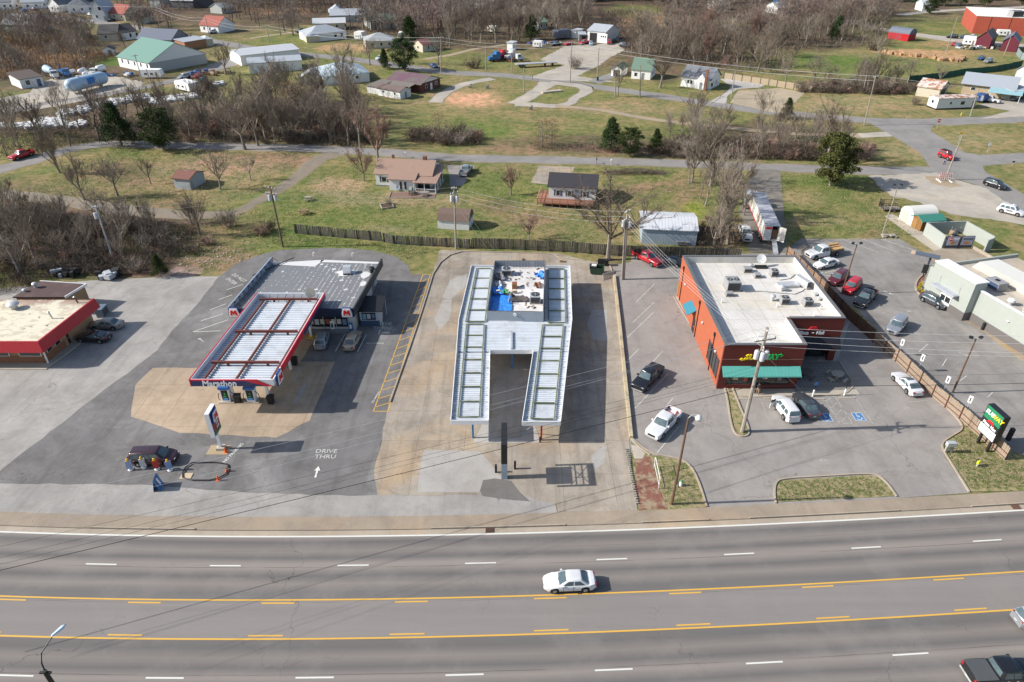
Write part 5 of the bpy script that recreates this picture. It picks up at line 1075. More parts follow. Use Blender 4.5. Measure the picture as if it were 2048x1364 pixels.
# ================= VEHICLES =================
PAINT = {'white': paint('car_white',(.62,.63,.64)),'black': paint('car_black',(.012,.013,.016),.2),'silver': paint('car_silver',(.38,.4,.43),.3,.5),'grey': paint('car_grey',(.09,.1,.115),.25,.5),
         'red': paint('car_red',(.45,.012,.02)),'maroon': paint('car_maroon',(.10,.014,.022),.25),'dmaroon': paint('car_dark_maroon',(.035,.012,.018),.25),'gold': paint('car_gold',(.42,.36,.27),.3,.4),
         'beige': paint('car_beige',(.3,.28,.24),.3,.4),'blue': paint('car_blue',(.02,.05,.16),.25),'lblue': paint('car_bright_blue',(.02,.15,.4),.3),'bluegrey': paint('car_blue_grey',(.16,.22,.3),.3,.3),'ltblue': paint('car_pale_blue',(.35,.45,.55),.35),'green': paint('car_green',(.05,.12,.06),.4)}
HLG = mat('headlamp_lens',(.55,.58,.6),.15,.1,coat=.5); TLG = mat('taillamp_lens',(.35,.01,.012),.25,.1,coat=.5); PLATE = mat('number_plate',(.45,.47,.5),.5,.2,10)
KINDS = {
 # L, W, wheel x front, rear, wheel r, belt z, roof z, cabin: windshield base, roof front, roof rear, rear base x, hood front z, deck z, bed start
 'sedan': dict(L=4.75,W=1.82,wf=1.42,wr=-1.38,r=.33,belt=.93,roof=1.44,c=(1.0,.25,-1.0,-1.75),hz=.72,dz=.98),
 'coupe': dict(L=4.8,W=1.86,wf=1.45,wr=-1.38,r=.35,belt=.94,roof=1.38,c=(.85,.05,-.9,-1.85),hz=.72,dz=.98),
 'suv': dict(L=4.75,W=1.9,wf=1.42,wr=-1.4,r=.37,belt=1.08,roof=1.72,c=(1.15,.5,-1.95,-2.25),hz=.88,dz=1.08),
 'hatch': dict(L=4.3,W=1.8,wf=1.32,wr=-1.3,r=.34,belt=1.0,roof=1.58,c=(1.1,.4,-1.55,-2.02),hz=.8,dz=1.02),
 'van': dict(L=5.1,W=1.98,wf=1.6,wr=-1.45,r=.35,belt=1.08,roof=1.75,c=(1.55,.75,-2.2,-2.45),hz=.86,dz=1.1),
 'pickup': dict(L=5.85,W=2.02,wf=1.85,wr=-1.75,r=.41,belt=1.18,roof=1.88,c=(1.2,.55,-.85,-1.0),hz=1.02,dz=1.18,bed=-1.08),
 'jeep': dict(L=4.1,W=1.8,wf=1.3,wr=-1.15,r=.42,belt=1.15,roof=1.85,c=(.75,.6,-1.75,-1.85),hz=1.02,dz=1.1),
}
def car_parts(kind):
    k = KINDS[kind]; L,Wd,wf,wr,r = k['L'],k['W'],k['wf'],k['wr'],k['r']; hw_ = Wd/2; ch = L/2; bed = k.get('bed')
    c0,c1,c2,c3 = k['c']; belt,roof = k['belt'],k['roof']; box_ = kind in ('jeep',)
    def ztop(x):
        P = [(ch,k['hz'] -.12),(ch -.12,k['hz'] -.02),(ch -.5,k['hz']+.04),(c0+.1,belt -.03),(c0,belt),(c3,belt+.02),(c3 -.15,k['dz']),(-ch+.15,k['dz'] -.02),(-ch,k['dz'] -.2 if not bed else k['dz'])]
        P.sort(); return float(np.interp(x,[p[0] for p in P],[p[1] for p in P]))
    def halfw(x):
        e = ch -abs(x); f_ = 1 -(.32 if x > 0 else .24)*max(0,1 -e/.9) ** 2.4
        if bed or box_: f_ = 1 -(.16 if x > 0 else .07)*max(0,1 -e/.6) ** 2
        return hw_*f_
    R = r+.07
    def zbot(x):
        z = .2+(.12 if abs(x) > ch -.25 else 0)+(.14 if bed or box_ else 0)
        for w_ in (wf,wr):
            d = abs(x -w_)
            if d < R: z = max(z,r+math.sqrt(R*R -d*d))
        return z
    xs = set([ch,ch -.05,ch -.12,ch -.3,ch -.5,c0+.1,c0,c3,c3 -.15,-ch+.3,-ch+.15,-ch+.05,-ch,0,.5,-.5])
    for w_ in (wf,wr):
        for q in range(-8,9): xs.add(w_+R*math.sin(q/8*math.pi/2))
        xs.add(w_ -R -.004); xs.add(w_+R+.004)
    xs = sorted(xs,reverse=True); st = []
    if bed: xs = sorted(set(xs) | {bed+.001,bed,-ch+.1,-ch+.101},reverse=True)
    vs = []; fs = []; NP = 16
    for x in xs:
        w,zb,zt = halfw(x),zbot(x),ztop(x); zm = max(zb+.01,zb+(zt -zb)*.45)
        if bed and x <= bed and x >= -ch+.1: h = [(w*.93,zb),(w*.985,min(zm,zb+.12)),(w,zm),(w,zt -.08),(w -.02,zt),(w -.1,zt),(w -.1,.72),(0,.72)]
        else: h = [(w*.93,zb),(w*.985,min(zm,zb+.12)),(w,zm),(w*.98,zt -.09),(w*.93,zt -.02),(w*.6,zt+.025),(w*.3,zt+.04),(0,zt+.045)]
        row = h+[(-a,b_) for a,b_ in reversed(h)]; vs += [(x,a,b_) for a,b_ in row]
    for i in range(len(xs) -1): fs += [(i*NP+j,(i+1)*NP+j,(i+1)*NP+j+1,i*NP+j+1) for j in range(NP -1)]
    fs += [tuple(range(NP)),tuple(range((len(xs) -1)*NP,len(xs)*NP))[::-1]]
    body = MB().add(vs,fs); wb,wr_ = hw_*.9,hw_*(.70 if not box_ else .82)
    if bed: wr_ = hw_*.74
    zr = roof; zb_ = belt -.03
    # cabin shell: rings from belt to roof
    def ring(z,f_):
        x0 = c0+(c1 -c0)*f_; x3 = c3+(c2 -c3)*f_; w = wb+(wr_ -wb)*f_
        return [(x0,-w*.86,z),(x0+.09*(1 -f_*.6),0,z),(x0,w*.86,z),(x0 -.14,w,z),((x0+x3)/2,w*1.015,z),(x3+.12,w,z),(x3,w*.86,z),(x3 -.05*(1 -f_),0,z),(x3,-w*.86,z),(x3+.12,-w,z),((x0+x3)/2,-w*1.015,z),(x0 -.14,-w,z)]
    rings = [ring(zb_,0),ring(zb_+(zr -zb_)*.5,.47),ring(zr -.05,.95),[(x*.985 if 0 else x,y*.93,zr) for x,y,z in ring(zr,1.0)]]
    top = [(x+(-.12 if x > (c1+c2)/2 else .12),y*.6,zr+.03) for x,y,z in rings[3]]; rings.append(top)
    n = 12; o = len(body.v)
    body.add([v for rg in rings for v in rg],[(i*n+j,(i+1)*n+j,(i+1)*n+(j+1) % n,i*n+(j+1) % n) for i in range(4) for j in range(n)]+[tuple(range(4*n,5*n))])
    P = {'body': (body,'paint',38)}
    ws = MB(); off = Vector((.012,0,.012))
    a0,a1 = rings[0],rings[2]
    def pane(idx,f0,f1,push,k0=.0,k1=1.0):
        mb = MB(); pts = []
        for f_ in (f0,.5,f1):
            for i in idx:
                p = Vector(a0[i]).lerp(Vector(rings[1][i]),f_*2) if f_ <= .5 else Vector(rings[1][i]).lerp(Vector(a1[i]),f_*2 -1); pts.append(p+Vector(push)*1.3)
        m_ = len(idx); mb.add([tuple(p) for p in pts],[(r*m_+q,r*m_+q+1,r*m_+m_+q+1,r*m_+m_+q) for q in range(m_ -1) for r in (0,1)]); return mb
    P['windshield'] = (pane([0,1,2],.06,.95,(.02,0,.012)),'glass',30)
    P['rear_window'] = (pane([6,7,8],.18 if not bed else .25,.93,(-.02,0,.012)),'glass',30)
    def sidewin(s,x0f,x1f,name):
        mb = MB(); pts = []
        for f_,z in ((.12,0),(.9,0)):
            zz = zb_+(zr -.05 -zb_)*f_; w = wb+(wr_ -wb)*f_*.95; xa = (c0 -.1)+(c1 -c0)*f_*.95; xb = (c3+.14)+(c2 -c3)*f_*.95
            Lx = xa -xb; pts.append((xa -Lx*x0f,s*(w*1.012+.012),zz)); pts.append((xa -Lx*x1f,s*(w*1.012+.012),zz))
        mb.add(pts,[(0,1,3,2)]); return mb
    spl = [(.07,.46),(.51,.93)] if kind not in ('van','suv') else [(.05,.33),(.37,.66),(.70,.96)]
    if kind == 'coupe': spl = [(.07,.62),(.66,.92)]
    for s in (-1,1):
        for a,b_ in spl: P['side_window%d%d' % (s,int(a*100))] = (sidewin(s,a,b_,''),'glass',0)
    ex_ = ch -.06
    for s in (-1,1):
        zc = k['hz'] -.12; m_ = MB().box(ex_ -.12,ex_+.035,s*(halfw(ex_) -.2) -.16,s*(halfw(ex_) -.2)+.16,zc -.07,zc+.07); P['headlight%d' % s] = (m_,'head',0)
        zc = k['dz'] -(.18 if not bed else .22); hh = .1 if kind in ('sedan','coupe') else .2; yy = s*(halfw(-ch+.05) -.13)
        P['taillight%d' % s] = (MB().box(-ch -.012,-ch+.12,yy -(.14 if kind in ('sedan','coupe') else .08),yy+(.14 if kind in ('sedan','coupe') else .08),zc -hh,zc+hh),'tail',0)
        P['mirror%d' % s] = (MB().box(c0 -.42,c0 -.22,s*hw_*.93+(0 if s > 0 else -.16*(1.4 if bed else 1)),s*hw_*.93+(.16*(1.4 if bed else 1) if s > 0 else 0),belt,belt+.15),'paint',0)
    P['grille'] = (MB().box(ch -.1,ch+.012,-halfw(ch)*.55,halfw(ch)*.55,.42+(.15 if bed else 0),k['hz'] -.16),'black',0)
    P['bumper'] = (MB().box(-ch -.03,-ch+.1,-halfw(-ch)*.96,halfw(-ch)*.96,.36,.54),'bump' if not bed else 'chrome',0); P['bumper2'] = (MB().box(ch -.15,ch+.03,-halfw(ch)*.9,halfw(ch)*.9,.32,.44),'bump' if not bed else 'chrome',0)
    P['number_plate'] = (MB().box(-ch -.045,-ch -.03,-.16,.16,.55 if not bed else .4,.67 if not bed else .52),'plate',0)
    for s in (-1,1):
        sm_ = MB().box(wr+R+.02,wf -R -.02,s*hw_*.965 -.02,s*hw_*.965+.02,.24+(.14 if bed or box_ else 0),.34+(.14 if bed or box_ else 0)); zt_ = belt -.06
        for x in ([c0 -.35,(c0+c3)/2+.1]+([c3+.35] if kind not in ('coupe','pickup') else [])): sm_.box(x -.014,x+.014,s*(hw_*.985) -.02,s*(hw_+.003),.3,zt_)
        P['side_trim%d' % s] = (sm_,'black',0)
        for x in ((c0+c3)/2+.25,c3+.6)[:1 if kind == 'coupe' else 2]: P['door_handle%d%d' % (s,int(x*10))] = (MB().box(x,x+.16,s*hw_*.99 -.02,s*hw_*.99+.03,belt -.17,belt -.13),'chrome',0)
    P['underbody'] = (MB().box(-ch+.2,ch -.2,-hw_*.8,hw_*.8,.22,.5),'black',0)
    return P
WHM = {}
def wheel_meshes(r):
    if r in WHM: return WHM[r]
    t_ = MB().lathe((0,0,0),[(r*.62,-.11),(r*.95,-.11),(r,-.06),(r,.06),(r*.95,.11),(r*.62,.11)],20,'y').mesh('wheel',40); t_.materials.append(TYRE)
    m_ = MB().lathe((0,0,0),[(r*.62,-.10),(r*.55,-.115),(r*.2,-.10),(r*.16,-.125)],16,'y')
    m_.lathe((0,0,0),[(r*.16,.125),(r*.2,.10),(r*.55,.115),(r*.62,.10)],16,'y')
    for q in range(5):
        a = q*1.2566
        for s in (-1,1): m_.bar((r*.15*math.cos(a),s*.118,r*.15*math.sin(a)),(r*.58*math.cos(a),s*.118,r*.58*math.sin(a)),.06,.02)
    m_ = m_.mesh('rim',40); m_.materials.append(RIM); WHM[r] = (t_,m_); return WHM[r]
CARM = {}
def car(kind,col,fr,rr_,label,cat=None,name=None,mid=None,group=None,simple=False,tint=None):
    """fr, rr_: photo pixels on the ground under the nose and the tail"""
    a,b_ = at(*fr),at(*rr_); d = a -b_; c = (a+b_)/2 if mid is None else at(*mid)
    cat = cat or {'suv': 'suv','pickup': 'pickup truck','van': 'minivan','jeep': 'jeep'}.get(kind,'car')
    name = name or {'suv': 'suv','pickup': 'pickup_truck','van': 'minivan','jeep': 'off_road_car'}.get(kind,'car')
    o = thing(name,label,cat,(c.x,c.y,.045),math.atan2(d.y,d.x),group)
    if kind not in CARM:
        CARM[kind] = {}
        for pn,(mb,mk,sm) in car_parts(kind).items():
            me = mb.mesh(''.join(ch_ for ch_ in pn if not ch_.isdigit() and ch_ != '-'),sm); me.materials.append({'paint': None,'glass': CARGL,'head': HLG,'tail': TLG,'black': BLK,'bump': None,'chrome': STEEL,'plate': PLATE}[mk]); CARM[kind][pn] = (me,mk)
    kk = KINDS[kind]; pm = PAINT[col]
    for pn,(me,mk) in CARM[kind].items():
        q = bpy.data.objects.new(me.name.split('.')[0],me); COL.objects.link(q); q.parent = o
        if mk in ('paint','bump'): q.material_slots[0].link = 'OBJECT'; q.material_slots[0].material = pm
    tm,rm = wheel_meshes(kk['r'])
    for x in (kk['wf'],kk['wr']):
        for s in (-1,1):
            w = bpy.data.objects.new('wheel',tm); COL.objects.link(w); w.parent = o; w.location = (x,s*(kk['W']/2 -.1),kk['r'])
            if not simple: v_ = bpy.data.objects.new('rim',rm); COL.objects.link(v_); v_.parent = w
    return o
car('sedan','white',(1090,1173),(1186,1169),'white sedan driving left on the highway',)
car('hatch','silver',(2125,1243),(2022,1248),'silver hatchback leaving the frame on the highway at the right edge')
o = car('pickup','black',(2068,1352),(1930,1358),'black pickup with a grey bed cover at the bottom right of the highway')
MB().box(-2.88,-1.1,-.93,.93,1.17,1.22).build('bed_cover',mat('grey_bed_cover',(.07,.075,.08),.8,.1),o)
car('van','dmaroon',(357,921),(266,924),'dark maroon minivan parked beside the price sign')
car('hatch','silver',(650,672),(641,702),'silver hatchback with a black roof parked at the store front')
o = list(bpy.data.objects)[-1]
car('sedan','gold',(714,672),(698,703),'pale gold sedan parked nearest the drive-thru lettering at the store')
car('sedan','beige',(188,655),(243,656),'dusty beige sedan nosed against the red trimmed shop wall')
car('coupe','black',(160,679),(220,682),'black coupe beside the dusty beige sedan')
o = car('pickup','black',(1272,786),(1316,742),'black pickup with a black bed cover on the angled parking lines'); MB().box(-2.88,-1.1,-.93,.93,1.17,1.21).build('bed_cover',BLK,o)
o = car('pickup','white',(1302,880),(1348,832),'white pickup with red tools in its open bed')
for k,(x,y,rz) in enumerate(((-1.6,.3,.4),(-2.1,-.4,1.3),(-2.4,.4,.2))):
    tag(o2 := MB().cbox((x,y,.85),(.9,.14,.16),rz).build('tool',mat('red_tools',(.35,.06,.03),.6)),None); o2.parent = o
o = car('suv','white',(1550,799),(1588,851),'white suv with its driver door open in front of the brick shop'); MB().bar((.9,.98,.75),(.55,1.75,.75),.07,.75).build('open_door',PAINT['white'],o); MB().bar((.8,1.05,1.35),(.52,1.7,1.35),.05,.35).build('open_door_frame',BLK,o)
car('coupe','grey',(1594,795),(1626,840),'dark grey sedan right of the white suv with the open door')
o = car('coupe','white',(1789,752),(1834,797),'white coupe with a sunroof alongside the wooden fence'); MB().box(-.5,.0,-.45,.45,1.405,1.418).build('sunroof',CARGL,o)
car('pickup','red',(1318,535),(1272,512),'red pickup under the bare branches behind the brick shop')
car('sedan','black',(1318,522),(1366,535),'black sedan between the red pickup and the orange wall')
car('pickup','white',(1495,493),(1484,456),'white pickup facing the camera beside the long box trailer')
car('sedan','white',(1627,539),(1674,528),'white sedan parked below the white flatbed truck')
car('suv','maroon',(1659,574),(1691,553),'dark maroon suv nosed to the fence above the bright red suv')
car('suv','red',(1687,594),(1716,567),'bright red suv nosed to the fence beside the lamp post')
car('pickup','black',(1710,622),(1746,586),'black pickup nosed to the fence below the bright red suv')
car('suv','silver',(1776,676),(1805,642),'silver suv parked alone by the fence')
car('hatch','grey',(1888,620),(1844,598),'charcoal hatchback at the service window of the grey restaurant')
o = car('jeep','red',(1903,322),(1880,313),'red off-road car with a black soft top on the cross street','jeep'); MB().box(-1.78,.5,-.72,.72,1.84,1.9).build('soft_top',BLK,o); MB().lathe((-2.12,0,1.0),[(.25,-.1),(.36,-.1),(.36,.1),(.25,.1)],14,'x').build('spare_wheel',TYRE,o)
car('suv','black',(2008,381),(1970,369),'black suv driving right on the cross street')
o = car('suv','white',(2046,434),(1994,421),'white police suv with black side lettering on the gravel')
for s,r_ in ((-1,0),(1,math.pi)): q = text_mesh('POLICE',.34,.006,.1,.02); q.materials.clear(); q.materials.append(BLK); q = bpy.data.objects.new('side_lettering',q); COL.objects.link(q); q.parent = o; q.location = (-.15,s*.962,.82); q.rotation_euler = (R_(90),0,r_)
MB().box(-.15,.15,-.55,.55,1.75,1.85).build('light_bar',WHITE,o)
car('pickup','silver',(937,340),(927,353),'pale silver pickup on the drive beside the white house with a brown roof')
car('pickup','red',(24,322),(66,309),'red pickup by the side street at the left edge')
car('sedan','blue',(878,139),(857,131),'dark blue sedan on the upper street beside the large cedar')
car('sedan','white',(753,121),(768,117),'white sedan on the upper street behind the bare trees')
car('pickup','black',(592,67),(613,64),'black pickup parked on the far grass by the dirt drive',simple=True)
car('sedan','lblue',(38,25),(56,22),'bright blue car on the street of white houses',simple=True)
car('sedan','maroon',(62,20),(74,21),'maroon car behind the bright blue car',simple=True)
for a in (('suv','black',(1895,76),(1912,77),'black suv on the bare ground left of the two cars by the brick hall'),('sedan','blue',(1919,78),(1935,74),'dark blue car beside the white car near the brick hall'),('suv','white',(1935,79),(1950,75),'white suv near the brick hall'),
          ('sedan','red',(1903,93),(1912,89),'red car behind the white box trailer'),('sedan','bluegrey',(1909,95),(1923,91),'blue-grey car in front of the red car by the white box'),('sedan','blue',(1955,122),(1968,117),'dark blue car behind the green fence'),('suv','silver',(1966,128),(1984,123),'silver suv nearest the green fence'),
          ('pickup','white',(1990,206),(1966,202),'white pickup parked beside the blue-covered trailer'),('suv','grey',(2036,198),(2022,203),'dark suv under the carport of the long tan house'),
          ('sedan','red',(1129,92),(1143,89),'red car at the left of the garage yard'),('pickup','red',(1161,90),(1175,87),'red pickup left of the white garage'),('sedan','ltblue',(1182,93),(1182,86),'pale car in front of the garage door'),('pickup','red',(1219,91),(1218,84),'red pickup right of the garage door'),
          ('suv','silver',(358,160),(380,155),'silver suv on the lane beside the junk heap'),('sedan','blue',(385,150),(402,146),'dark blue car in the junk heap'),('sedan','bluegrey',(396,166),(412,162),'blue-grey car in the junk heap nearest the meadow'),('sedan','grey',(1104,92),(1118,90),'dark grey car by the bushes left of the red cars'),
          ('sedan','red',(392,157),(402,153),'rusty red car in the middle of the junk heap'),('sedan','silver',(1066,86),(1076,84),'silver car half hidden at the edge of the woods'),('suv','grey',(1258,95),(1240,93),'dark suv at the right end of the garage'),
          ('sedan','black',(216,44),(228,42),'black car on the street by the gabled white house'),('sedan','white',(175,30),(186,32),'white car on the street by the gabled white house'),('sedan','grey',(30,44),(44,42),'dark car by the left woods on the far street'),('suv','silver',(420,68),(432,66),'silver suv in the drive of the red roofed cottage')):
    car(*a,simple=True)
# flatbed with lumber
a,b_ = at(1606,522),at(1690,506); d = (a -b_); c = (a+b_)/2; c.y += .4
o = thing('flatbed_truck','white flatbed truck loaded with sawn lumber beside the white sedan','truck',(c.x,c.y,.04),math.atan2(d.y,d.x))
p_ = car_parts('pickup'); 
m = MB()
pb = KINDS['pickup']; body = p_['body'][0]
for pn in ('windshield','rear_window','side_window-17','side_window-151','side_window17','side_window151','grille','headlight-1','headlight1','mirror-1','mirror1'):
    if pn in p_:
        mb,mk,sm = p_[pn]; mb.v = [(v[0]+.75,v[1]*1.05,v[2]*1.12) for v in mb.v]; mb.build(''.join(ch_ for ch_ in pn if not ch_.isdigit() and ch_ != '-'),{'glass': CARGL,'head': HLG,'black': BLK,'paint': PAINT['white']}[mk],o)
mb = MB(); keep = [i for i,v in enumerate(body.v) if v[0] > -1.07]; ks = set(keep); mp = {v: i for i,v in enumerate(keep)}
mb.add([(body.v[i][0]+.75,body.v[i][1]*1.05,body.v[i][2]*1.12) for i in keep],[tuple(mp[i] for i in f) for f in body.f if all(i in ks for i in f)]); mb.build('cab',PAINT['white'],o,38)
MB().box(-3.4,-.4,-1.1,1.1,.95,1.1).build('flatbed',DGREY,o); MB().box(-3.3,.3,-.4,.4,.6,.8).build('chassis',BLK,o)
r3 = random.Random(4); LUM = mat('fresh_lumber',(.5,.31,.14),.8,.2,2)
MB().box(-3.3,-.5,-.9,.1,1.1,1.55).box(-3.2,-.6,.12,.95,1.1,1.4).build('lumber_stack',LUM,o); MB().box(-3.25,-.55,-.85,-.3,1.55,1.75).build('lumber_top',mat('lumber_top',(.42,.26,.11),.8,.25,3),o)
for x in (2.6,-2.0):
    for s in (-1,1): w = bpy.data.objects.new('wheel',wheel_meshes(.41)[0]); COL.objects.link(w); w.parent = o; w.location = (x,s*.95,.41); v_ = bpy.data.objects.new('rim',wheel_meshes(.41)[1]); COL.objects.link(v_); v_.parent = w
def wheels(o,xs,hw_,r=.48):
    for x in xs:
        for s in (-1,1): w = bpy.data.objects.new('wheel',wheel_meshes(r)[0]); COL.objects.link(w); w.parent = o; w.location = (x,s*hw_,r); v_ = bpy.data.objects.new('rim',wheel_meshes(r)[1]); COL.objects.link(v_); v_.parent = w
# long box trailer, x axis towards its open rear door
a,b_ = at(1546,452,4.0),at(1516,385,4.0); d = a -b_; LT = d.length
o = thing('box_trailer','long white box trailer with a red stripe and an open rear door','trailer',(b_.x,b_.y,.04),math.atan2(d.y,d.x)); TB = mat('trailer_white',(.62,.6,.55),.5,.08,c2=(.5,.42,.33),m2=(.55,.7))
m = MB(); m.box(0,LT,-1.3,-1.24,1.2,3.95).box(0,LT,1.24,1.3,1.2,3.95).box(0,.06,-1.24,1.24,1.2,3.95).box(0,LT,-1.24,1.24,1.15,1.25); m.build('box',TB,o)
MB().box(-.05,LT+.03,-1.33,1.33,3.95,4.02).build('roof',ribbed('trailer_roof',(.4,.41,.44),'x',1.2,var=.06,dark=.12),o)
for s in (-1,1): MB().box(0,LT,s*1.31 -.02,s*1.31+.02,1.2,1.5).build('red_stripe',mat('faded_red',(.45,.04,.04),.6),o)
f = MB().box(LT,LT+.06,-1.22,0,1.2,3.9).build('closed_door',mat('door_silver',(.5,.52,.54),.5),o); MB().box(LT+.06,LT+.09,-1.1,-.05,3.35,3.75).build('door_logo',REDL,f)
MB().bar((LT,1.3,2.55),(LT+.75,2.25,2.55),.05,2.7).build('open_door',TB,o); MB().box(LT -3,LT -.5,.2,1.1,1.3,3.0).build('cargo',mat('cargo_brown',(.2,.12,.07),.8,.3),o)
MB().box(1,LT -1,-.4,.4,.85,1.15).build('chassis',BLK,o); MB().extr([(LT,.3,1.25),(LT+3.4,.3,.08),(LT+3.4,.3,0),(LT,.3,1.17)],(0,.85,0)).build('ramp',STEEL,o)
text('moving',.9,(LT*.62,-1.32,2.9),(R_(90),0,0),mat('faded_letter',(.3,.1,.1),.7),o,.01) if 0 else None
for k in range(3): MB().box(LT*.5+k*1.1,LT*.5+k*1.1+.7,-1.315,-1.3,2.3+.2*(k % 2),3.1).build('side_mark',mat('faded_mark',(.35,.2,.18),.7,.3),o)
wheels(o,(LT -2,LT -3.3),1.1)
o.location.x += 0
o = thing('truck_cab','white tractor cab at the head of the long box trailer','truck',(b_.x -.3,b_.y+2.6,.04),math.atan2(d.y,d.x)+math.pi)
MB().box(-1,1.1,-1.15,1.15,.7,3.0).build('cab',PAINT['white'],o); MB().box(1.1,2.4,-.95,.95,.7,1.9).build('hood',PAINT['white'],o); MB().box(1.08,1.14,-1,1,1.95,2.8).build('windshield',CARGL,o); wheels(o,(1.7,-1.2),1.0)
# utility trailer
q = at(1779,421); o = thing('utility_trailer','open black mesh utility trailer with a tall gate on the grass','trailer',(q.x,q.y,0),0)
MB().box(-1.9,1.9,-.9,.9,.5,.6).build('deck',WOODP,o); m = MB()
for z in (.75,1.1): m.bar((-1.9,-.9,z),(1.9,-.9,z),.06).bar((-1.9,.9,z),(1.9,.9,z),.06)
for k in range(9): x = -1.9+k*.475; m.bar((x,-.9,.55),(x,-.9,1.1),.05).bar((x,.9,.55),(x,.9,1.1),.05)
m.build('rail',BLK,o); m = MB()
for k in range(9): m.bar((-1.95,-.9+k*.225,.6),(-2.05,-.9+k*.225,2.3),.05)
m.bar((-2.05,-.9,2.3),(-2.05,.9,2.3),.06).bar((-2.0,-.9,1.5),(-2.0,.9,1.5),.05); m.build('tail_gate',BLK,o)
m = MB()
for k in range(14): m.bar((-1.8+k*.28,.92,.6),(-1.8+k*.28,.92,2.0),.03)
m.bar((-1.9,.92,2.0),(1.9,.92,2.0),.06).build('mesh_side',BLK,o); wheels(o,(.4,),1.0,.33)
# propane yard: big tank, tank truck, mixer truck, tow truck, small tanks
PBL = mat('pale_blue_tank',(.36,.48,.6),.4,.08,c2=(.3,.38,.46),m2=(.6,.8)); 
def tank(p,q_,r,z,label,m_=PBL,name='propane_tank',cat='tank',legs=True):
    a,b_ = at(*p),at(*q_); d = b_ -a; L = d.length; o = thing(name,label,cat,(a.x,a.y,0),math.atan2(d.y,d.x))
    pr = [(.02,-r*.95)]+[(r*math.sin(t_*math.pi/12),-r*math.cos(t_*math.pi/12)) for t_ in range(1,7)]+[(r,L)]+[(r*math.cos(t_*math.pi/12),L+r*math.sin(t_*math.pi/12)) for t_ in range(1,6)]+[(.02,L+r*.95)]
    MB().lathe((0,0,z),pr,18,'x').build('shell',m_,o,50)
    for x in (L*.15,L*.85): MB().box(x -.2,x+.2,-r*.8,r*.8,0,z -r*.5).build('saddle',CONC,o)
    return o,L
o,L = tank((148,187),(208,172),2.0,2.6,'huge pale blue propane storage tank with a blue logo square'); MB().cbox((L*.52,-1.85,3.1),(2.6,.4,2.0)).build('logo_panel',mat('logo_panel_blue',(.02,.16,.45),.5),o); MB().lathe((3,0,4.5),[(.3,0),(.3,.5)],8).build('valve_dome',WHITE,o)
tank((141,150),(149,147),.6,1.0,'small white propane tank left of the other small tanks',WHP); tank((162,149),(170,146),.8,1.1,'white propane tank between the tow truck and the tank truck',WHP); tank((170,154),(176,151),.7,1.0,'short white propane tank touching the tank truck',WHP)
def bigtruck(p,q_,label,cabc,load,name='tank_truck'):
    a,b_ = at(*p),at(*q_); d = a -b_; o = thing(name,label,'truck',(b_.x,b_.y,.04),math.atan2(d.y,d.x)); L = d.length
    MB().box(0,L -.2,-.45,.45,.75,1.0).build('chassis',BLK,o); MB().box(L -2.9,L -1.3,-1.1,1.1,.9,2.7).build('cab',PAINT[cabc],o,30); MB().box(L -1.3,L,-.9,.9,.8,1.8).build('hood',PAINT[cabc],o); MB().extr([(L -1.32,-.95,1.9),(L -1.32,.95,1.9),(L -1.32,.95,2.55),(L -1.32,-.95,2.55)],(.05,0,0)).build('windshield',CARGL,o)
    for s in (-1,1): MB().box(L -2.5,L -1.5,s*1.11 -.02,s*1.11+.02,1.8,2.5).build('side_window',CARGL,o)
    wheels(o,(L -1.0,.9,2.1),.95)
    if load == 'tank': MB().lathe((0,0,2.1),[(.05,-.2),(.8,0),(1.1,.5),(1.1,L -3.9),(.8,L -3.4),(.05,L -3.2)],16,'x').build('tank',WHP,o,50)
    if load == 'mixer': MB().lathe((0,0,2.3),[(.3,-.6),(.7,0),(1.35,1.6),(1.35,2.8),(.9,L -3.6),(.3,L -3.3)],16,'x').build('drum',PBL,o,50); MB().box(-.6,-.2,-.4,.4,1.0,3.0).build('chute',STEEL,o)
    if load == 'crane': MB().bar((.3,0,1.2),(1.6,0,3.2),.3).build('boom',PAINT['blue'],o); MB().box(0,L -3.1,-1,1,1.0,1.4).build('bed',PAINT['lblue'],o)
    if load == 'sleeper': MB().box(L -4.6,L -2.9,-1.15,1.15,.9,3.6).build('sleeper',PAINT[cabc],o,30)
    return o
bigtruck((183,155),(212,147),'white propane tank truck with a long rounded tank','white','tank'); bigtruck((115,159),(94,150),'concrete mixer truck with a pale blue drum','white','mixer','mixer_truck'); bigtruck((138,155),(122,146),'blue crane truck behind the mixer truck','lblue','crane','crane_truck')
bigtruck((977,124),(998,122),'blue semi-truck cab parked by the upper street','lblue','sleeper','semi_truck'); bigtruck((990,121),(1009,118),'red semi-truck cab behind the blue cab','red','sleeper','semi_truck'); bigtruck((1012,121),(1033,116),'white semi-truck cab behind the brown flatbed','white','sleeper','semi_truck'); bigtruck((1047,122),(1020,124),'white and tan day-cab truck with a rusty frame','white','none','semi_truck')
def camper(p,q_,D,h,label,name='camper_trailer',m_=None,cat='camper'):
    loc,rz,Wd = frame_AB(p,q_); o = thing(name,label,cat,loc,rz); m_ = m_ or WHITE
    MB().extr([(0,0,.6),(Wd,0,.6),(Wd+.3,0,1.3),(Wd -.1,0,h),(.3,0,h),(0,0,h -.5)],(0,D,0)).build('body',m_,o)
    for x in (.2,.5): MB().box(Wd*x,Wd*x+Wd*.14,-.03,.01,1.4,2.0).build('window',GL,o)
    MB().box(Wd*.75,Wd*.75+.7,-.03,.01,.7,2.3).build('door',GREY,o)
    for x in (Wd*.45,Wd*.58):
        for y in (.15,D -.15): w = bpy.data.objects.new('wheel',wheel_meshes(.33)[0]); COL.objects.link(w); w.parent = o; w.location = (x,y,.33)
    return o
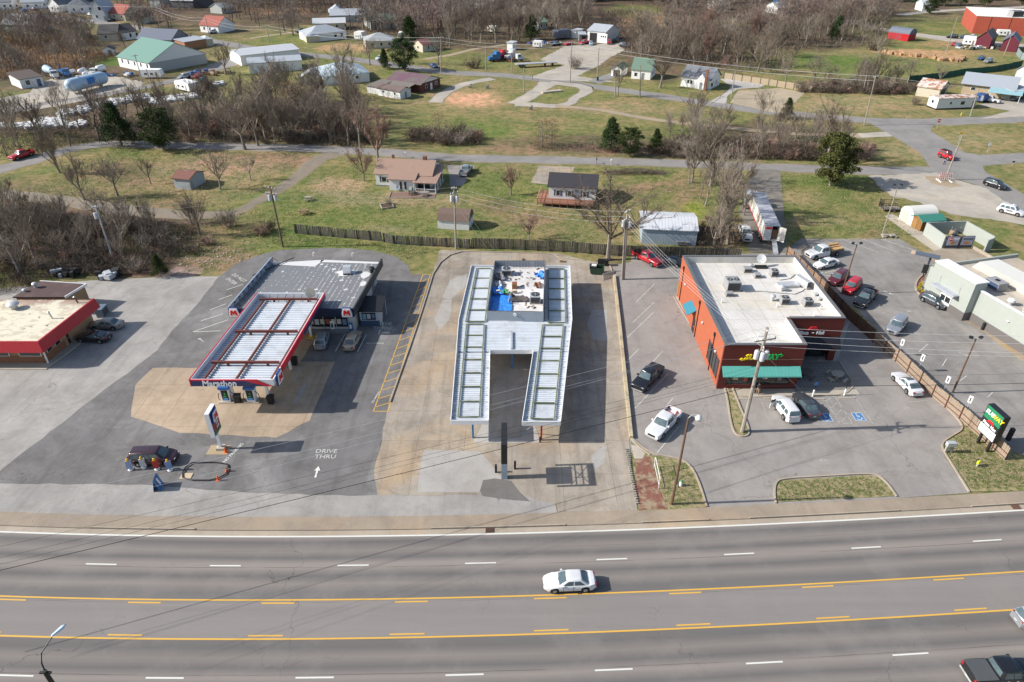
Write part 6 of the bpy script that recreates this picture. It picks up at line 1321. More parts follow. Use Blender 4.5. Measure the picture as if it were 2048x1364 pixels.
camper((283,158),(323,158),2.5,3.1,'white camper with a blue nose beside the green roofed hall'); camper((352,180),(380,187),4,3.0,'boxy white camper parked in front of the junk heap')
camper((1065,96),(1083,97),2.4,2.8,'white camper at the edge of the woods by the garage yard'); camper((974,65),(990,67),2.5,3,'cream camper deep in the woods',m_=BARN); camper((796,81),(804,81),5,3.2,'boxy white cargo trailer on the lawn by the grey house'); camper((709,80),(724,81),4,3.4,'white box trailer between the pale house and the grey house')
camper((1115,80),(1141,77),4,3.8,'dark grey enclosed gooseneck trailer left of the white garage',m_=mat('gooseneck_grey',(.12,.14,.18),.5)); camper((1993,73),(2018,74),2.4,2.8,'white camper beside the wall of the brick hall')
camper((1923,91),(1948,93),4,3.6,'white box body next to the maroon barn',m_=WHITE); camper((1945,203),(1963,207),2.5,2.6,'blue enclosed trailer behind the white mobile home',m_=mat('deep_blue',(.03,.07,.2),.5))
# junk
r4 = random.Random(12)
def junk(p,s,label,cols,n=16,name='scrap_heap'):
    q = at(*p); o = thing(name,label,'scrap',(q.x,q.y,0),0)
    for k in range(n):
        c = r4.choice(cols); MB().cbox((r4.uniform(-1,1)*s[0],r4.uniform(-1,1)*s[1],r4.uniform(.3,.9)),(r4.uniform(.6,2.2),r4.uniform(.5,1.4),r4.uniform(.4,1.1)),r4.uniform(0,3)).build('scrap_piece',mat('scrap_%s' % c,{'blue': (.05,.12,.3),'rust': (.2,.07,.03),'white': (.6,.6,.6),'black': (.03,.03,.03),'tan': (.35,.3,.2),'teal': (.05,.25,.25),'steel': (.4,.42,.45)}[c],.7,.3),o)
junk((420,148),(7,4),'junk heap of rusty and black machine parts by the lane',['rust','black','blue','tan'],26); junk((402,172),(6,3),'junk heap under blue tarps behind the boxy camper',['blue','white','tan','black'],20)
junk((1000,122),(6,2),'scrap around the semi-truck cabs',['blue','white','rust','black'],12); junk((1085,88),(7,3),'scrap along the fence left of the red cars',['black','blue','white','rust'],16); junk((1230,82),(4,3),'scrap stacked at the right of the white garage',['black','teal','white','rust'],12)
junk((240,152),(5,2),'blue barrels and drums right of the tank truck',['blue','white','steel'],12); junk((1962,98),(9,2),'white sacks and frames along the maroon barn',['white','steel','black','tan'],22); junk((150,552),(2,1),'black scrap frames by the thicket behind the brown annex',['black'],5); junk((205,555),(3,.8),'dark pallets of scrap beside the annex yard',['black','steel'],8)
junk((118,552),(1.2,.8),'overturned black machine behind the brown annex',['black','steel'],4)
WG = MB(); r5 = random.Random(2)
# rows of wrapped white bales / scrap appliances on the left strip
def scatter(name,lbl,cat,segs,n,size,m_,zoff=.4):
    mb = MB()
    for k in range(n):
        (x0,y0,w0),(x1,y1,w1) = r5.choice(segs); t_ = r5.random(); p = at(x0+(x1 -x0)*t_ ,y0+(y1 -y0)*t_+r5.uniform(-1,1)*(w0+(w1 -w0)*t_)); s = r5.uniform(.5,1)*size
        mb.cbox((p.x,p.y,zoff*s),(s*1.6,s,s*.8),r5.uniform(0,3))
    return tag(mb.build(name,m_),lbl,cat,None,'stuff')
scatter('scrap_appliances','rows of white scrapped tanks and appliances on the strip behind the trees','scrap',[((120,230,7),(240,205,6)),((5,255,4),(170,250,5)),((170,215,6),(300,193,5)),((300,205,5),(395,193,4)),((430,172,2),(445,168,2)),((70,245,5),(130,245,5))],900,1.05,mat('scrap_white',(.55,.58,.62),.5,.35,1.2,c2=(.2,.3,.45),m2=(.6,.68),s2=.25))
scatter('log_pile','long row of split pale logs on the bare ground','logs',[((1765,105,2),(1850,113,3)),((1850,113,2),(1920,122,3)),((1880,120,2),(1925,119,3)),((1800,106,2),(1840,112,2))],420,1.3,mat('split_log',(.42,.26,.14),.9,.35,.8,c2=(.2,.12,.07),m2=(.55,.65),s2=.4))
# ================= HOUSES =================
MR = lambda n,c,ax='x',p=.45,**k: ribbed(n,c,ax,p,**k)
SLATE = mat('slate_roof',(.16,.17,.19),.8,.15,2,c2=(.11,.115,.13)); DKRF = mat('dark_shingle',(.075,.07,.068),.85,.2,3); LTRF = MR('light_metal_roof',(.38,.41,.44)); WHRF = MR('white_metal_roof',(.5,.52,.54))
BRRF = MR('brown_metal_roof',(.33,.22,.165),'x',.4,var=.12); CHRF = MR('charcoal_metal_roof',(.05,.045,.05),'x',.4); REDRF = mat('faded_red_roof',(.30,.09,.065),.8,.15,2); GRRF = MR('sea_green_roof',(.14,.26,.21),'x',.9,var=.05,dark=.1)
PURP = mat('purple_brown_roof',(.14,.07,.10),.8,.15,1.5,c2=(.13,.115,.10),m2=(.45,.6),s2=.25); CREAM = mat('cream_siding',(.5,.46,.36),.8,.08); TANB = mat('tan_brick',(.42,.33,.22),.85,.12,4); BRK = brickm('red_brick',(.16,.05,.035),(.2,.14,.11))
SIDW = MR('white_siding',(.68,.69,.68),'z',.2,var=.04,dark=.12); SIDG = MR('grey_siding',(.4,.42,.4),'z',.2,var=.06,dark=.15); RUSTRF = mat('rusty_white_roof',(.55,.5,.46),.7,.1,1.5,c2=(.33,.15,.08),m2=(.47,.55),s2=.6)
PBRF = MR('pale_blue_metal_roof',(.36,.44,.48),'x',.45,dark=.15); CHIM = brickm('chimney_brick',(.25,.1,.06),(.2,.15,.1))
DR = mat('grey_door',(.2,.22,.25),.5)
SHU = mat('dark_shutter',(.05,.06,.07),.6)
# white house with brown roof and porch
t,Wd,D = house('white house with a brown metal roof, patio and screened porch','house',(753,372),(864,377),8.5,2.9,'gable','x',1.9,SIDW,BRRF,wins=[('f',1.9,1.0,1.2,1.2)],chims=[(3.0,4.6,4.9,.5,CHIM),(10.2,4.5,4.9,.8,CHIM)],shutters=SHU,base=(.35,GREY))
m = MB(); m.box(3.6,9.4,-2.2,0,0,2.5); m.build('front_room',SIDW,t); MB().extr([(3.3,-2.6,2.5),(3.3,.3,3.18),(3.3,.3,3.32),(3.3,-2.6,2.64)],(6.3,0,0)).build('front_room_roof',BRRF,t)
for x in (6.2,7.2): f = MB().box(x -.35,x+.35,-2.26,-2.18,.3,2.2).build('patio_door',WHITE,t); MB().box(x -.25,x+.25,-2.29,-2.25,.4,2.1).build('pane',GL,f)
m = MB(); m.extr([(9.0,-3.4,2.3),(9.0,6.0,3.3),(9.0,6.0,3.42),(9.0,-3.4,2.42)],(2.6,0,0)); m.extr([(11.6,-3.4,2.3),(11.6,6.0,3.3),(11.6,6.0,3.42),(11.6,-3.4,2.42)],(2.7,0,0)); m.build('porch_roof',BRRF,t)
for x,y in ((9.3,-3.1),(11.6,-3.1),(14.0,-3.1),(14.0,-.8),(14.0,1.6),(14.0,4.2)): MB().box(x -.07,x+.07,y -.07,y+.07,0,2.5).build('porch_post',WHITE,t)
MB().box(9.2,14.1,-3.3,5.6,0,.15).build('porch_floor',CONC,t); MB().box(9.5,12,-.2,.3,.15,2.2).build('porch_wall',GL,t)
MB().box(9.4,13.9,-3.15,-3.1,.9,1.0).build('porch_rail',WHITE,t)
PATIO = brickm('patio_brick',(.25,.13,.09),(.2,.15,.12)); o = thing('patio','square brick patio with a low kerb in front of the white house','patio',tuple(at(824,391)),0); MB().box(-4.6,5.0,-1.6,1.8,0,.08).build('paving',PATIO,o); MB().box(-4.7,5.1,-1.75,-1.6,0,.2).box(-4.75,-4.6,-1.6,1.8,0,.2).build('border',WOODP,o)
for (px_,py_),c_,l in (((797,382),'ltblue','pale blue lawn chair by the front room of the white house'),((828,386),'green','green lawn chair on the brick patio')):
    q = at(px_,py_); o = thing('lawn_chair',l,'chair',(q.x,q.y,.08),.4); MB().box(-.35,.35,-.3,.3,.35,.43).build('seat',PAINT[c_],o); MB().box(-.35,.35,.25,.33,.4,1.1).build('backrest',PAINT[c_],o)
    for x in (-.3,.3):
        for y in (-.25,.25): MB().box(x -.03,x+.03,y -.03,y+.03,0,.36).build('leg',PAINT[c_],o)
def bench_set(px_,py_,l,name='picnic_table',m_=None,rz=0,s=1,stone=False):
    q = at(px_,py_); o = thing(name,l,'picnic table',(q.x,q.y,.05),rz); m_ = m_ or WOODP
    if stone:
        MB().lathe((0,0,.68),[(.75*s,0),(.78*s,.05),(.75*s,.1)],16).build('table_top',m_,o); MB().lathe((0,0,0),[(.3,0),(.2,.3),(.3,.68)],10).build('pedestal',m_,o)
        for a in (.6,2.2,3.8,5.4):
            b_ = MB(); b_.M = Matrix.Rotation(a,4,'Z'); b_.box(-.45,.45,1.05,1.4,.35,.45).box(-.15,.15,1.1,1.35,0,.35); b_.build('bench',m_,o)
    else:
        MB().box(-1*s,1*s,-.4,.4,.7,.78).build('table_top',m_,o)
        for y in (-.8,.8): MB().box(-1*s,1*s,y -.14,y+.14,.4,.47).build('bench',m_,o)
        for x in (-.75,.75): MB().bar((x*s,-.85,.05),(x*s,-.15,.7),.09).bar((x*s,.85,.05),(x*s,.15,.7),.09).bar((x*s,-.8,.38),(x*s,.8,.38),.08).build('leg_frame',m_,o)
BW = mat('brown_bench_wood',(.22,.13,.09),.8,.2,3); STN = mat('speckled_stone',(.3,.28,.24),.9,.3,6)
bench_set(609,428,'brown wooden picnic table on the lawn by the double transformer pole',m_=BW,rz=.15); bench_set(617,401,'small weathered bench table further back on the lawn',m_=WOODP,s=.7)
bench_set(1672,757,'round stone table on the grey walk by the dark entrance','stone_table',STN,stone=True); bench_set(1607,752,'dark stone table in the shade at the awning end','stone_table',mat('dark_stone',(.12,.1,.09),.9,.3),stone=True)
bench_set(824,389,'weathered metal table set on the brick patio',m_=DGREY,s=.7); bench_set(848,392,'grey cluttered table at the right of the brick patio',m_=GREY,s=.7)
q = at(774,413); o = thing('planter','low square timber planter with a bare shrub on the lawn','planter',(q.x,q.y,0),.35)
MB().box(-1.3,1.3,-1.3,-1.1,0,.3).box(-1.3,1.3,1.1,1.3,0,.3).build('side_board',WOODP,o); MB().box(-1.3,-1.1,-1.1,1.1,0,.3).box(1.1,1.3,-1.1,1.1,0,.3).build('end_board',WOODP,o); MB().box(-1.1,1.1,-1.1,1.1,0,.2).build('soil',mat('soil',(.08,.05,.03),.95),o)
# house with deck
t,Wd,D = house('small white house with a charcoal metal roof and wooden deck','house',(1097,404),(1190,409),7.6,3.5,'gable','x',1.5,SIDW,CHRF,wins=[('f',1.9,1.5,.9,1.2),('f',4.3,1.5,.9,1.2),('f',7.4,1.5,.9,1.2)],doors=[('f',5.8,.9,2.9,DR)],shutters=mat('blue_shutter',(.05,.09,.15),.6),base=(.9,GREY))
DKW = mat('deck_redwood',(.26,.12,.075),.8,.2,3); DKL = mat('new_deck_rail',(.42,.26,.13),.8,.15)
MB().box(-2.1,Wd -.4,-3.0,-.05,.75,.9).box(-2.1,-.05,-.05,4.5,.75,.9).build('deck_floor',DKW,t)
for k in range(8): MB().box(-2.1+k*1.55,-2.0+k*1.55,-3.05,-2.95,0,1.85).build('deck_post',DKW,t)
MB().box(-2.1,Wd -.4,-3.06,-2.96,1.8,1.9).box(-2.1,Wd -.4,-3.04,-2.99,1.3,1.36).build('front_rail',DKW,t); MB().box(-2.15,-2.05,-2.9,4.5,1.8,1.9).box(-2.12,-2.07,-2.9,4.5,1.3,1.36).build('side_rail',DKL,t)
# sheds
house('small white shed with a worn brown gambrel roof by the back fence','shed',(876,457),(938,461),4.2,1.9,'gambrel','x',1.6,SIDW,mat('worn_brown_shingle',(.15,.105,.085),.9,.15,3),name='storage_shed')
t,Wd,D = house('blue-grey corrugated metal shed with a white roof','shed',(1282,487),(1391,492),8.2,2.9,'gable','x',.9,MR('pale_blue_corrugated',(.32,.4,.47),'x',.5,c2=(.4,.44,.46),dark=.3),MR('streaked_white_roof',(.55,.57,.6),'x',.6,c2=(.36,.36,.36),m2=(.55,.7)),ov=.2,name='metal_shed')
MB().box(6.2,8.6,-.35,-.02,.7,.8).box(6.5,8.4,-.3,-.02,.2,.7).build('wall_bracket',GREY,t)
house('weathered pale shed with a rusty torn roof in the left meadow','shed',(351,377),(383,380),5.2,2.4,'gable','x',.8,mat('weathered_pale_blue',(.34,.38,.4),.85,.15,2,c2=(.25,.26,.26)),mat('rusty_roof',(.18,.08,.06),.85,.25,2,c2=(.3,.27,.25),m2=(.58,.64)),ov=.3,name='old_shed')
# green roofed hall
t,Wd,D = house('long white hall with a sea-green roof and grey brick end','hall',(240,133),(303,147),23,3.6,'gable','x',5.2,WHITE,GRRF,wins=[('f',3+4.2*k,1.6,1.0,1.5) for k in range(5)]+[('r',17,1.4,1.1,1.5),('r',21,1.4,1.1,1.5),('r',12.5,1.8,.8,.9)],gm=SIDW,name='hall')
MB().box(Wd+.01,Wd+.1,0,D,0,3.5).build('brick_end',mat('grey_block',(.36,.37,.36),.85,.1),t); MB().box(-.05,0,0,1,0,1).build('meter_box',GREY,t)
L = house
L('small white office with a dark low roof and blue door by the propane yard','office',(45,178),(89,171),10,2.9,'shed','x',.9,SIDW,mat('dark_brown_roof',(.09,.07,.06),.85),wins=[('f',2.2,.9,1.5,1.6)],doors=[('f',5.5,1.2,2.3,PAINT['blue'])],name='office')
L('white house with a grey roof at the far left corner','house',(0,20),(27,19),12,4,'gable','x',3.5,WHITE,SLATE,wins=[('f',3+3*k,1.2,1.2,1.4) for k in range(3)])
L('white house with grey roof and two gables by the bright blue car','house',(46,19),(92,17),12,3.6,'gable','x',4.2,WHITE,LTRF,wins=[('f',3+4.2*k,1.2,1.2,1.4) for k in range(4)])
L('narrow white house between the grey roofed house and the tall gabled one','house',(100,24),(121,25),12,4,'gable','y',3.6,WHITE,SLATE,wins=[('f',2.5,1.4,1.1,1.3),('f',6.5,1.4,1.1,1.3)])
L('white house with a big grey roof behind the street trees','house',(138,28),(180,26),13,4,'hip','x',3.4,WHITE,SLATE,wins=[('f',3+4*k,1.4,1.1,1.3) for k in range(4)])
L('tall white gabled house with an upstairs window and front porch','house',(187,42),(213,42),13,4.4,'gable','y',5.2,SIDW,LTRF,wins=[('f',5,5,1.6,1.8),('f',2.5,1.4,1.2,1.4)],doors=[('f',6.5,1.1,2.2,DR)])
L('white house with brick chimney behind the red roofed house','house',(160,18),(176,18),11,3.6,'gable','y',3.4,WHITE,DKRF)
L('small house with a bright red metal roof beside the tall gabled house','house',(222,40),(252,42),11,3.4,'gable','x',3.6,CREAM,REDRF,wins=[('f',3,1.4,1.1,1.3),('f',8,1.4,1.1,1.3)])
L('tan bungalow with a front-facing gable near the red metal roof','house',(266,49),(288,49),12,3.2,'gable','y',2.6,CREAM,DKRF,wins=[('f',2.2,1.2,1.1,1.3)],doors=[('f',5,1.1,2.1,DR)])
L('grey-green house with a wide pale roof above the thicket','house',(70,67),(108,59),17,3.6,'gable','y',3.6,mat('grey_green_siding',(.26,.3,.25),.8,.1),mat('pale_grey_shingle',(.4,.42,.43),.8,.12),wins=[('f',4,1.6,1.1,1.4),('f',5.4,1.6,1.1,1.4)])
L('house with dark roof and pale gable behind the green roofed hall','house',(200,83),(238,82),10,3.2,'gable','x',3.0,CREAM,DKRF,wins=[('f',3,1.2,1.1,1.3)])
L('white wing with tall windows beside the dark roofed house','house',(248,81),(276,77),10,3.2,'gable','x',2.8,WHITE,DKRF,wins=[('f',3.5,.9,1.1,1.7),('f',6.5,.9,1.1,1.7)])
L('slate roofed house directly behind the green roofed hall','house',(278,93),(346,96),12,3.2,'gable','x',3.2,mat('blue_grey_siding',(.2,.22,.24),.8),mat('blue_slate',(.13,.15,.19),.8))
L('red roofed cottage with a white front by the upper street','house',(402,64),(438,67),11,3.2,'gable','x',3.4,WHITE,REDRF,wins=[('f',2.5,1.1,1.1,1.4),('f',6,1.1,1.1,1.4)],doors=[('f',9,1.1,2.1,DR)])
L('brick shelter with a corrugated lean-to roof behind the hall','shelter',(372,100),(414,93),7,3.0,'shed','x',.5,mat('orange_block',(.35,.17,.09),.8,.2),LTRF,name='shelter')
L('white canopy roof beside the brick shelter','shelter',(411,93),(428,91),6,2.8,'hip','x',1.0,CREAM,WHRF,name='shelter')
L('white metal roofed building at the top left woods edge','building',(300,14),(322,15),14,4,'gable','x',1.6,SIDG,WHRF,name='barn')
L('large white metal roofed barn at the top edge left of the twin','barn',(345,16),(388,17),20,4,'gable','x',3.5,mat('dark_barn_wall',(.12,.12,.13),.8),WHRF,name='barn')
L('large white metal roofed barn at the top edge right of the twin','barn',(394,15),(430,13),20,4,'gable','x',3.5,mat('dark_barn_wall',(.12,)*3,.8),WHRF,name='barn')
L('white long shop building with a pale flat roof by the lane junction','building',(484,132),(600,118),14,3.6,'gable','x',1.0,WHITE,WHRF,wins=[('f',5,1.2,1.5,1.2)],name='shop')
L('white shop annex with a blue-grey roof in front of the long shop','building',(500,147),(605,140),11,3.4,'gable','x',.9,WHITE,LTRF,name='shop')
L('pale house with a light hip roof and long porch','house',(622,85),(692,77),12,3.2,'hip','x',2.6,WHITE,LTRF,wins=[('f',12+3*k,1.1,1.4,1.4) for k in range(3)])
L('low pale wing with a dark base on the left of the porch house','house',(614,86),(640,84),8,2.6,'hip','x',1.5,CREAM,LTRF)
L('cream long house with white roof behind the porch house','house',(628,62),(692,60),11,3.2,'gable','x',1.6,CREAM,WHRF,wins=[('f',3+4*k,1.3,1.2,1.3) for k in range(4)])
L('long low house with a pale roof under the tall bare trees','house',(662,45),(748,43),14,3.2,'gable','x',2.2,SIDG,LTRF,wins=[('f',6+7*k,1.1,1.4,1.3) for k in range(4)])
L('pale roofed house at the left of the long low house','house',(660,38),(690,37),14,3,'hip','x',3,SIDG,LTRF)
L('tiny white gabled house at the top woods edge','house',(728,16),(737,16),12,4,'gable','y',4,WHITE,LTRF)
L('grey hip roofed house with a cream wall left of the cedar','house',(733,98),(792,95),11,3.0,'hip','x',2.4,CREAM,mat('grey_shingle',(.3,.32,.33),.85,.1),wins=[('f',3+3.4*k,1.0,1.2,1.3) for k in range(4)])
L('green roofed warehouse half hidden in the woods','warehouse',(742,60),(812,56),18,4,'gable','x',1.8,SIDG,MR('faded_green_roof',(.2,.32,.25)),name='warehouse')
L('white cottage with a rusty and green roof right of the cedar','cottage',(828,101),(846,105),8.5,3.0,'gable','y',1.5,CREAM,mat('rust_green_roof',(.24,.1,.09),.8,.2,1,c2=(.12,.16,.1),m2=(.5,.52),s2=.1),wins=[('f',3,1.1,1.1,1.1),('r',3,.9,.9,1.6)])
t,Wd,D = L('long house with a pale blue hip roof and white and brick walls','house',(648,171),(740,163),16,2.9,'hip','x',2.9,WHITE,PBRF,wins=[('f',Wd_,1.2,1.1,1.1) for Wd_ in (11.5,)])
MB().box(Wd+.01,Wd+.08,0,D,0,2.85).build('brick_end',BRK,t); f = MB().box(Wd+.06,Wd+.12,6,8.5,1.2,2.2).build('window',WHITE,t); MB().box(Wd+.1,Wd+.14,6.2,8.3,1.3,2.1).build('pane',GL,f)
L('cream low garage left of the pale blue hip roof','garage',(602,172),(640,171),8,2.6,'gable','y',1.6,CREAM,mat('grey_shingle',(.3,)*3),name='garage')
t,Wd,D = L('ranch house with a faded purple-brown roof and brick end','house',(779,176),(842,186),10.5,2.8,'gable','x',1.7,BRK,PURP,wins=[('r',3,1.0,1.1,1.2),('r',8.3,1.1,1.4,1.1)],doors=[('r',5.6,1.1,2.1,WHITE)],gm=WHITE,ov=.7)
MB().extr([(2.5,-3.6,2.3),(2.5,-.3,2.75),(2.5,-.3,2.85),(2.5,-3.6,2.4)],(Wd -4,0,0)).build('carport_roof',mat('grey_brown_roof',(.17,.15,.13),.85),t)
for x in (4,8,Wd -2): MB().box(x -.15,x+.15,-3.5,-3.2,0,2.3).build('carport_post',WHITE,t)
L('long white outbuilding with a brown roof in front of the ranch house','outbuilding',(754,190),(801,199),5,2.4,'gable','x',.9,SIDW,mat('brown_grey_roof',(.15,.11,.1),.85,.15,1),wins=[('f',3,1.1,.9,.8),('f',8,1.1,.9,.8)],doors=[('r',2.6,.8,1.9,GREY)],name='outbuilding')
L('white lean-to with a grey roof left of the long outbuilding','outbuilding',(735,186),(757,189),8,2.3,'shed','x',.3,SIDW,mat('grey_brown_roof',(.17,)*3),name='outbuilding')
t,Wd,D = L('white house with a faded green gambrel roof by the bare oak','house',(1262,157),(1300,160),9,3.2,'gable','x',3.0,WHITE,mat('faded_green_shingle',(.13,.2,.15),.85,.1),wins=[('f',1.5,.9,1.1,1.3),('r',3,1.0,1.1,1.4),('r',5.5,1.0,1.1,1.4)],doors=[('f',4,1.0,2.1,DR)])
L('white carport with a dark green gable roof beside the faded green roof','carport',(1222,152),(1242,154),7,2.5,'gable','y',1.2,WHITE,mat('dark_green_roof',(.06,.12,.09),.85),name='carport',doors=[('f',2,2.4,2.2,BLK)])  # black door slab paints the dark under the carport
t,Wd,D = L('white cottage with a slate roof and tall brick chimney','cottage',(1361,172),(1419,180),9,3.2,'gable','x',2.8,WHITE,SLATE,wins=[('f',2.5,1.1,.9,1.3),('f',3.6,1.1,.9,1.3),('f',10.8,1.1,.9,1.3),('r',2.5,1.1,.9,1.2),('r',5.5,1.1,.9,1.2)])
m = MB(); m.extr([(5.6,-1.0,0),(9.2,-1.0,0),(9.2,-1.0,2.6),(7.4,-1.0,4.9),(5.6,-1.0,2.6)],(0,1.6,0)); m.build('entrance_gable',WHITE,t); MB().box(6.9,7.8,-1.06,-.98,.1,2.2).build('door',DR,t); MB().box(8.6,9.4,-1.5,-1.0,0,6.5).build('chimney',CHIM,t)
t,Wd,D = L('white metal garage with one open bay and one panel door','garage',(1174,83),(1210,87),13,4.6,'gable','x',2.0,SIDW,LTRF,doors=[('f',Wd*.25 if 0 else 3.0,3.6,3.8,BLK),('f',8.0,3.6,3.8,WHITE)],name='garage')  # black door slab paints the shade inside the open bay
for k in range(3): MB().box(6.7+k*1.0,7.3+k*1.0,-.12,-.06,2.4,3.0).build('door_window',GL,t)
L('small grey shed with an open front left of the white garage','shed',(1158,83),(1171,83),5,2.8,'shed','x',.4,GREY,LTRF,name='storage_shed',doors=[('f',2,1.6,2.2,BLK)]); L('pale box shed at the woods edge behind the gooseneck trailer','shed',(1143,76),(1154,77),6,3.2,'flat','x',1,WHITE,WHRF,name='storage_shed')  # grey shed: black door slab paints the dark of its open front
L('white panel shed by the bare tree on the garage lane','shed',(1014,100),(1025,101),4,2.9,'flat','x',1,WHITE,WHRF,name='storage_shed')
t,Wd,D = L('large red brick hall with a white roof at the right edge','hall',(1943,67),(2075,74),34,7.5,'flat','x',1,brickm('bright_red_brick',(.4,.085,.05),(.36,.1,.06),(.37,.07,.045)),mat('white_flat_roof',(.7,.68,.64),.7,.05),ov=.1,name='hall')
for k in range(5): MB().box(6+k*8,6.15+k*8,-.08,0,0,7.5).build('pilaster',BLK,t)
ac_unit(2030,33,7.7,5,4,2.5,'large roof unit on the red brick hall',2)
MRN = mat('maroon_metal',(.13,.02,.035),.6,.1); 
L('larger maroon metal barn with a brown gable roof','barn',(1948,95),(1977,98),13,4.0,'gable','y',2.6,MRN,mat('brown_metal',(.12,.09,.08),.6),name='barn'); L('smaller maroon metal barn with a blue-grey gable roof','barn',(1999,102),(2031,105),12,4.0,'gable','y',2.4,MRN,mat('blue_grey_metal',(.12,.13,.17),.6),name='barn')
L('long red barrel-roofed shed in the far field','shed',(1774,77),(1815,83),6,2.8,'barrel','x',2.2,mat('barn_red',(.36,.02,.03),.7,.2,1,c2=(.25,.05,.05)),mat('blue_slate',(.1,)*3),doors=[('f',8,3,2.8,PAINT['red'])],name='storage_shed')
L('cream open garage with a rust streaked roof','garage',(1830,191),(1875,198),9,3.0,'gable','x',1.7,CREAM,RUSTRF,doors=[('r',4,5,2.4,BLK)],name='garage')  # black slab on the right side paints the shaded garage inside
L('white mobile home with a rust streaked roof','mobile home',(1871,220),(1948,217),4.3,3.2,'gable','x',.35,SIDW,RUSTRF,wins=[('f',4.3,1.4,.8,.9),('f',8.2,1.2,1.5,1.2),('l',2.2,1.5,1.1,1.0)],doors=[('f',12,1.0,2.2,GREY)],ov=.15,base=(.4,BLK),name='mobile_home')
t,Wd,D = L('long tan brick building with a grey shingle roof at the right edge','building',(1921,187),(2020,199),12,3.4,'gable','x',2.2,TANB,mat('blue_grey_shingle',(.3,.33,.37),.85,.1),wins=[('f',3+5*k,1.4,1.4,1.2) for k in range(5)],ov=.8)
MB().extr([(7.5,-5,2.3),(7.5,-.3,3.1),(7.5,-.3,3.2),(7.5,-5,2.4)],(9,0,0)).build('carport_roof',mat('pale_teal',(.25,.42,.46),.6),t)
for x in (8,16): MB().box(x,x+.12,-4.9,-4.8,0,2.4).build('carport_post',WHITE,t)
L('pale two-storey gabled house behind the long tan building','house',(2022,172),(2062,178),12,5.5,'gable','y',2.6,mat('pale_grey_siding',(.5,.52,.53),.8),mat('blue_grey_shingle',(.3,)*3))
L('white carport at the right end of the long tan building','carport',(2022,202),(2055,198),7,2.9,'shed','x',.5,SIDG,LTRF,doors=[('f',3,5,2.5,BLK)],name='carport')  # shade under this carport is painted as a black door slab
for a in (((1553,28),(1585,26),10,'white long house in the far woods under the blue building',WHITE,WHRF,3.2),((1576,10),(1617,8),14,'bright blue building at the top edge',PAINT['lblue'],WHRF,4.5),((1682,18),(1702,18),10,'left of two red roofed houses in the far woods',WHITE,REDRF,3.2),((1735,22),(1752,24),10,'right of two red roofed houses in the far woods',WHITE,REDRF,3.2),((1843,22),(1858,22),8,'small white house in the far right woods',WHITE,WHRF,3.5),
          ((893,26),(950,21),8,'long pale mobile home in the top middle woods',SIDG,LTRF,3.2),((968,20),(988,18),9,'grey gabled house in the top middle woods',SIDG,LTRF,4),((1430,21),(1450,20),9,'small pale house at the top right woods edge',WHITE,WHRF,3.4),((290,8),(300,8),8,'yellow gabled house at the top left edge',mat('pale_yellow',(.5,.42,.18),.8),LTRF,4),((140,4),(175,3),10,'white house at the top left corner edge',WHITE,LTRF,3.5),((1076,60),(1095,58),10,'pale green roofed shed in the woods left of the garage',SIDG,mat('faded_green_shingle',(.2,)*3),3.2),((445,28),(470,24),9,'pale roof in the top left woods by the clearing',SIDG,LTRF,3)):
    L(a[3],'house',a[0],a[1],a[2],a[6],'gable','x',2.0,a[4],a[5],wins=[('f',2+3*k,1.2,1.1,1.2) for k in range(3)])
L('small white shed with double doors by the bright green grass','shed',(208,111),(230,110),4,2.2,'gable','y',1.0,WHITE,DKRF,doors=[('f',2.5,1.4,1.9,GREY)],name='storage_shed')
# ================= FENCES =================
def fence(pts,h,label,bm_,pm,panel=2.44,board=.15,gap=.02,lean=.02,rails=0,name='wooden_fence',cat='fence',side=-1):
    P = [at(*p) for p in pts]; o = thing(name,label,cat,tuple(P[0]),0,None,True); rf_ = random.Random(len(label)); carry = []
    for i in range(len(P) -1):
        d = P[i+1] -P[i]; L_ = d.length; u = d/L_; nrm = Vector((u.y,-u.x,0))*(1 if u.x > 0 else -1); n = max(1,round(L_/panel))
        for k in range(n):
            a = P[i]+d*k/n; e = P[i]+d*(k+1)/n; l_ = (e -a).length; mb = MB(); hh = h*rf_.uniform(.96,1.03)
            if board:
                m_ = max(1,int(l_/board))
                for j in range(m_):
                    c = a+u*(j+.5)*l_/m_; top = hh+rf_.uniform(-.05,.05); sh = rf_.uniform(-lean,lean)
                    w2 = u*(l_/m_ -gap)/2; mb.add([c -w2+Vector((0,0,.03)),c+w2+Vector((0,0,.03)),c+w2+u*sh+nrm*rf_.uniform(0,.03)+Vector((0,0,top)),c -w2+u*sh+Vector((0,0,top)),c -w2 -nrm*.02+Vector((0,0,.03)),c+w2 -nrm*.02+Vector((0,0,.03)),c+w2+u*sh -nrm*.02+Vector((0,0,top)),c -w2+u*sh -nrm*.02+Vector((0,0,top))],[(0,1,2,3),(7,6,5,4),(3,2,6,7),(0,3,7,4),(1,5,6,2)])
            else: mb.bar(a+Vector((0,0,hh/2)),e+Vector((0,0,hh/2)),.04,hh)
            mb.build('fence_panel',bm_,o)
            MB().cbox((a+nrm*.07)+Vector((0,0,(hh+.05)/2)),(.11,.11,hh+.05),math.atan2(u.y,u.x)).build('fence_post',pm,o)
            if rails:
                for z in (.35,1.0,1.6)[:rails]: MB().bar(a+nrm*.05+Vector((0,0,z)),e+nrm*.05+Vector((0,0,z)),.05,.09).build('rail',pm if rails < 3 else bm_,o)
    return o
OLDF = mat('weathered_dark_fence',(.085,.078,.068),.95,.55,2.2,c2=(.17,.155,.13),m2=(.52,.66),s2=2.5)
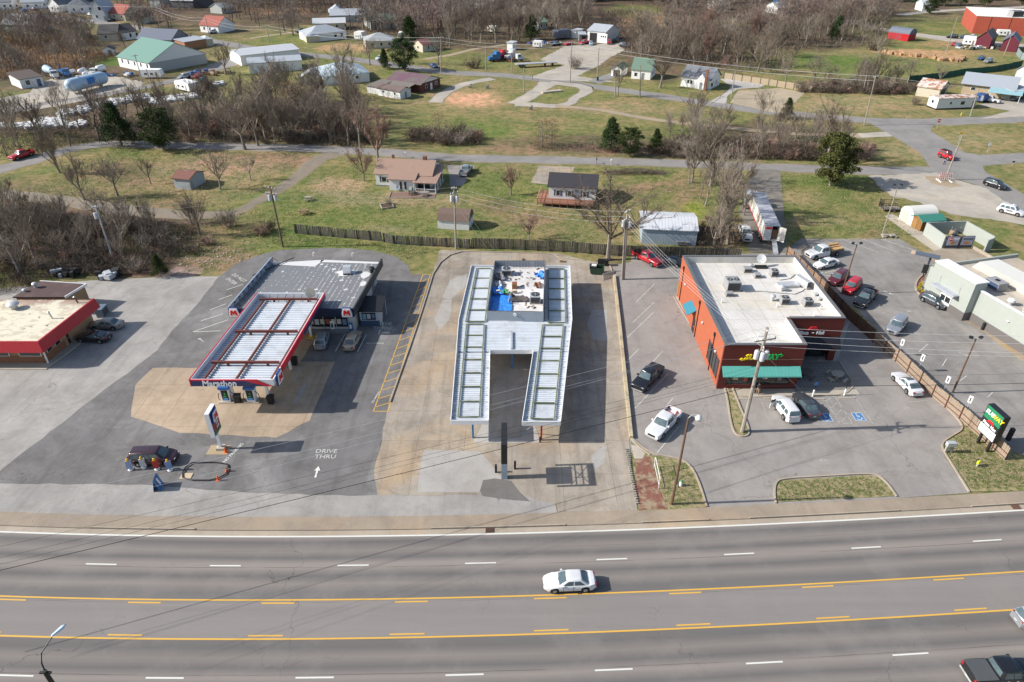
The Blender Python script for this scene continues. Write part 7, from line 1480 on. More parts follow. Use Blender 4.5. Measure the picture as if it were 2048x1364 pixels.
o = fence([(591,467),(765,483)],1.9,'leaning weathered dark picket fence behind the filling station',OLDF,OLDF,lean=.1); fence([(768,484),(787,488),(945,497)],1.8,'dark weathered fence stepping down behind the tan lot',OLDF,OLDF,lean=.1); fence([(946,497),(1024,499),(1150,505),(1236,512),(1340,516),(1446,518),(1480,520)],2.1,'long dark board fence behind the drive-in and the brick shop',OLDF,OLDF,lean=.05)
BF = mat('brown_fence_boards',(.26,.175,.12),.9,.25,3,c2=(.2,.14,.1)); DBF = mat('dark_brown_fence_boards',(.11,.065,.045),.9,.25,3); RBP = mat('red_brown_post',(.13,.06,.04),.85,.2)
fence([(1573,512),(1652,592)],1.95,'light brown solid fence section behind the right wall of the brick shop',BF,RBP,gap=.005,rails=2)
fence([(1653,593),(1693,636),(1745,683)],1.95,'dark brown fence section beside the notch of the brick shop',DBF,RBP,gap=.005,rails=2)
fence([(1745,684),(1791,723),(1863,793),(1918,838),(1960,876),(2008,921)],1.9,'weathered tan fence with red-brown posts between the two lots',mat('tan_fence_boards',(.3,.235,.175),.9,.25,3),RBP,gap=.005,rails=2)
fence([(1447,157),(1520,168),(1622,184)],2.0,'tan board fence behind the pale curved driveway',mat('pale_fence',(.36,.29,.2),.9,.15),BLK,panel=3.0,board=0,name='board_fence')
fence([(1816,164),(1880,157),(1925,149),(1985,144),(2043,132)],2.0,'long dark green screened fence across the right meadow',mat('dark_green_screen',(.01,.085,.06),.7,.15),DGREY,panel=4.0,board=0,name='screen_fence')
fence([(2032,108),(2040,118),(2060,122)],2.4,'short grey-green screen fence by the smaller maroon barn',mat('grey_green_screen',(.2,.26,.26),.7),DGREY,panel=4,board=0,name='screen_fence')
# ================= POLES, LAMPS, WIRES =================
def hgt(bp,tp):
    g = at(*bp); lo,hi = 0,40
    for _ in range(40):
        m_ = (lo+hi)/2
        if PX(g.x,g.y,m_)[1] > tp[1]: lo = m_
        else: hi = m_
    return lo
def pole(bp,tp,label,r=.16,m_=None,arms=(),trans=0,group=None,name='utility_pole'):
    g = at(*bp); h = hgt(bp,tp); tt_ = at(tp[0],tp[1],h); o = thing(name,label,'utility pole',tuple(g),0,group); top = Vector((tt_.x -g.x,tt_.y -g.y,h)); m_ = m_ or WOODP
    MB().tube([(0,0,0),top*.5,top],r*1.15,8,r*.75).build('shaft',m_,o,40)
    for k,(f_,L_,a) in enumerate(arms):
        c = top*f_; dv = Vector((math.cos(a),math.sin(a),0))*L_/2; MB().bar(c -dv+Vector((0,-r,0)),c+dv+Vector((0,-r,0)),.1,.12).build('crossarm',m_,o)
        for s in (-.9,-.35,.35,.9): q = c+dv*s+Vector((0,-r,.06)); ins = MB().lathe(q,[(.05,0),(.09,.06),(.05,.1),(.09,.16),(.03,.24)],7).build('insulator',DWHITE,o)
    for k in range(trans):
        a = (k -(trans -1)/2)*1.35 -1.57 if trans > 2 else (0 if k else math.pi); c = top*(.77 if trans > 2 else .82)+Vector((math.cos(a)*(r+.32),math.sin(a)*(r+.32),0)); tr = MB().lathe(c,[(.1,-.62),(.27,-.58),(.28,.35),(.24,.45),(.08,.5)],12).build('transformer',mat('transformer_grey',(.5,.52,.54),.5,.06),o,40)
        MB().lathe(c+Vector((.05,-.05,.5)),[(.04,0),(.07,.06),(.03,.25)],6).build('bushing',GREY,tr)
    return o,g+top,h
pA,TA,hA = pole((1484,864),(1535,655),'tall grey utility pole with three transformers in front of the brick shop',.22,arms=((.97,.1,0),(.9,2.6,.25),(.84,2.2,1.2)),trans=3)
pB,TB_,hB = pole((1247,559),(1255,420),'pale double utility pole with two transformers beside the red pickup',.2,WOODP,arms=((.98,1.6,.9),(.88,1.6,.9)),trans=2)
MB().tube([(-.25,-.1,0),(TB_.x -at(1247,559).x -.2,TB_.y -at(1247,559).y,hB*.9)],.17,7,.12).build('stub_pole',WOODP,pB)
pC,TC,hC = pole((912,498),(908,373),'utility pole with two transformers behind the tan lot and small white shed',.16,arms=((.97,.9,0),(.9,1.8,.8)),trans=2)
pD,TD,hD = pole((566,494),(540,372),'brown utility pole with two transformers behind the filling station',.17,WOODB,arms=((.97,2.4,-.5),(.88,2.2,-.3)),trans=2)
pE,TE,hE = pole((226,516),(190,411),'silver utility pole with one transformer in the left thicket',.15,STEEL,arms=((.97,.9,.3),),trans=1)
pole((219,529),(190,450),'rusty brown leaning pole beside the silver utility pole',.1,WOODB); pole((44,555),(0,470),'dark leaning pole at the left edge of the thicket',.14,WOODP)
far_poles = [((1728,251),(1752,150),'tall leaning utility pole at the street junction',1),((1140,165),(1144,82),'utility pole where the gravel lane meets the upper street',1),((882,146),(882,73),'utility pole beside the large cedar on the upper street',1),((972,141),(971,87),'utility pole with a lamp before the blue semi cab',0),((1023,145),(1024,100),'short bare pole in front of the semi cabs',0),
  ((1280,194),(1281,130),'thin pole in front of the faded green roofed house',0),((1194,160),(1198,95),'thin pole by the green bin on the upper street',0),((1048,185),(1047,135),'grey wooden pole in the lawn by the gravel lane',0),((286,166),(269,109),'dark pole in front of the green roofed hall',1),((303,168),(292,138),'short dark pole beside the white camper',0),
  ((324,71),(309,12),'tall pole on the street behind the green roofed hall',1),((421,86),(411,34),'tall pole in front of the red roofed cottage',0),((541,98),(533,50),'pole at the left of the pale porch house',1),((693,80),(690,52),'short pole by the pale porch house',0),((1892,105),(1915,34),'tall leaning pole in the field before the brick hall',0),((2009,108),(2022,74),'leaning pole before the smaller maroon barn',0),
  ((1940,233),(1958,177),'leaning pole in front of the white mobile home',0),((1602,263),(1616,213),'grey leaning pole in the grass below the upper street',0),((1462,198),(1471,142),'dark pole by the pale curved driveway',0),((1727,182),(1735,141),'bare leaning pole in the hedge line',0),((35,60),(27,20),'pole beside the street of white houses',0),((167,134),(158,98),'thin pole behind the tank truck',0),((299,75),(295,55),'short pole at the bend behind the hall',0),((1230,193),(1231,150),'dark pole by the small bare tree on the upper street',0),((1890,360),(1925,270),'leaning yellow-tagged pole on the gravel corner',0)]
FP = {}
for i,(b0_,t0_,l,ar) in enumerate(far_poles):
    o,T_,h_ = pole(b0_,t0_,l,.16,arms=((.96,2.2,.6),) if ar else ()); FP[i] = T_
def wire(p,q,sag,r,label,m_=None,n=14):
    pts = [p*(1 -k/n)+q*(k/n) -Vector((0,0,4*sag*(k/n)*(1 -k/n))) for k in range(n+1)]
    off = pts[0].copy(); return tag(MB().tube([x for x in pts],r,4).build('power_line',m_ or STEEL),label,'power line',None)
CAB = mat('black_cable',(.015,.015,.015),.6); CABL = mat('bright_wire',(.55,.56,.58),.4)
TAo = TA
def LW(x,y,h): return at(x,y,h)
wire(TA,LW(-300,1080,hA),.4,.013,'topmost bright wire from the shop-front pole to the lower left',CABL); wire(TA+Vector((.5,0,-.8)),LW(-300,1115,hA -.8),.4,.013,'second bright wire from the shop-front pole to the lower left',CABL); wire(TA+Vector((-.6,0,-1.0)),LW(-300,1145,hA -1.0),.5,.013,'third bright wire from the shop-front pole to the lower left',CABL)
for k,(y,h) in enumerate(((1160,9.6),(1185,9.0),(1200,8.6))): wire(TA*1.0 -Vector((.25,.1,hA -h)),LW(-300,y,h),.5,.014,['uppermost','middle','lowest'][k]+' of the three dark thin cables running to the lower left',CAB)
cA = Vector((TA.x -.35,TA.y -.2,6.9)); wire(cA,LW(-300,1212,6.9),.25,.035,'thick black cable crossing the whole frame to the lower left',CAB,24); wire(cA,LW(2400,755,6.9),.35,.032,'thick black cable running to the right edge',CAB,20)
for k,(y,dz_) in enumerate(((668,0),(684,-.9),(708,-1.6),(712,-2.4))): wire(TA+Vector((.3,0,dz_)),LW(2400,y+3,hA+dz_),.5,.015,['topmost','second','third','lowest'][k]+' bright wire from the shop-front pole to the right edge',CABL)
wire(cA+Vector((0,0,1.4)),LW(2400,735,8.3),.4,.012,'thin dark cable above the thick black cable at the right',CAB)
for k in range(4): wire(TA+Vector((-.4+.25*k,0,-1.3 -.5*k)),TB_+Vector((.2*k -.3,0,-.3 -.8*k)),.9,.013,['topmost','second','third','lowest'][k]+' bright wire between the shop-front pole and the double pole',CABL)
for k in range(3): wire(TB_+Vector((0,0,-.2 -.9*k)),TC+Vector((.2,0,-.2 -.9*k)),1.1,.012,['topmost','middle','lowest'][k]+' wire between the double pole and the pole by the white shed',CABL)
for k in range(3): wire(TC+Vector((0,0,-.1 -.8*k)),TD+Vector((.2,0,-.1 -.8*k)),1.2,.009,['topmost','middle','lowest'][k]+' wire between the shed pole and the brown pole',STEEL)
for k in range(2): wire(TD+Vector((0,0,-.2 -.8*k)),TE+Vector((0,0,-.1 -.8*k)),1.2,.009,['upper','lower'][k]+' wire between the brown pole and the silver pole',STEEL)
wire(TC+Vector((0,0,-1.5)),at(990,501),.1,.014,'guy wire from the shed pole down to the fence',CABL); wire(TC+Vector((0,0,-3)),at(978,501),.1,.014,'lower guy wire from the shed pole down to the fence',CABL); wire(TA+Vector((0,0,-3)),at(1612,790),.1,.014,'guy wire from the shop-front pole to the walk',CABL)
for a_,b2_,l in ((10,11,'distant wires from the hall street pole to the cottage pole'),(11,12,'distant wires from the cottage pole to the porch house pole'),(12,2,'distant wires over the bare trees to the cedar pole'),(2,1,'distant wires from the cedar pole to the garage lane pole'),(1,0,'distant wires from the garage lane pole to the junction pole')):
    for k in range(2): wire(FP[a_]+Vector((0,0,-.3 -1.2*k)),FP[b2_]+Vector((0,0,-.3 -1.2*k)),1.5,.03,l+(', upper one' if k == 0 else ', lower one'),CABL)
wire(FP[0],LW(2300,190,10),1.5,.03,'distant wire from the junction pole to the right edge',CABL); wire(FP[10]+Vector((0,0,-.4)),LW(-200,-5,12),1,.03,'distant wire from the hall street pole to the left edge',CABL)
# lamps
BRNP = mat('brown_lamp_post',(.13,.075,.05),.7,.15)
def lamp(bp,tp,label,kind,m_=None,name='street_lamp',r=.1):
    g = at(*bp); h = hgt(bp,tp); o = thing(name,label,'lamp post',tuple(g),0); tt_ = at(tp[0],tp[1],h); top = Vector((tt_.x -g.x,tt_.y -g.y,h)); m_ = m_ or BRNP
    MB().tube([(0,0,0),top],r*1.2,8,r*.8).build('post',m_,o,40)
    if kind == 'arm': MB().tube([top,top+Vector((.25,0,.35)),top+Vector((.75,0,.4))],.045,6).build('arm',STEEL,o); MB().lathe(top+Vector((.95,0,.05)),[(.08,.3),(.22,.2),(.34,-.05),(.26,-.3),(.1,-.4)],12).build('lamp_head',DWHITE,o,40)
    elif kind == 'flood':
        a_ = MB().bar(top+Vector((-.6,0,0)),top+Vector((.6,0,0)),.07).build('arm',STEEL,o)
        for s in (-1,1): MB().cbox(top+Vector((.6*s,.1,.2)),(.42,.35,.25),.5*s).build('lamp_head',BLK,o)
    return o
lamp((1343,1009),(1377,836),'tall brown lamp post with a hanging white head on the grass island','arm',r=.13); lamp((1905,786),(1952,678),'brown lamp post with two black floodlights by the tan fence','flood'); lamp((1764,470),(1796,372),'lamp post with twin floodlights at the back of the drive-through lot','flood',WOODP); lamp((1683,588),(1714,489),'brown lamp post with floodlights between the red suvs','flood')
g_ = at(86,1338,7.6); o = thing('street_lamp','curved black street lamp with a pale blue head at the bottom left','lamp post',(g_.x+.25,g_.y -.2,0),0); hp = at(106,1271,9.4) -Vector((g_.x+.25,g_.y -.2,0)); MB().tube([(0,0,0),(0,0,7.7)],.2,8,.15).build('post',BLK,o); MB().tube([(0,0,7.4),(-.15,.25,8.2),(-.1,.6,8.9),hp],.05,6).build('arm',BLK,o); MB().bar((-.4,0,7.5),(.4,0,7.5),.15).build('bracket',BLK,o)
d_ = MB(); d_.M = Matrix.Translation(hp) @ Matrix.Rotation(1.0,4,'Z'); d_.add([(-.1,-.1,0),(.7,-.17,.08),(1.0,0,.1),(.7,.17,.08),(-.1,.1,0),(-.05,-.06,.12),(.7,-.1,.22),(.9,0,.2),(.7,.1,.22),(-.05,.06,.12)],[(4,3,2,1,0),(5,6,7,8,9),(0,1,6,5),(1,2,7,6),(2,3,8,7),(3,4,9,8),(4,0,5,9)]); d_.build('lamp_head',mat('pale_blue_lamp',(.5,.6,.7),.4),o)
# ================= SIGNS =================
g = at(443,898); o = thing('price_sign','white-edged red and blue price sign on a leaning white pole','sign',tuple(g),0)
MB().box(-.15,.15,-.15,.15,.05,2.4).build('pole',WHP,o); MB().box(-1.4,1.0,-1.0,.6,0,.06).build('base_plate',mat('ply_base',(.35,.27,.17),.9),o); MB().box(-.45,.45,-.4,.4,.06,.4).build('concrete_foot',CONC,o)
MB().box(-.25,.25,-.95,.95,2.5,5.85).build('cabinet',WHP,o); f = MB().box(.25,.28,-.85,.85,2.6,5.75).build('face',NAVP,o); MB().box(.28,.3,-.75,.75,3.15,4.2).build('price_panel',mat('price_red',(.3,.02,.03),.5),f); MB().box(.28,.3,-.75,.75,2.65,3.05).build('diesel_panel',mat('price_green',(.02,.16,.06),.5),f)
for z,s_ in ((3.95,'3.29'),(3.45,'3.89')): text(s_,.38,(.36,.1,z),(R_(90),0,R_(90)),WHP,f,.005)
m_logo(.33,0,4.98,1.1,f,R_(90))
text('Regular',.2,(.36,.55,4.2),(R_(90),0,R_(90)),WHP,f,.005) if 0 else None
g = at(1009,956); o = thing('pylon_sign','tall empty black sign frame on a grey-blue column in front of the drive-in','sign',tuple(g),0)
MB().box(-.32,.32,-.25,.35,0,3.2).build('column',mat('grey_blue_steel',(.3,.36,.42),.6),o); MB().box(-.32,.32,-1.25,1.35,3.2,4.65).build('lower_cabinet',BLK,o)
m = MB(); m.box(-.3,.3,-1.7,-1.45,3.9,6.3).box(-.3,.3,1.55,1.8,3.9,6.3).box(-.3,.3,-1.45,1.55,6.15,6.3); m.build('frame',BLK,o); m = MB()
for z in (5.1,5.6): m.bar((0,-1.45,z),(0,1.55,z),.07)
m.bar((0,-1.45,4.7),(0,1.55,6.1),.05).bar((0,1.55,4.7),(0,-1.45,6.1),.05).build('brace',DGREY,o); MB().box(.0,.1,-.4,-.3,4.9,5.9).build('lit_slit_bar',DWHITE,o)  # the upright pale bar imitates a lit slit in the frame
for (px_,py_),l in (((992,945),'short black post left of the big column with weeds'),((1030,938),'short black post right of the big column')):
    q = at(px_,py_); tag(MB().box(-.12,.12,-.12,.12,0,1.1).build('bollard',BLK),l,'bollard').location = (q.x,q.y,.03)
q = at(1080,885); tag(MB().box(-.1,.1,-.06,.06,0,.8).build('bollard',BLK),'short black post beside the red canopy post','bollard').location = (q.x,q.y,.03)
BL,BR = at(1953.5,857,1.75),at(1985,887,1.75); dv = BR -BL; az = math.atan2(dv.y,dv.x); Lw = dv.length; hs_ = hgt((1953.5,857+0),(1953.5,857)) 
o = thing('shop_sign','black pylon sign with green, red and white panels beside the tan fence','sign',(BL.x,BL.y,0),az); TH_ = .7
zt = 1.75
lo,hi = 1.75,9
for _ in range(30):
    md = (lo+hi)/2
    if PX(BL.x,BL.y,md)[1] > 807: lo = md
    else: hi = md
zt = lo; HS = zt -1.75
MB().box(0,Lw,0,TH_,1.75,zt).build('cabinet',mat('sign_black',(.015,.015,.02),.4),o)
for x in (Lw*.22,Lw*.8): MB().box(x -.12,x+.12,TH_/2 -.12,TH_/2+.12,0,1.75).build('post',BLK,o)
e = .1; z1 = 1.75+HS*.32; z2 = 1.75+HS*.52; f1 = MB().box(e,Lw -e,-.02,0,1.75+e,z1).build('blank_panel',WHP,o); f2 = MB().box(e,Lw -e,-.02,0,z1+.04,z2+.1).build('black_panel',BLK,o)
f3 = MB().extr([(e,-.02,z2+.12),(Lw -e,-.02,z2 -HS*.02),(Lw -e,-.02,zt -e),(e,-.02,zt -e)],(0,.02,0)).build('green_panel',mat('sign_green',(.02,.2,.09),.4),o)
cz = (z2+.1+zt)/2+.05
text('SUB',HS*.2,(Lw*.28,-.05,cz),(R_(90),0,0),WHP,f3,.01,.25,.02,'sign_letters'); text('WAY',HS*.2,(Lw*.71,-.05,cz),(R_(90),0,0),YEL,f3,.01,.25,.02,'sign_letters')
text('Pizza Hut',HS*.14,(Lw*.5,-.05,z1+HS*.09),(R_(90),0,0),WHP,f2,.01,.15,.02,'sign_letters'); m = MB(); hat(m,Lw*.5,-.05,z1+HS*.15,Lw*.3,.02); m.build('sign_emblem',REDL,f2)
for k in range(4): MB().box(e+.05,Lw -e -.05,-.03,-.02,1.95+k*.24,1.96+k*.24).build('letter_rail',GREY,f1)
# white-black regulation signs along the fence
for k,(px_,py_) in enumerate(((1797,697),(1837,728),(1887,772),(1931,812))):
    q = at(px_,py_,1.2); o = thing('parking_sign',['white sign showing a black bar behind the fence, furthest from the highway','white sign with a black bar behind the fence, second from the silver suv','white sign with a black bar behind the fence below the second','white sign with a black bar nearest the pylon sign'][k],'sign',(q.x+.25,q.y,0),-.9,'parking signs behind the fence')
    MB().box(-.22,.22,-.03,.03,1.7,2.7).build('panel',WHP,o); MB().box(-.06,.06,-.045,-.03,1.9,2.5).build('symbol',BLK,o); MB().box(-.03,.03,.03,.09,0,2.6).build('post',STEEL,o)
for (bp,tp),l in ((((1625,793),(1632,761)),'blue disabled parking sign on a white bollard left of the other'),(((1688,791),(1698,760)),'disabled parking sign pole on a white bollard right of the other')):
    g = at(*bp); h = hgt(bp,tp); o = thing('parking_sign',l,'sign',(g.x,g.y,.05),0); MB().lathe((0,0,0),[(.11,0),(.11,.95),(.06,1.0)],10).build('bollard',WHITE,o); MB().box(-.03,.03,-.03,.03,.95,h).build('post',BLK,o)
    if bp[0] < 1650: MB().box(-.2,.2,-.06,-.03,h -.75,h -.3).build('panel',PAINT['lblue'],o)
for a_,b_ in (((1467,799),(1501,799)),((1528,797),(1545,796)),((1625,799),(1648,799)),((1677,797),(1708,796))):
    A3,B3 = at(*a_),at(*b_); o = tag(MB().extr([(0,-.1,0),(0,.1,0),(0,.06,.13),(0,-.06,.13)],((B3 -A3).length,0,0)).build('wheel_stop',CONC),{1467: 'concrete wheel stop left of the white suv',1528: 'concrete wheel stop hidden at the nose of the white suv',1625: 'concrete wheel stop between the dark sedan and the blue symbol',1677: 'concrete wheel stop above the right blue symbol'}[a_[0]],'wheel stop'); o.location = (A3.x,A3.y,.03)
for k,x in enumerate((1640,1690,1722,1765)):
    A3 = at(x,480); o = tag(MB().extr([(0,-.1,0),(0,.1,0),(0,.06,.13),(0,-.06,.13)],(2.0,0,0)).build('wheel_stop',CONC),'concrete wheel stop at the back edge of the drive-through lot','wheel stop','wheel stops at the back of the drive-through lot'); o.location = (A3.x+.6,A3.y+.1,.04)
# street signs
def ssign(bp,h,label,shape,c,s=.4,az=0,txt=None):
    g = at(*bp); o = thing('road_sign',label,'sign',tuple(g),az); MB().box(-.03,.03,0,.06,0,h).build('post',STEEL,o)
    n = {'oct': 8,'dia': 4,'rnd': 12}.get(shape)
    m = MB()
    if n: m.extr([(s*math.cos(6.28318*(k+.5*(n == 8))/n),-.02,h -s*.3+s*math.sin(6.28318*(k+.5*(n == 8))/n)) for k in range(n)],(0,.03,0))
    else: m.box(-s,s,-.02,.01,h -s*1.2,h)
    p_ = m.build('panel',c,o)
    if txt: text(txt,s*.7,(0,-.03,h -s*.3),(R_(90),0,0),WHP,o,.004)
    return o
ssign((1873,258),2.4,'red stop sign at the street junction','oct',REDL,.5,0,'STOP'); ssign((1915,288),3.0,'yellow sign on the gravel corner by the red off-road car','sq',mat('sign_yellow',(.7,.42,.02),.5),.45); ssign((1974,305),2.2,'white round sign with blue top on the right grass','rnd',WHP,.45); ssign((1812,240),1.6,'small teal marker sign on the street verge','sq',mat('teal_sign',(.15,.4,.4),.5),.25); ssign((2024,332),1.2,'small black real-estate style board at the right verge','sq',BLK,.3)
q = at(1922,231); o = tag(MB().lathe((0,0,0),[(.15,0),(.2,.1),(.15,.2),(.15,.6),(.2,.65),(.05,.85)],10).build('fire_hydrant',PAINT['gold'] if 0 else mat('hydrant_yellow',(.6,.45,.05),.5)),'yellow fire hydrant by the leaning pole','fire hydrant'); o.location = (q.x,q.y,0)
# barricade
q = at(1888,362); o = thing('road_barricade','red and white striped road barricade on white feet on the gravel corner','barricade',(q.x,q.y,.04),-.05); STR = NB('red_white_stripes'); sp_ = STR.n('ShaderNodeSeparateXYZ'); STR.l(STR.tc.outputs['Object'],sp_.inputs[0]); fr_ = STR.math('FRACT',STR.math('ADD',STR.math('MULTIPLY',sp_.outputs[0],2.2),sp_.outputs[2])); STR = STR.out(STR.mix(STR.ramp(fr_,.49,.51),(.75,.73,.7),(.6,.03,.02)),.6)
for z in (.45,.95,1.45): MB().box(-1.4,1.4,-.04,.04,z,z+.28).build('striped_board',STR,o)
for x in (-1.2,1.2): MB().box(x -.06,x+.06,.04,.12,0,1.8).build('upright',WHITE,o); MB().box(x -.12,x+.12,-1.2,1.2,0,.12).build('foot',WHITE,o)
q = at(1884,340); o = thing('flag','small red, white and blue flag tied to the leaning pole','flag',(q.x+.1,q.y,0),0); MB().box(-.4,.3,-.02,.02,1.2,2.2).build('cloth',STR,o); MB().box(-.4,0,-.03,-.02,1.8,2.2).build('canton',PAINT['lblue'],o)
# forecourt small things
CON = mat('cone_orange',(.75,.12,.01),.5,.08)
def cone(px_,py_,label):
    q = at(px_,py_); o = thing('traffic_cone',label,'traffic cone',(q.x,q.y,.03)); MB().lathe((0,0,.04),[(.16,0),(.04,.65),(.02,.66)],12).build('cone_body',CON,o,40); MB().box(-.2,.2,-.2,.2,0,.04).build('foot',CON,o)
cone(452,905,'orange cone at the foot of the price sign'); cone(454,943,'orange cone at the upper right of the black hose ring'); cone(437,961,'orange cone at the lower right of the black hose ring')
P = [at(*p)+Vector((0,0,.15)) for p in ((385,927),(430,926),(455,930),(457,937),(452,950),(437,958),(420,962),(385,962),(366,957),(366,947),(372,936),(385,927))]
Q = []
for i in range(len(P) -1): Q += [P[i],P[i]*.66+P[i+1]*.34,P[i]*.33+P[i+1]*.67]
tag(MB().tube(Q+[P[-1]],.07,7).build('hose_ring',BLK),'black rubber barrier ring laid on the asphalt by the minivan','barrier')
q = at(373,953); tag(MB().box(-.6,.6,-.45,.45,0,.05).build('plywood_sheet',mat('plywood',(.5,.4,.26),.8,.1)),'pale plywood sheet inside the black rubber ring','plywood').location = (q.x,q.y,.04)
for k,(px_,py_,c1_,c2c) in enumerate(((262,940,(.35,.4,.55),BLK),(289,936,(.6,.6,.58),WHITE),(315,939,(.5,.05,.04),REDL),(341,941,(.25,.32,.55),WHITE))):
    q = at(px_,py_); o = thing('curb_sign',['blue-white advertising stand at the tail of the minivan','white advertising stand second from the minivan tail','red advertising stand third from the minivan tail','blue advertising stand nearest the minivan nose'][k],'sign',(q.x,q.y,.03),.5,None); MB().extr([(-.3,-.1,.25),(.3,-.1,.25),(.3,.0,1.3),(-.3,.0,1.3)],(0,.08,0)).build('board',mat('stand_%d' % k,c1_,.5,.45,6),o); MB().lathe((0,0,0),[(.28,0),(.3,.1),(.1,.2),(.05,.3)],10).build('foot',DWHITE,o); MB().lathe((0,.0,1.25),[(.1,0),(.14,.1),(.1,.35),(.02,.4)],8).build('top_cap',mat('sign_yellow',(1,1,1)),o)
q = at(317,975); o = thing('sandwich_board','blue folding sign board with a white mark by the sidewalk','sign',(q.x,q.y,.03),1.75); MB().extr([(-.65,-.35,0),(.65,-.35,0),(.65,-.02,1.5),(-.65,-.02,1.5)],(0,.05,0)).build('front_board',PAINT['lblue'],o); MB().extr([(-.65,.35,0),(.65,.35,0),(.65,.02,1.5),(-.65,.02,1.5)],(0,-.05,0)).build('back_board',PAINT['lblue'],o); MB().extr([(-.15,-.32,.45),(.15,-.32,.45),(.1,-.1,1.3),(-.2,-.1,1.3)],(0,-.03,0)).build('mark',WHP,o)
for (px_,py_),l,mm in (((667,664),'white pole flag on the walk above the silver hatchback',WHITE),((704,667),'blue feather flag above the gold sedan',PAINT['lblue'])):
    q = at(px_,py_); o = thing('pole_banner',l,'banner',(q.x,q.y,.03)); MB().box(-.03,.03,-.03,.03,0,1.9).build('pole',STEEL,o); MB().box(-.28,.28,-.05,-.03,.5,1.85).build('cloth',mm,o); MB().box(-.18,.1,-.06,-.05,.8,1.5).build('lettering',BLK if mm is WHITE else WHP,o)
# dumpster etc
q = at(1193,547); o = thing('dumpster','dark green dumpster with an open lid at the back of the tan lot','dumpster',(q.x,q.y,.03),-.1); GRD = mat('dumpster_green',(.025,.06,.035),.6,.2,2)
MB().extr([(-1.0,-.6,.15),(1.0,-.6,.15),(1.25,-.6,1.2),(-1.25,-.6,1.2)],(0,.08,0)).extr([(-1.0,.6,.15),(1.0,.6,.15),(1.25,.6,1.4),(-1.25,.6,1.4)],(0,.08,0)).extr([(-1.0,-.6,.15),(-1.0,.68,.15),(-1.25,.68,1.4),(-1.25,-.6,1.2)],(.06,0,0)).extr([(1.0,-.6,.15),(1.0,.68,.15),(1.25,.68,1.4),(1.25,-.6,1.2)],(-.06,0,0)).box(-1,1,-.55,.65,.15,.25).build('bin_body',GRD,o)
MB().box(-1.25,-.1,-.6,.7,1.38,1.45).build('lid',BLK,o); MB().box(.1,.2,.7,.75,.9,2.3).box(.1,1.2,.7,.76,1.4,2.4).build('open_lid',BLK,o); MB().box(-.9,-.1,-.3,.4,1.2,1.55).build('rubbish',DWHITE,o)
q = at(1212,531); bin_(q.x,q.y,'black wheeled bin beside the green dumpster'); q = at(1215,557); o = thing('pallet_stack','grey broken pallets leaning at the end of the kerb wall','pallets',(q.x,q.y,.03),.5)
for k in range(6): MB().extr([(-1.1+k*.4,-.4,0),(-.85+k*.4,-.4,0),(-.5+k*.4,.3,.9),(-.75+k*.4,.3,.9)],(0,.1,0)).build('board',WOODP,o)
q = at(1122,524); tag(MB().box(-.3,.3,-.25,.25,0,.45).build('cardboard_box',mat('cardboard',(1,1,1))),'small cardboard box on the tan lot behind the littered roof','box').location = (q.x,q.y,.03)
for (px_,py_),l in (((1046,520),'dark stone on the tan lot behind the littered roof'),): q = at(px_,py_); tag(MB().lathe((0,0,0),[(.2,0),(.25,.15),(.1,.3)],7).build('stone',DGREY),l,'stone').location = (q.x,q.y,.03)
# stone row at the mulch bed
mb = MB(); r7 = random.Random(9); P0,P1,P2 = at(1252,900),at(1262,950),at(1274,1008)
for k in range(26):
    f_ = k/25; p = (P0*(1 -2*f_)+P1*2*f_) if f_ < .5 else (P1*(2 -2*f_)+P2*(2*f_ -1)); q_ = thing('edging_stone','pale edging stone in the row along the red mulch bed','stone',(p.x,p.y,0),0,'edging stones along the red mulch') ; MB().cbox((0,0,.14),(.24,.16+r7.random()*.06,.2),r7.uniform(-.3,.3)).build('stone',STN,q_)
# bollard-like monument figure, signboard frame
q = at(1361,972); o = thing('garden_statue','small white garden statue with a green hat on the grass island','statue',(q.x,q.y,.06)); MB().lathe((0,0,0),[(.18,0),(.2,.25),(.13,.45),(.16,.5),(.1,.62),(.05,.66)],10).build('figure',DWHITE,o,40); MB().lathe((0,0,.62),[(.14,0),(.08,.15),(.01,.35)],8).build('hat',mat('statue_green',(.05,.3,.17),.6),o)
o = thing('sign_post_frame','empty white wire sign frame on the grass island','sign frame',tuple(at(1321,975)),0,None,True); a,b_,c_ = at(1306,940),at(1317,978),at(1310,960)
m = MB(); A3,B3 = at(1308,935),at(1317,978); u1 = Vector((0,0,1.5)); m.bar(A3+u1,B3+u1,.06).bar(A3,A3+u1,.07).bar(B3,B3+u1,.07).bar(A3+u1*.35,B3+u1*.35,.05).build('frame',WHITE,o)
q = at(1895,905); o = thing('utility_box','grey meter box on two stone legs at the kerb corner','meter box',(q.x,q.y,.05)); MB().box(-.5,.5,-.25,.25,1.0,1.5).build('box',STEEL,o)
for x in (-.3,.3): MB().box(x -.12,x+.12,-.12,.12,0,1.0).build('leg',STN,o)
q = at(1953,933); o = thing('yard_spotlight','small yellow and black ground floodlight on the right grass','floodlight',(q.x,q.y,.05),.3); MB().box(-.06,.06,-.06,.06,0,.4).build('stake',STEEL,o); MB().cbox((0,0,.6),(.3,.25,.45),.2).build('lamp_head',mat('lime_yellow',(.5,.55,.03),.5),o); MB().cbox((0,.16,.62),(.36,.1,.5),.2).build('lamp_back',BLK,o)
q = at(2015,880); tag(MB().box(-.2,.2,-.2,.2,0,1.7).build('bollard',BLK),'thick black post behind the fence end by the pylon sign','bollard').location = (q.x,q.y,.04)
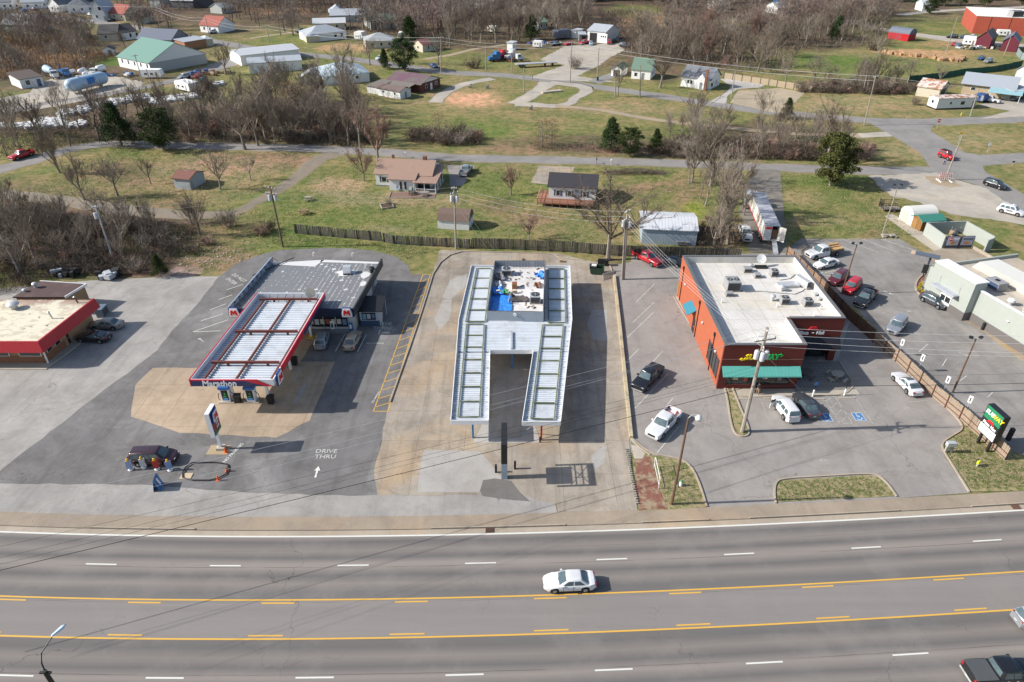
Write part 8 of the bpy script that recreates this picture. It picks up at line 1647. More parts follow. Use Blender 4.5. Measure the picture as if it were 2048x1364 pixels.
# storm drains
for p,l in (((980,1063),'rusty storm drain grate in the gutter before the drive-in'),((2030,1012),'dark storm drain grate in the gutter at the right edge')):
    q = at(*p); o = thing('storm_drain',l,'storm drain',(q.x,hwY(q.x)+7.75,.02)); MB().box(-.45,.45,-.3,.3,0,.012).build('pit',BLK,o)
    for k in range(9): MB().box(-.42+k*.1,-.38+k*.1,-.3,.3,.012,.03).build('grate_bar',mat('rusty_iron',(.18,.09,.06),.8),o)
    MB().box(-.6,.6,.38,.45,.01,.12).build('inlet',BLK,o)
# menu canopy of the drive-through, menu board, planting bed
q = at(1856,549); o = thing('order_canopy','dark order canopy on a single slanted post in the drive-through lane','canopy',(q.x -.3,q.y+.4,.04),-.55); MB().box(-.16,.16,-.14,.14,0,3.1).build('post',gd,o); MB().box(-2.4,1.3,-.6,.6,3.1,3.35).build('roof',mat('canopy_blue_grey',(.1,.12,.16),.5),o); MB().box(-3.0,-2.4,-.55,.55,3.12,3.3).build('roof_tip',mat('tip_tan',(.5,.38,.25),.7),o)
q = at(1868,560); o = thing('menu_board','black menu board beside the red mulch bed','menu board',(q.x -.8,q.y+.5,.04),-.5); MB().box(-1.2,1.2,-.1,.1,.8,2.3).build('panel',BLK,o)
for x in (-.8,.8): MB().box(x -.07,x+.07,-.07,.07,0,.8).build('post',BLK,o)
sheet('mulch_bed',[(1830,575),(1838,558),(1850,550),(1870,552),(1866,580),(1852,592),(1838,588)],MULCH,.06); kerbline([(1856,602),(1838,590),(1829,575),(1836,557),(1850,548)],.25,.15)
# street of people in front of the awning
def person(px_,py_,az,label,shirt,pants,skin=(.35,.2,.14),bend=0.1,walk=.12):
    q = at(px_,py_); o = thing('person',label,'person',(q.x,q.y,.05),az)
    J = {'pel': (0,0,.95),'wst': (0,0,1.1),'chs': (bend*.5,0,1.32),'nck': (bend,0,1.5),'hd': (bend*1.2,0,1.62),'top': (bend*1.3,0,1.74),'hl': (0,.1,.9),'kl': (walk,.11,.5),'al': (walk*.6,.11,.08),'tl': (walk*.6+.16,.12,.04),'hr': (0,-.1,.9),'kr': (-walk*.4,-.11,.5),'ar': (-walk,-.11,.08),'tr': (-walk+.16,-.12,.04),
         'sl': (bend*.9,.2,1.42),'el': (bend*.8+.05,.26,1.15),'wl': (bend+.25,.22,1.05),'ml': (bend+.34,.21,1.04),'sr': (bend*.9,-.2,1.42),'er': (bend*.8 -.02,-.27,1.14),'wr': (bend+.12,-.24,.92),'mr': (bend+.2,-.23,.86)}
    Ed = [('pel','wst'),('wst','chs'),('chs','nck'),('nck','hd'),('hd','top'),('pel','hl'),('hl','kl'),('kl','al'),('al','tl'),('pel','hr'),('hr','kr'),('kr','ar'),('ar','tr'),('chs','sl'),('sl','el'),('el','wl'),('wl','ml'),('chs','sr'),('sr','er'),('er','wr'),('wr','mr')]
    Rd = {'pel': .15,'wst': .14,'chs': .16,'nck': .055,'hd': .095,'top': .07,'hl': .1,'hr': .1,'kl': .07,'kr': .07,'al': .045,'ar': .045,'tl': .04,'tr': .04,'sl': .07,'sr': .07,'el': .045,'er': .045,'wl': .035,'wr': .035,'ml': .03,'mr': .03}
    ks = list(J); me = bpy.data.meshes.new('body'); me.from_pydata([J[k] for k in ks],[(ks.index(a),ks.index(b)) for a,b in Ed],[])
    tmp = bpy.data.objects.new('tmp',me); COL.objects.link(tmp); md = tmp.modifiers.new('s','SKIN'); tmp.modifiers.new('u','SUBSURF').levels = 1
    for i,k in enumerate(ks): me.skin_vertices[0].data[i].radius = (Rd[k],Rd[k]*(1.15 if k in ('chs','pel','wst') else 1)); me.skin_vertices[0].data[i].use_root = (k == 'pel')
    dg = bpy.context.evaluated_depsgraph_get(); m2 = bpy.data.meshes.new_from_object(tmp.evaluated_get(dg)); bpy.data.objects.remove(tmp); m2.shade_smooth()
    m2.materials.clear()
    for c in (skin,shirt,pants,(.02,.02,.02)): m2.materials.append(mat('cloth_%d_%d_%d' % tuple(int(x*100) for x in c),c,.85,.12))
    for p in m2.polygons:
        z = p.center.z; y = abs(p.center.y)
        p.material_index = 3 if z < .1 else 2 if z < .98 and y < .19 else 1 if (z > .98 and z < 1.49 and not (y > .19 and z < 1.1)) else 0
    b_ = bpy.data.objects.new('body',m2); COL.objects.link(b_); b_.parent = o
    MB().lathe((bend*1.2 -.02,0,1.62),[(.1,-.02),(.112,.06),(.09,.15),(.03,.19)],12).build('hair',mat('dark_hair',(.03,.02,.015),.8),o,50)
    return o
person(1505,787,1.5,'person in a dark blue shirt and grey trousers at the shop window',(.02,.03,.09),(.25,.24,.24)); person(1514,789,1.2,'person in a dark jacket and tan trousers right of the other at the shop window',(.035,.025,.025),(.35,.24,.15),bend=.15)
# mailboxes and small far items
for (px_,py_),l in (((811,315),'white mailbox on a post beside the side street'),((912,148),'dark mailbox on the upper street verge'),((1065,160),'dark mailbox by the gravel lane mouth'),((1193,327),'dark mailbox by the deck house'),((1222,330),'white mailbox by the brush pile')):
    q = at(px_,py_); o = thing('mailbox',l,'mailbox',(q.x,q.y,0)); MB().box(-.05,.05,-.05,.05,0,1.0).build('post',WHITE if 'white' in l else WOODB,o); MB().box(-.12,.12,-.28,.28,1.0,1.3).build('box',WHITE if 'white' in l else BLK,o)
q = at(1195,161); bin_(q.x,q.y,'dark green wheeled bin by the upper street',mat('bin_green',(.02,.1,.08),.5))
for (px_,py_),s,l in (((1026,183),1,''),): pass
for (px_,py_),l in (((975,177),'grey stone monument on the meadow above the bare dirt'),((1062,220),'dark tree stump with a post by the gravel lane'),((941,176),'low grey stone left of the monument')):
    q = at(px_,py_); tag(MB().cbox((0,0,.5 if '941' not in str(px_) else .2),(1.1,.7,1.0)).cbox((.2,.1,1.1),(.5,.4,.5)).build('stone',STN),l,'stone').location = (q.x,q.y,0)
q = at(1103,184); tag(MB().cbox((0,0,.2),(7,1.8,.4),.42).build('concrete_pad',CONC),'low concrete trough on the oval lawn inside the gravel loop','slab').location = (q.x,q.y,0)
q = at(1087,130); o = thing('flatbed_trailer','long empty flatbed trailer parked by the gravel lane','trailer',(q.x -3,q.y -3,0),.28)
MB().box(-8,8,-1.3,1.3,1.2,1.4).build('deck',mat('grey_deck',(.35,.36,.38),.6),o); wheels(o,(-6,-4.8),1.1)
for x in (3.5,6.5): MB().box(x,x+.2,-1,1,0,1.2).build('landing_leg',DGREY,o)
for (px_,py_),l in (((764,366),'grey air conditioner box beside the white house'),): q = at(px_,py_); o = thing('air_conditioner',l,'air conditioner',(q.x,q.y,0),0); MB().box(-.9,.9,-.5,.5,0,1.0).build('casing',RTU,o); MB().box(-.8,.8,-.52,-.5,.1,.9).build('grille',RTUD,o)
q = at(1767,471); 
o = thing('stone_heap','heap of flat stones at the foot of the back lamp post','stones',(at(1775,473).x,at(1775,473).y,0))
for k in range(7): MB().cbox((r7.uniform(-.9,1.2),r7.uniform(-.4,.4),.15+.12*(k % 3)),(.9,.6,.25),r7.random()*3).build('slab',STN,o)
q = at(609,446)
# ================= VEGETATION =================
def rnd_mat(name,c1_,c2c,rough=.9,var=.3,scale=3):
    b = NB(name); oi = b.n('ShaderNodeObjectInfo'); col = b.mix(oi.outputs['Random'],c1_,c2c); col = b.mix(1.0,col,b.mix(b.noise(scale,4,.7),(1 -var,)*3,(1+var,)*3),'MULTIPLY')
    MATS[name] = b.out(col,rough,0,.15); return MATS[name]
BARK = rnd_mat('bark',(.17,.145,.12),(.28,.25,.21)); TWIG = rnd_mat('twigs',(.17,.135,.105),(.30,.255,.205)); TWR = rnd_mat('ruddy_twigs',(.24,.155,.125),(.27,.18,.145)); TWD = rnd_mat('dark_twigs',(.10,.078,.06),(.17,.135,.105))
LEAFC = rnd_mat('cedar_leaves',(.045,.06,.018),(.035,.062,.022),var=.45,scale=1.2); LEAFO = rnd_mat('olive_cedar_leaves',(.085,.09,.028),(.075,.085,.025),var=.45,scale=1.2); BLOS = rnd_mat('pale_blossom',(.5,.47,.36),(.55,.5,.42)); BRL = rnd_mat('brown_leaves',(.2,.12,.07),(.16,.1,.06))
class RB:
    """ribbons and thin tubes collected in flat lists"""
    def __init__(s): s.v = []; s.f = []
    def tube(s,p,q,r0,r1,n=3):
        d = (q -p); L_ = d.length
        if L_ < 1e-4: return
        d /= L_; up = Vector((0,0,1)) if abs(d.z) < .9 else Vector((1,0,0)); a = d.cross(up).normalized(); b_ = d.cross(a); o = len(s.v)
        for c,r in ((p,r0),(q,r1)):
            for j in range(n): t_ = 6.28318*j/n; s.v.append((c+a*math.cos(t_)*r+b_*math.sin(t_)*r).to_tuple())
        for j in range(n): s.f.append((o+j,o+(j+1) % n,o+n+(j+1) % n,o+n+j))
    def rib(s,p,q,w,rg):
        d = (q -p).normalized(); a = d.cross(Vector((rg.uniform(-1,1),rg.uniform(-1,1),rg.uniform(-1,1)))).normalized()*w; o = len(s.v)
        s.v += [(p -a).to_tuple(),(p+a).to_tuple(),q.to_tuple()]; s.f.append((o,o+1,o+2))
    def mesh(s,name,m_):
        me = bpy.data.meshes.new(name); me.from_pydata(s.v,[],s.f); me.materials.append(m_); return me
def bare_tree(seed,H,spread,trunk_f=.28,nl=5,tw=1.0,twm=None,up=.5,multi=1,wf=1.0):
    rg = random.Random(seed); T = RB(); Cn = RB(); tips = []
    def grow(p,d,L_,r,lev,R):
        n = 3 if lev < 2 else 2; q = p
        for i in range(n):
            d2 = (d+Vector((rg.uniform(-1,1),rg.uniform(-1,1),rg.uniform(-.4,.8)))*.16).normalized(); q2 = q+d2*L_/n; r2 = r*(1 -.3*(i+1)/n)
            R.tube(q,q2,r*(1 -.3*i/n),r2,5 if lev == 0 else 3)
            if lev >= 1:
                if lev < 4 and rg.random() < .85: kids(q2,d2,L_*.6,r2*.5,lev+1,1)
            q,d = q2,d2
        kids(q,d,L_*.72,r*.6,lev+1,3 if lev < 2 else 2)
    def kids(p,d,L_,r,lev,k):
        if lev >= 4 or L_ < .5:
            for _ in range(max(1,int(6*tw))):
                dd = (d+Vector((rg.gauss(0,.6),rg.gauss(0,.6),rg.gauss(.25,.4)))).normalized(); LL = rg.uniform(.35,1.15)*H*.07; e = p+dd*LL; Cn.rib(p,e,.015*wf,rg)
                e2 = p+dd*LL*.5; Cn.rib(e2,e2+(dd+Vector((rg.gauss(0,.7),rg.gauss(0,.7),rg.gauss(.1,.5)))).normalized()*LL*.7,.012*wf,rg)
            return
        for _ in range(k):
            a = rg.uniform(0,6.28); s = Vector((math.cos(a),math.sin(a),0))*spread; dd = (d*.7+s*rg.uniform(.5,1)+Vector((0,0,up*rg.uniform(.4,1)))).normalized()
            grow(p,dd,L_*rg.uniform(.5,1.3),max(r,.014),lev,Cn)
    for m_ in range(multi):
        b0_ = Vector((rg.uniform(-.3,.3),rg.uniform(-.3,.3),0))*(multi > 1); d0 = Vector((rg.uniform(-.1,.1)*multi,rg.uniform(-.1,.1)*multi,1)).normalized(); r0 = H*.021/math.sqrt(multi); p = b0_; L0_ = H*trunk_f
        for i in range(3): q = p+(d0+Vector((rg.uniform(-.06,.06),rg.uniform(-.06,.06),0)))*L0_/3; T.tube(p,q,r0*(1.25 if i == 0 else 1 -.08*i),r0*(1 -.08*(i+1)),7); p = q
        for k in range(nl if multi == 1 else 3):
            a = 6.28*k/nl+rg.uniform(-.4,.4); dd = Vector((math.cos(a)*spread,math.sin(a)*spread,rg.uniform(.7,1.3))).normalized(); grow(p -Vector((0,0,rg.uniform(0,L0_*.25))),dd,H*.27*rg.uniform(.7,1.2),r0*.45,1,Cn)
        grow(p,Vector((0,0,1)),H*.28,r0*.7,1,Cn)
    zm = max(v[2] for v in Cn.v); k = H/zm
    for X_ in (T,Cn): X_.v = [(x*k,y*k,z*k) for x,y,z in X_.v]
    return T.mesh('trunk',BARK),Cn.mesh('crown',twm or TWIG)
def leaf_tree(seed,H,Rr,n=9000,lm=None,shape='cone',ls=.17):
    rg = random.Random(seed); T = RB(); T.tube(Vector((0,0,0)),Vector((0,0,H*.45)),H*.022,H*.015,7); T.tube(Vector((0,0,H*.45)),Vector((0,0,H*.9)),H*.015,.03,5)
    clumps = []
    for i in range(95):
        z = .12+.86*(i/95) ** (.85); rr_ = Rr*((1 -z) ** .75*1.1 if shape == 'cone' else math.sin(min(1,(z -.08)*1.12)*2.9) ** .7 if z < .97 else .1); a = rg.uniform(0,6.28); k = rg.uniform(.35,1.12); p = Vector((math.cos(a)*rr_*k,math.sin(a)*rr_*k,z*H+rg.uniform(-.3,.3))); clumps.append((p,rg.uniform(.07,.13)*H*(1.15 -z*.5)))
        if i % 3 == 0: T.tube(Vector((0,0,max(.3,p.z -.5))),p,.05,.02,3)
    L_ = RB()
    for _ in range(n):
        c,r = rg.choice(clumps); v = Vector((rg.gauss(0,1),rg.gauss(0,1),rg.gauss(0,.7))); v = v.normalized()*r*rg.uniform(.35,1.05); p = c+v
        if p.z < .3: continue
        a = Vector((rg.uniform(-1,1),rg.uniform(-1,1),rg.uniform(-.6,1))).normalized()*ls*rg.uniform(.6,1.5); b_ = a.cross(Vector((rg.uniform(-1,1),rg.uniform(-1,1),rg.uniform(-1,1)))).normalized()*ls*.6; o = len(L_.v)
        L_.v += [(p -a*.5).to_tuple(),(p+b_).to_tuple(),(p+a).to_tuple(),(p -b_).to_tuple()]; L_.f.append((o,o+1,o+2,o+3))
    return T.mesh('trunk',BARK),L_.mesh('crown',lm or LEAFC)
def shrub_mesh(seed,H,Rr,n=520,m_=None,leaf=0):
    rg = random.Random(seed); B = RB()
    for _ in range(26):
        a = rg.uniform(0,6.28); k = rg.uniform(0,.5); p = Vector((math.cos(a)*Rr*k,math.sin(a)*Rr*k,0)); d = Vector((math.cos(a)*rg.uniform(0,.8),math.sin(a)*rg.uniform(0,.8),1)).normalized(); q = p+d*H*rg.uniform(.5,1); B.tube(p,q,.03,.012,3)
        for _ in range(n // 26): t_ = rg.uniform(.15,1); s = p+(q -p)*t_; B.rib(s,s+Vector((rg.gauss(0,.5),rg.gauss(0,.5),rg.gauss(.25,.4)))*H*.42,.025,rg)
    return B.mesh('stems',m_ or TWD)
BT = [bare_tree(11,12,.75),bare_tree(12,12,.95,.22),bare_tree(13,12,.6,.35,up=.8),bare_tree(14,12,.8,.3),bare_tree(15,12,.5,.3,4,up=1.0),bare_tree(16,12,.7,.2,4,1.0,None,.7,2)]
RT = [bare_tree(21,12,.6,.22,6,1.5,TWR,.9),bare_tree(22,12,.75,.2,6,1.4,TWR,.7)]
OT = [bare_tree(31,12,1.15,.26,7,1.2,TWD,.2,1,1.0),bare_tree(32,12,1.0,.25,5,1.0,TWD,.35)]
CT = [leaf_tree(41,10,3.0),leaf_tree(42,10,3.4,shape='round'),leaf_tree(43,10,2.5,8000)]
GT = [leaf_tree(44,10,3.4,12000,LEAFO,'round',.2)]; WT = [leaf_tree(45,10,3.6,3600,BLOS,'round',.13)]
LT_ = [leaf_tree(46,10,3.4,1500,BRL,'round',.13)]
SH = [shrub_mesh(51,2.2,1.6),shrub_mesh(52,1.8,2.2),shrub_mesh(53,2.8,1.5,m_=TWIG),shrub_mesh(54,1.6,1.8,m_=TWR)]
rv = random.Random(77)
def plant(pair,x,y,H,label,cat='tree',name='bare_tree',group=None,base=12.,sq=1.0):
    s = H/base; o = thing(name,label,cat,(x,y,0),rv.uniform(0,6.28),group); o.scale = (s*sq,s*sq,s)
    for me,n_ in zip(pair,('trunk','crown')): c = bpy.data.objects.new(n_,me); COL.objects.link(c); c.parent = o
    return o
def tp(pair,px_,py_,top,label,**k):
    h = hgt((px_,py_),(px_,top)); q = at(px_,py_); return plant(pair,q.x,q.y,h,label,**k)
# hero trees
for a in ((BT[1],490,299,168,'very large spreading bare tree on the left side street'),(BT[5],120,346,225,'forked bare tree in the left meadow near the street'),(RT[0],757,328,196,'large ruddy dense bare tree behind the white house'),(RT[1],728,362,280,'smaller ruddy bare tree beside the white house'),
  (BT[0],441,379,292,'bare tree right of the weathered pale shed'),(BT[2],302,368,310,'small bare tree in the left meadow'),(BT[2],502,360,305,'thin bare tree by the farm track'),(BT[3],236,392,300,'bare tree above the thicket in the left meadow'),(BT[5],170,400,290,'pale many-stemmed bare tree at the thicket edge'),
  (RT[0],1022,390,325,'small round bare tree between the two lawn houses'),(RT[1],1057,478,418,'small purple-brown bare tree at the back fence'),(OT[0],1216,520,345,'wide dark bare oak leaning over the fence and the double pole'),(BT[2],1384,365,272,'bare tree on the side street behind the metal shed'),
  (BT[4],1436,440,275,'tall pale bare tree left of the box trailer'),(BT[2],1455,488,330,'thin bare tree at the fence near the white pickup'),(BT[5],1427,497,395,'low forked bare tree at the right end of the metal shed'),(BT[2],1462,425,300,'bare tree entwined beside the tall pale one'),(OT[1],1420,372,240,'dark bare tree on the side street by the brush pile'),
  (BT[1],452,150,78,'spreading bare tree by the junk heap'),(BT[1],688,168,78,'large bare tree before the pale blue hip roof'),(BT[0],876,130,55,'bare tree by the upper street pole'),(BT[4],1236,193,120,'small bare tree on the street lawn with a dark pole'),(OT[1],1320,176,70,'dark bare oak beside the white slate roofed cottage'),
  (RT[1],1448,152,100,'reddish budding tree behind the white cottage'),(BT[2],1652,330,185,'upright twiggy tree above the olive cedar'),(BT[1],1385,255,170,'bare tree on the meadow below the white cottage'),(BT[2],1520,262,165,'bare tree by the bare yard of the pale driveway'),(BT[0],160,112,50,'bare tree behind the tank yard thicket'),(BT[5],250,95,55,'bare tree behind the bright green grass'),
  (BT[0],810,128,62,'bare tree left of the large cedar'),(BT[1],740,130,70,'bare tree left of the white sedan on the upper street'),(BT[4],1752,120,70,'thin bare tree in the far green field'),(BT[3],1748,180,90,'big pale bare tree in the hedge line'),(BT[5],1716,178,108,'bare tree left of the big pale one in the hedge line'),(BT[0],1815,165,110,'bare tree at the end of the green screened fence'),(BT[2],1876,170,125,'thin grey tree behind the cream open garage'),
  (BT[3],1627,170,98,'bare tree behind the tan board fence'),(BT[0],1570,168,100,'round bare tree behind the tan board fence'),(RT[1],360,85,58,'round brown bare tree on the street behind the hall, left one'),(RT[1],384,86,62,'round brown bare tree on the street behind the hall, right one'),(BT[5],400,470,370,'slim bare sapling cluster at the end of the farm track'),(BT[5],384,448,380,'many-stemmed sapling by the farm track')):
    tp(a[0],a[1],a[2],a[3],a[4])
for a in ((CT[0],244,293,206,'left of the two dark cedars on the side street'),(CT[1],327,299,216,'right of the two dark cedars on the side street'),(CT[1],809,142,76,'large dark cedar on the upper street'),(CT[0],820,92,33,'tall dark evergreen behind the blossom tree'),(CT[0],1221,300,236,'leftmost dark cedar of the roadside clump'),(CT[1],1258,312,255,'middle dark cedar of the roadside clump'),(CT[2],1310,305,258,'rightmost dark cedar of the roadside clump'),
  (CT[0],1063,80,30,'dark evergreen left of the garage yard'),(CT[0],1671,80,33,'lone dark evergreen by the far green field'),(CT[2],1572,238,196,'dark rounded cedar by the upper street bend'),(CT[2],322,552,508,'small dark cedar bush at the corner of the thicket'),(CT[2],770,138,98,'dark cedar beside the large cedar'),(CT[1],1858,28,-5,'dark evergreen at the far right road')):
    tp(a[0],a[1],a[2],a[3],a[4],name='cedar_tree',base=10.,sq=1.25)
tp(GT[0],1660,371,268,'olive-brown cedar with a pale trunk beside the side street',name='cedar_tree',base=10.,sq=1.15)
tp(WT[0],812,80,62,'creamy blossoming tree between the two evergreens',name='blossom_tree',base=10.,sq=1.3); tp(WT[0],1030,42,8,'left pale blossoming tree in the woods',name='blossom_tree',base=10.); tp(WT[0],1050,44,12,'right pale blossoming tree in the woods',name='blossom_tree',base=10.)
for a in ((1084,296,240,'brown-leaved tree, left of the pair by the side street'),(1103,290,238,'brown-leaved tree, right of the pair by the side street'),(880,280,225,'russet thicket tree below the bare dirt patch'),(590,250,160,'tall brown-leaved tree in the left woodland belt')): tp(LT_[0],*a[:4],name='brown_leaf_tree',base=10.,sq=1.2)
for k in range(6): h = -15+k*3
for k in range(16): 
    x = 1030+k*30+rv.uniform(-10,10); q = at(x,rv.uniform(-6,12)); plant(CT[k % 3],q.x,q.y,rv.uniform(11,17),'dark evergreen in the far row at the top of the view',name='cedar_tree',base=10.,sq=1.2,group='dark evergreens at the top edge')
for k in range(12): q = at(1740+k*30+rv.uniform(-9,9),rv.uniform(-2,14)); plant(CT[k % 3],q.x,q.y,rv.uniform(9,15),'dark evergreen along the far right road',name='cedar_tree',base=10.,sq=1.2,group='dark evergreens along the far right road')
# filled woods: one entry per belt
def inpoly(x,y,P):
    c = False; n = len(P)
    for i in range(n):
        x1,y1 = P[i]; x2,y2 = P[(i+1) % n]
        if (y1 > y) != (y2 > y) and x < (x2 -x1)*(y -y1)/(y2 -y1)+x1: c = not c
    return c
def fill(P,n,hr,kinds,label,group,name='bare_tree',cat='tree',base=12.):
    x0,x1 = min(p[0] for p in P),max(p[0] for p in P); y0,y1 = min(p[1] for p in P),max(p[1] for p in P); k = 0; tries = 0; pts = []
    # even spread in world space
    W_ = [at(*p) for p in P]; wx0,wx1 = min(p.x for p in W_),max(p.x for p in W_); wy0,wy1 = min(p.y for p in W_),max(p.y for p in W_)
    while k < n and tries < n*60:
        tries += 1; X,Y = rv.uniform(wx0,wx1),rv.uniform(wy0,wy1)
        if not inpoly(X,Y,[(p.x,p.y) for p in W_]): continue
        if any((X -a) ** 2+(Y -b_) ** 2 < 9 for a,b_ in pts) and tries < n*30: continue
        pts.append((X,Y)); k += 1
        if kinds is SH:
            me = rv.choice(SH); o = bpy.data.objects.new('shrub',me); COL.objects.link(o); s = rv.uniform(*hr); o.location = (X,Y,0); o.scale = (s,s,s*rv.uniform(.8,1.1)); o.rotation_euler = (0,0,rv.uniform(0,6.28)); tag(o,label,'shrub',group)
        else: plant(rv.choice(kinds),X,Y,rv.uniform(*hr),label,cat,name,group,base,rv.uniform(.8,1.1))
fill([(0,262),(120,250),(260,238),(400,215),(540,190),(600,185),(735,205),(735,290),(330,284),(215,281),(0,318)],84,(8,14),BT+OT[1:],'bare grey tree in the woodland belt along the left side street','bare trees in the left woodland belt')
fill([(0,400),(90,425),(200,440),(330,450),(330,530),(250,540),(130,548),(0,570),(-60,560),(-60,420)],40,(5,10),BT,'bare tree in the dense thicket behind the red trimmed shop','bare trees in the near left thicket')
fill([(-40,90),(60,100),(170,92),(240,95),(190,118),(130,132),(20,150),(-40,160)],18,(8,13),BT,'bare tree in the thicket above the propane yard','bare trees above the propane yard')
fill([(1330,255),(1480,262),(1640,282),(1760,300),(1740,322),(1500,318),(1330,308)],26,(6,11),BT,'bare tree in the right hedge belt by the side street','bare trees in the right hedge belt')
fill([(1240,100),(1300,80),(1400,75),(1540,85),(1560,120),(1540,148),(1450,140),(1350,132),(1265,128)],44,(11,17),BT+RT[:1],'bare tree in the wood behind the white slate roofed cottage','bare trees in the middle wood')
fill([(900,55),(1060,50),(1180,58),(1160,74),(1050,82),(960,92),(900,100),(880,80)],34,(11,17),BT,'bare tree in the wood left of the white garage','bare trees left of the garage')
fill([(1540,60),(1700,48),(1770,60),(1760,90),(1700,98),(1600,102),(1550,110)],22,(9,15),BT,'bare tree at the edge of the far right wood','bare trees at the far right wood')
fill([(1640,168),(1800,175),(1800,186),(1640,182)],6,(7,11),BT,'small bare tree in the brown hedge below the green field','bare trees in the brown hedge')
fill([(1345,352),(1500,352),(1500,400),(1475,500),(1400,500),(1395,420)],9,(6,12),[BT[2],BT[4],BT[5]],'slim bare tree around the tall pale one beside the box trailer','slim bare trees beside the box trailer')
fill([(1395,440),(1490,440),(1480,505),(1400,505)],9,(.5,1.2),SH,'low brown shrub beside the old drive of the box trailer','shrubs beside the old drive')
fill([(330,288),(500,288),(500,292),(735,296),(735,280),(330,275)],14,(9,15),[BT[4],BT[2]],'tall slim bare tree at the front edge of the left woodland belt','slim trees at the front of the left belt')
# brush
fill([(-40,425),(90,420),(200,438),(330,445),(350,500),(330,545),(250,552),(130,552),(0,590),(-60,580)],80,(.6,1.5),SH,'dark leafless shrub in the dense thicket behind the red trimmed shop','shrubs in the near left thicket')
fill([(500,288),(735,292),(735,250),(500,235),(330,250),(215,262),(215,282),(330,284)],60,(.9,1.8),SH,'brown shrub under the left woodland belt','shrubs under the left woodland belt')
fill([(1330,285),(1740,300),(1740,322),(1330,315)],45,(.9,1.9),SH,'dark shrub in the right hedge belt','shrubs in the right hedge belt'); fill([(1640,172),(1830,178),(1810,190),(1600,184)],26,(1,2),SH,'brown shrub in the hedge below the green field','shrubs below the green field')
fill([(820,262),(960,268),(950,292),(830,288)],16,(1,2),SH,'brown shrub in the ditch below the bare dirt patch','shrubs below the dirt patch')
for a in ((385,505,1.3,'brown bramble at the end of the thicket by the kerb'),(415,490,1.2,'pale bramble in the rough grass behind the station'),(458,455,1.5,'loose bare bush below the farm track'),(523,470,1.4,'dark bush beside the brown utility pole'),(540,462,1.2,'low bush right behind the brown utility pole'),(778,409,.5,'bare little shrub inside the timber planter'),(945,136,2.2,'dark bush by the upper street pole with a lamp'),(1150,138,1.8,'bare bush beside the gravel lane pole'),(1470,485,1.3,'bare bush by the fence near the white pickup'),(1400,485,1.4,'bare bush at the right wall of the metal shed'),(1745,100,2.5,'brush heap behind the red barrel-roofed shed'),(1830,210,1,'small bare shrub on the lawn by the white mobile home'),(1610,512,.7,'low shrub at the end of the light brown fence')):
    q = at(a[0],a[1]); o = tag(bpy.data.objects.new('shrub',SH[a[0] % 4]),a[3],'shrub'); COL.objects.link(o); o.location = q; o.scale = (a[2],)*3
# clipped shrubs in the mulch bed
def bush(px_,py_,r,c,label):
    q = at(px_,py_); rg = random.Random(px_); L_ = RB()
    for _ in range(500):
        v = Vector((rg.gauss(0,1),rg.gauss(0,1),abs(rg.gauss(0,1)))).normalized()*r*rg.uniform(.75,1.05); a = Vector((rg.uniform(-1,1),rg.uniform(-1,1),rg.uniform(-1,1)))*.12; b_ = Vector((rg.uniform(-1,1),rg.uniform(-1,1),rg.uniform(-1,1)))*.09; o = len(L_.v); L_.v += [(v -a).to_tuple(),(v+b_).to_tuple(),(v+a).to_tuple()]; L_.f.append((o,o+1,o+2))
    o = bpy.data.objects.new('bush',L_.mesh('bush',mat('bush_%s' % c,{'y': (.38,.3,.02),'g': (.06,.13,.03)}[c],.9,.4,4))); COL.objects.link(o); o.location = (q.x,q.y,.08); tag(o,label,'bush')
bush(1845,572,.5,'y','yellow round bush at the top of the red mulch bed'); bush(1840,578,.45,'y','yellow round bush at the left of the red mulch bed'); bush(1847,584,.5,'y','yellow round bush at the bottom of the red mulch bed'); bush(1858,577,.85,'g','larger green bush in the red mulch bed')
# brush pile by the street
rg = random.Random(8); B = RB()
for _ in range(900): x = rg.uniform(-7,7); z = rg.uniform(0,1.3)*(1 -abs(x)/8.5); p = Vector((x,rg.gauss(0,.7),z)); B.tube(p,p+Vector((rg.gauss(0,1.3),rg.gauss(0,.4),rg.gauss(0,.25))),.03,.012,3)
o = bpy.data.objects.new('brush_pile',B.mesh('brush_pile',TWD)); COL.objects.link(o); o.location = at(1270,347); tag(o,'long heap of cut branches beside the side street','brush pile')
# rubble and litter behind the station
r8 = random.Random(6); mb = MB()
for k in range(110):
    x,y = r8.gauss(440,45),r8.gauss(520,17)
    if inpoly(x,y,[(350,500),(520,470),(540,500),(470,528),(430,548),(350,552)]): p = at(x,y); mb.cbox((p.x,p.y,.06),(r8.uniform(.08,.3),r8.uniform(.08,.3),.12),r8.random()*3)
tag(mb.build('rubble',mat('pale_rubble',(.4,.36,.3),.9,.25)),'pale rubble and litter strewn at the edge of the thicket','rubble',None,'stuff')
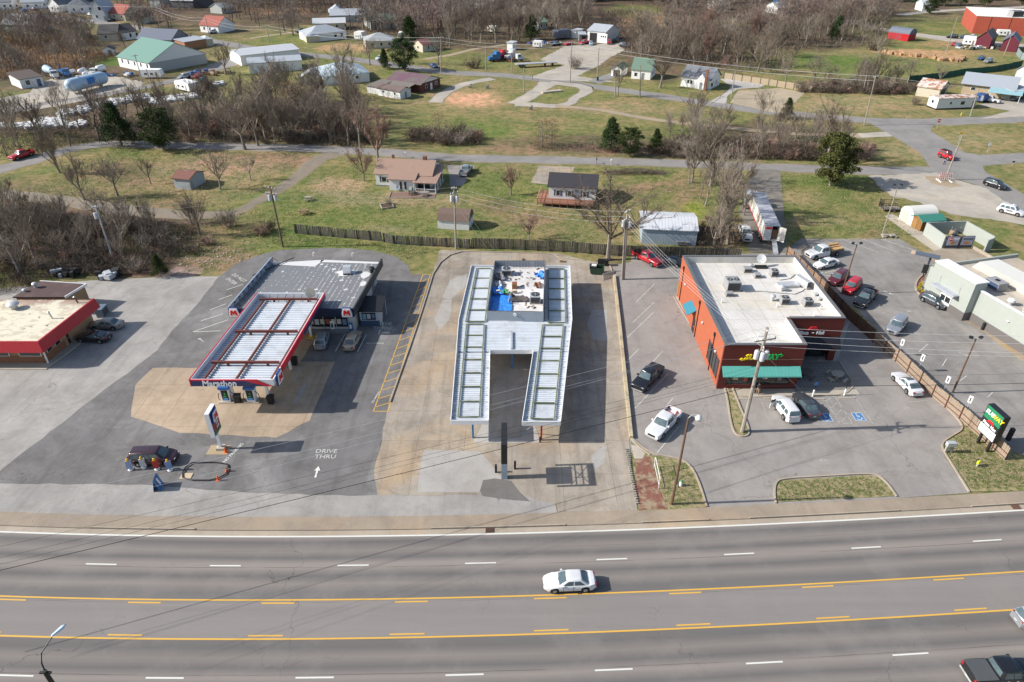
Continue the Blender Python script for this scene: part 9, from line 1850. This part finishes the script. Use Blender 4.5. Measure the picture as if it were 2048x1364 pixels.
# undergrowth and far woodland as masses
def scatter_rib(name,polys,n,H,m_,label,cat,w=.03,lean=.5):
    vs = []; fs = []
    for P,share in polys:
        W_ = [at(*p) for p in P]; Pw = [(p.x,p.y) for p in W_]; x0,x1 = min(p[0] for p in Pw),max(p[0] for p in Pw); y0,y1 = min(p[1] for p in Pw),max(p[1] for p in Pw); k = 0; rg = random.Random(len(vs)+n); t_ = 0
        while k < n*share and t_ < n*20:
            t_ += 1; X,Y = rg.uniform(x0,x1),rg.uniform(y0,y1)
            if not inpoly(X,Y,Pw) or (name == 'grass_tufts' and any(inpoly(X,Y,q) for q in NOTUFT)): continue
            k += 1; h = H*rg.uniform(.3,1.1); dx,dy = rg.gauss(0,lean)*h,rg.gauss(0,lean)*h; z0 = rg.uniform(0,H*.5); a = rg.uniform(0,6.28); wx,wy = math.cos(a)*w,math.sin(a)*w; o = len(vs); vs += [(X -wx,Y -wy,z0),(X+wx,Y+wy,z0),(X+dx,Y+dy,z0+h*.8)]; fs.append((o,o+1,o+2))
    me = bpy.data.meshes.new(name); me.from_pydata(vs,[],fs); me.materials.append(m_); o = bpy.data.objects.new(name,me); COL.objects.link(o); tag(o,label,cat,None,'stuff')
NEARP = [(-60,430),(90,422),(200,440),(340,448),(400,460),(350,515),(330,548),(250,552),(130,553),(0,592),(-80,590)]
LAWN = [([(560,400),(640,345),(700,320),(1040,335),(1480,345),(1480,480),(1230,488),(940,475),(780,470),(590,445)],.42),([(1570,350),(1740,355),(1860,460),(1800,475),(1600,472)],.14),([(520,470),(590,470),(760,487),(880,498),(820,520),(740,496),(560,495)],.05),([(60,385),(130,330),(230,300),(600,306),(590,335),(500,395),(400,420),(200,402)],.3),([(345,450),(470,430),(560,405),(590,440),(560,492),(440,540),(370,545),(340,500)],.09)]
NOTUFT = [[(1058,368),(1075,330),(1153,332),(1132,374)],[(892,330),(952,331),(928,374),(898,374)],[(780,384),(880,386),(880,400),(775,398)],[(748,330),(904,330),(904,390),(748,390)],[(1072,340),(1205,345),(1205,422),(1068,420)],[(1278,430),(1400,435),(1395,492),(1278,490)]]
NOTUFT = [[(at(*p).x,at(*p).y) for p in P] for P in NOTUFT]
scatter_rib('grass_tufts',LAWN,22000,.24,mat('tan_tuft',(.30,.26,.13),.9,.4,2),'dry tan grass tufts standing in the lawns behind the shops','grass',.07,.8)
scatter_rib('grass_tufts',LAWN,20000,.22,mat('green_tuft',(.095,.135,.04),.9,.4,2),'green grass tufts standing in the lawns behind the shops','grass',.07,.8)
VERGE = [([(1890,900),(1915,875),(1940,862),(2020,915),(2048,930),(2048,975),(1945,978)],.55),([(1557,1000),(1560,965),(1735,955),(1785,990)],.3),([(1315,925),(1370,928),(1395,970),(1405,1008),(1330,1010)],.15)]
scatter_rib('verge_tufts',VERGE,9000,.16,mat('tan_tuft',(1,)*3),'dry tan tufts in the roadside verges','grass',.03,.8)
scatter_rib('verge_tufts',VERGE,9000,.16,mat('green_tuft',(1,)*3),'green tufts in the roadside verges','grass',.03,.8)
scatter_rib('undergrowth',[(NEARP,1)],26000,1.3,mat('thicket_brown',(.17,.125,.09),.95,.5,.5,c2=(.13,.14,.05),m2=(.53,.62),s2=.2),'tangled brown undergrowth filling the near left thicket','undergrowth',.035)
scatter_rib('undergrowth',[([(0,262),(260,245),(735,240),(735,294),(330,286),(215,283),(0,320)],.45),([(1330,288),(1740,302),(1740,324),(1330,317)],.3),([(1600,172),(1830,178),(1815,190),(1600,186)],.12),([(820,262),(960,268),(960,294),(830,290)],.08),([(1060,288),(1340,296),(1340,312),(1060,300)],.05)],34000,1.4,mat('thicket_dark',(.13,.1,.075),.95,.5,.5),'dark undergrowth beneath the roadside belts','undergrowth',.045)
scatter_rib('dry_grass',[([(-60,95),(60,108),(170,98),(240,108),(190,135),(130,145),(20,160),(-60,170)],.6),([(0,60),(70,75),(180,70),(200,95),(0,110)],.4)],16000,1.8,mat('dry_bramble',(.2,.14,.1),.95,.4,.3,c2=(.3,.17,.08),m2=(.5,.58),s2=.06),'brown and orange scrub slope above the propane yard','scrub',.08)
scatter_rib('undergrowth',[([(440,-25),(1000,-30),(1190,20),(1180,62),(1060,84),(900,100),(830,90),(700,72),(560,30),(440,16)],.5),([(1190,20),(1300,25),(1320,60),(1400,75),(1560,60),(1780,46),(1780,92),(1600,102),(1560,150),(1440,140),(1250,110)],.4),([(200,-20),(440,-20),(400,20),(300,28)],.1)],34000,2.4,mat('far_scrub',(.13,.1,.082),.95,.4,.3),'leafless scrub filling the floor of the far woods','undergrowth',.1)
def woodland(name,polys,label,hr,seed=1,dens=1.0,m_=None):
    """far-off wood as one mass: many small crowns of thin twigs"""
    rg = np.random.RandomState(seed); V = []; base_v = []
    for P,n in polys:
        W_ = [at(*p) for p in P]; Pw = [(p.x,p.y) for p in W_]; x0,x1 = min(p[0] for p in Pw),max(p[0] for p in Pw); y0,y1 = min(p[1] for p in Pw),max(p[1] for p in Pw); k = 0
        while k < n:
            X,Y = rg.uniform(x0,x1),rg.uniform(y0,y1)
            if not inpoly(X,Y,Pw): continue
            k += 1; H = rg.uniform(*hr); R = H*rg.uniform(.26,.38); m = int(230*dens)
            c = rg.normal(0,1,(m,3)); c /= np.linalg.norm(c,axis=1)[:,None]; c *= rg.uniform(.2,1,(m,1)) ** .5; p = np.stack([X+c[:,0]*R,Y+c[:,1]*R,H*.64+c[:,2]*H*.36],1)
            d = c*.5+rg.normal(0,.35,(m,3)); d[:,2] += .5; d /= np.linalg.norm(d,axis=1)[:,None]; q = p+d*rg.uniform(1.0,2.6,(m,1)); a = np.cross(d,rg.normal(0,1,(m,3))); a /= np.linalg.norm(a,axis=1)[:,None]; a *= .07
            V.append(np.stack([p -a,p+a,q],1).reshape(-1,3)); V.append(np.array([[X -.22,Y,0],[X+.22,Y,0],[X,Y,H*.8],[X,Y -.22,0],[X,Y+.22,0],[X,Y,H*.8]]))
    V = np.concatenate(V); n = len(V) // 3; me = bpy.data.meshes.new(name); me.vertices.add(len(V)); me.vertices.foreach_set('co',V.ravel()); me.loops.add(len(V)); me.loops.foreach_set('vertex_index',np.arange(len(V),dtype='i4')); me.polygons.add(n); me.polygons.foreach_set('loop_start',np.arange(0,len(V),3,dtype='i4')); me.update(calc_edges=True); me.materials.append(m_ or TWF); o = bpy.data.objects.new(name,me); COL.objects.link(o); tag(o,label,'woodland',None,'stuff')
TWF = mat('far_twigs',(.19,.155,.13),.9,.35,.03,c2=(.23,.165,.14),m2=(.5,.65),s2=.02)
woodland('woodland',[([(440,-30),(1020,-30),(1020,10),(1180,30),(1180,50),(900,52),(760,35),(560,22),(440,15)],700),([(1020,-30),(1600,-30),(1540,15),(1480,60),(1380,70),(1320,45),(1300,10),(1100,14)],400),([(1540,28),(1700,22),(1800,22),(1780,46),(1560,60)],110),([(430,18),(600,22),(620,45),(560,62),(470,50)],30),([(700,55),(890,55),(880,75),(830,88),(740,70)],60),([(200,-20),(440,-20),(400,20),(300,28),(220,15)],60)],'far bare woodland filling the top of the view',(10,17),2)
woodland('woodland',[([(-300,-60),(2400,-60),(2400,-22),(-300,-22)],1100)],'distant dark woodland beyond the town',(14,20),3,.55,mat('distant_twigs',(.11,.1,.09),.9,.3,.02))
woodland('woodland',[([(10,55),(60,62),(180,72),(200,92),(60,100),(-40,92)],60),([(250,50),(340,45),(350,62),(250,66)],12),([(560,58),(600,62),(590,78),(555,75)],6),([(1480,60),(1560,50),(1560,90),(1500,92)],16)],'bare trees around the far left houses',(8,13),5)
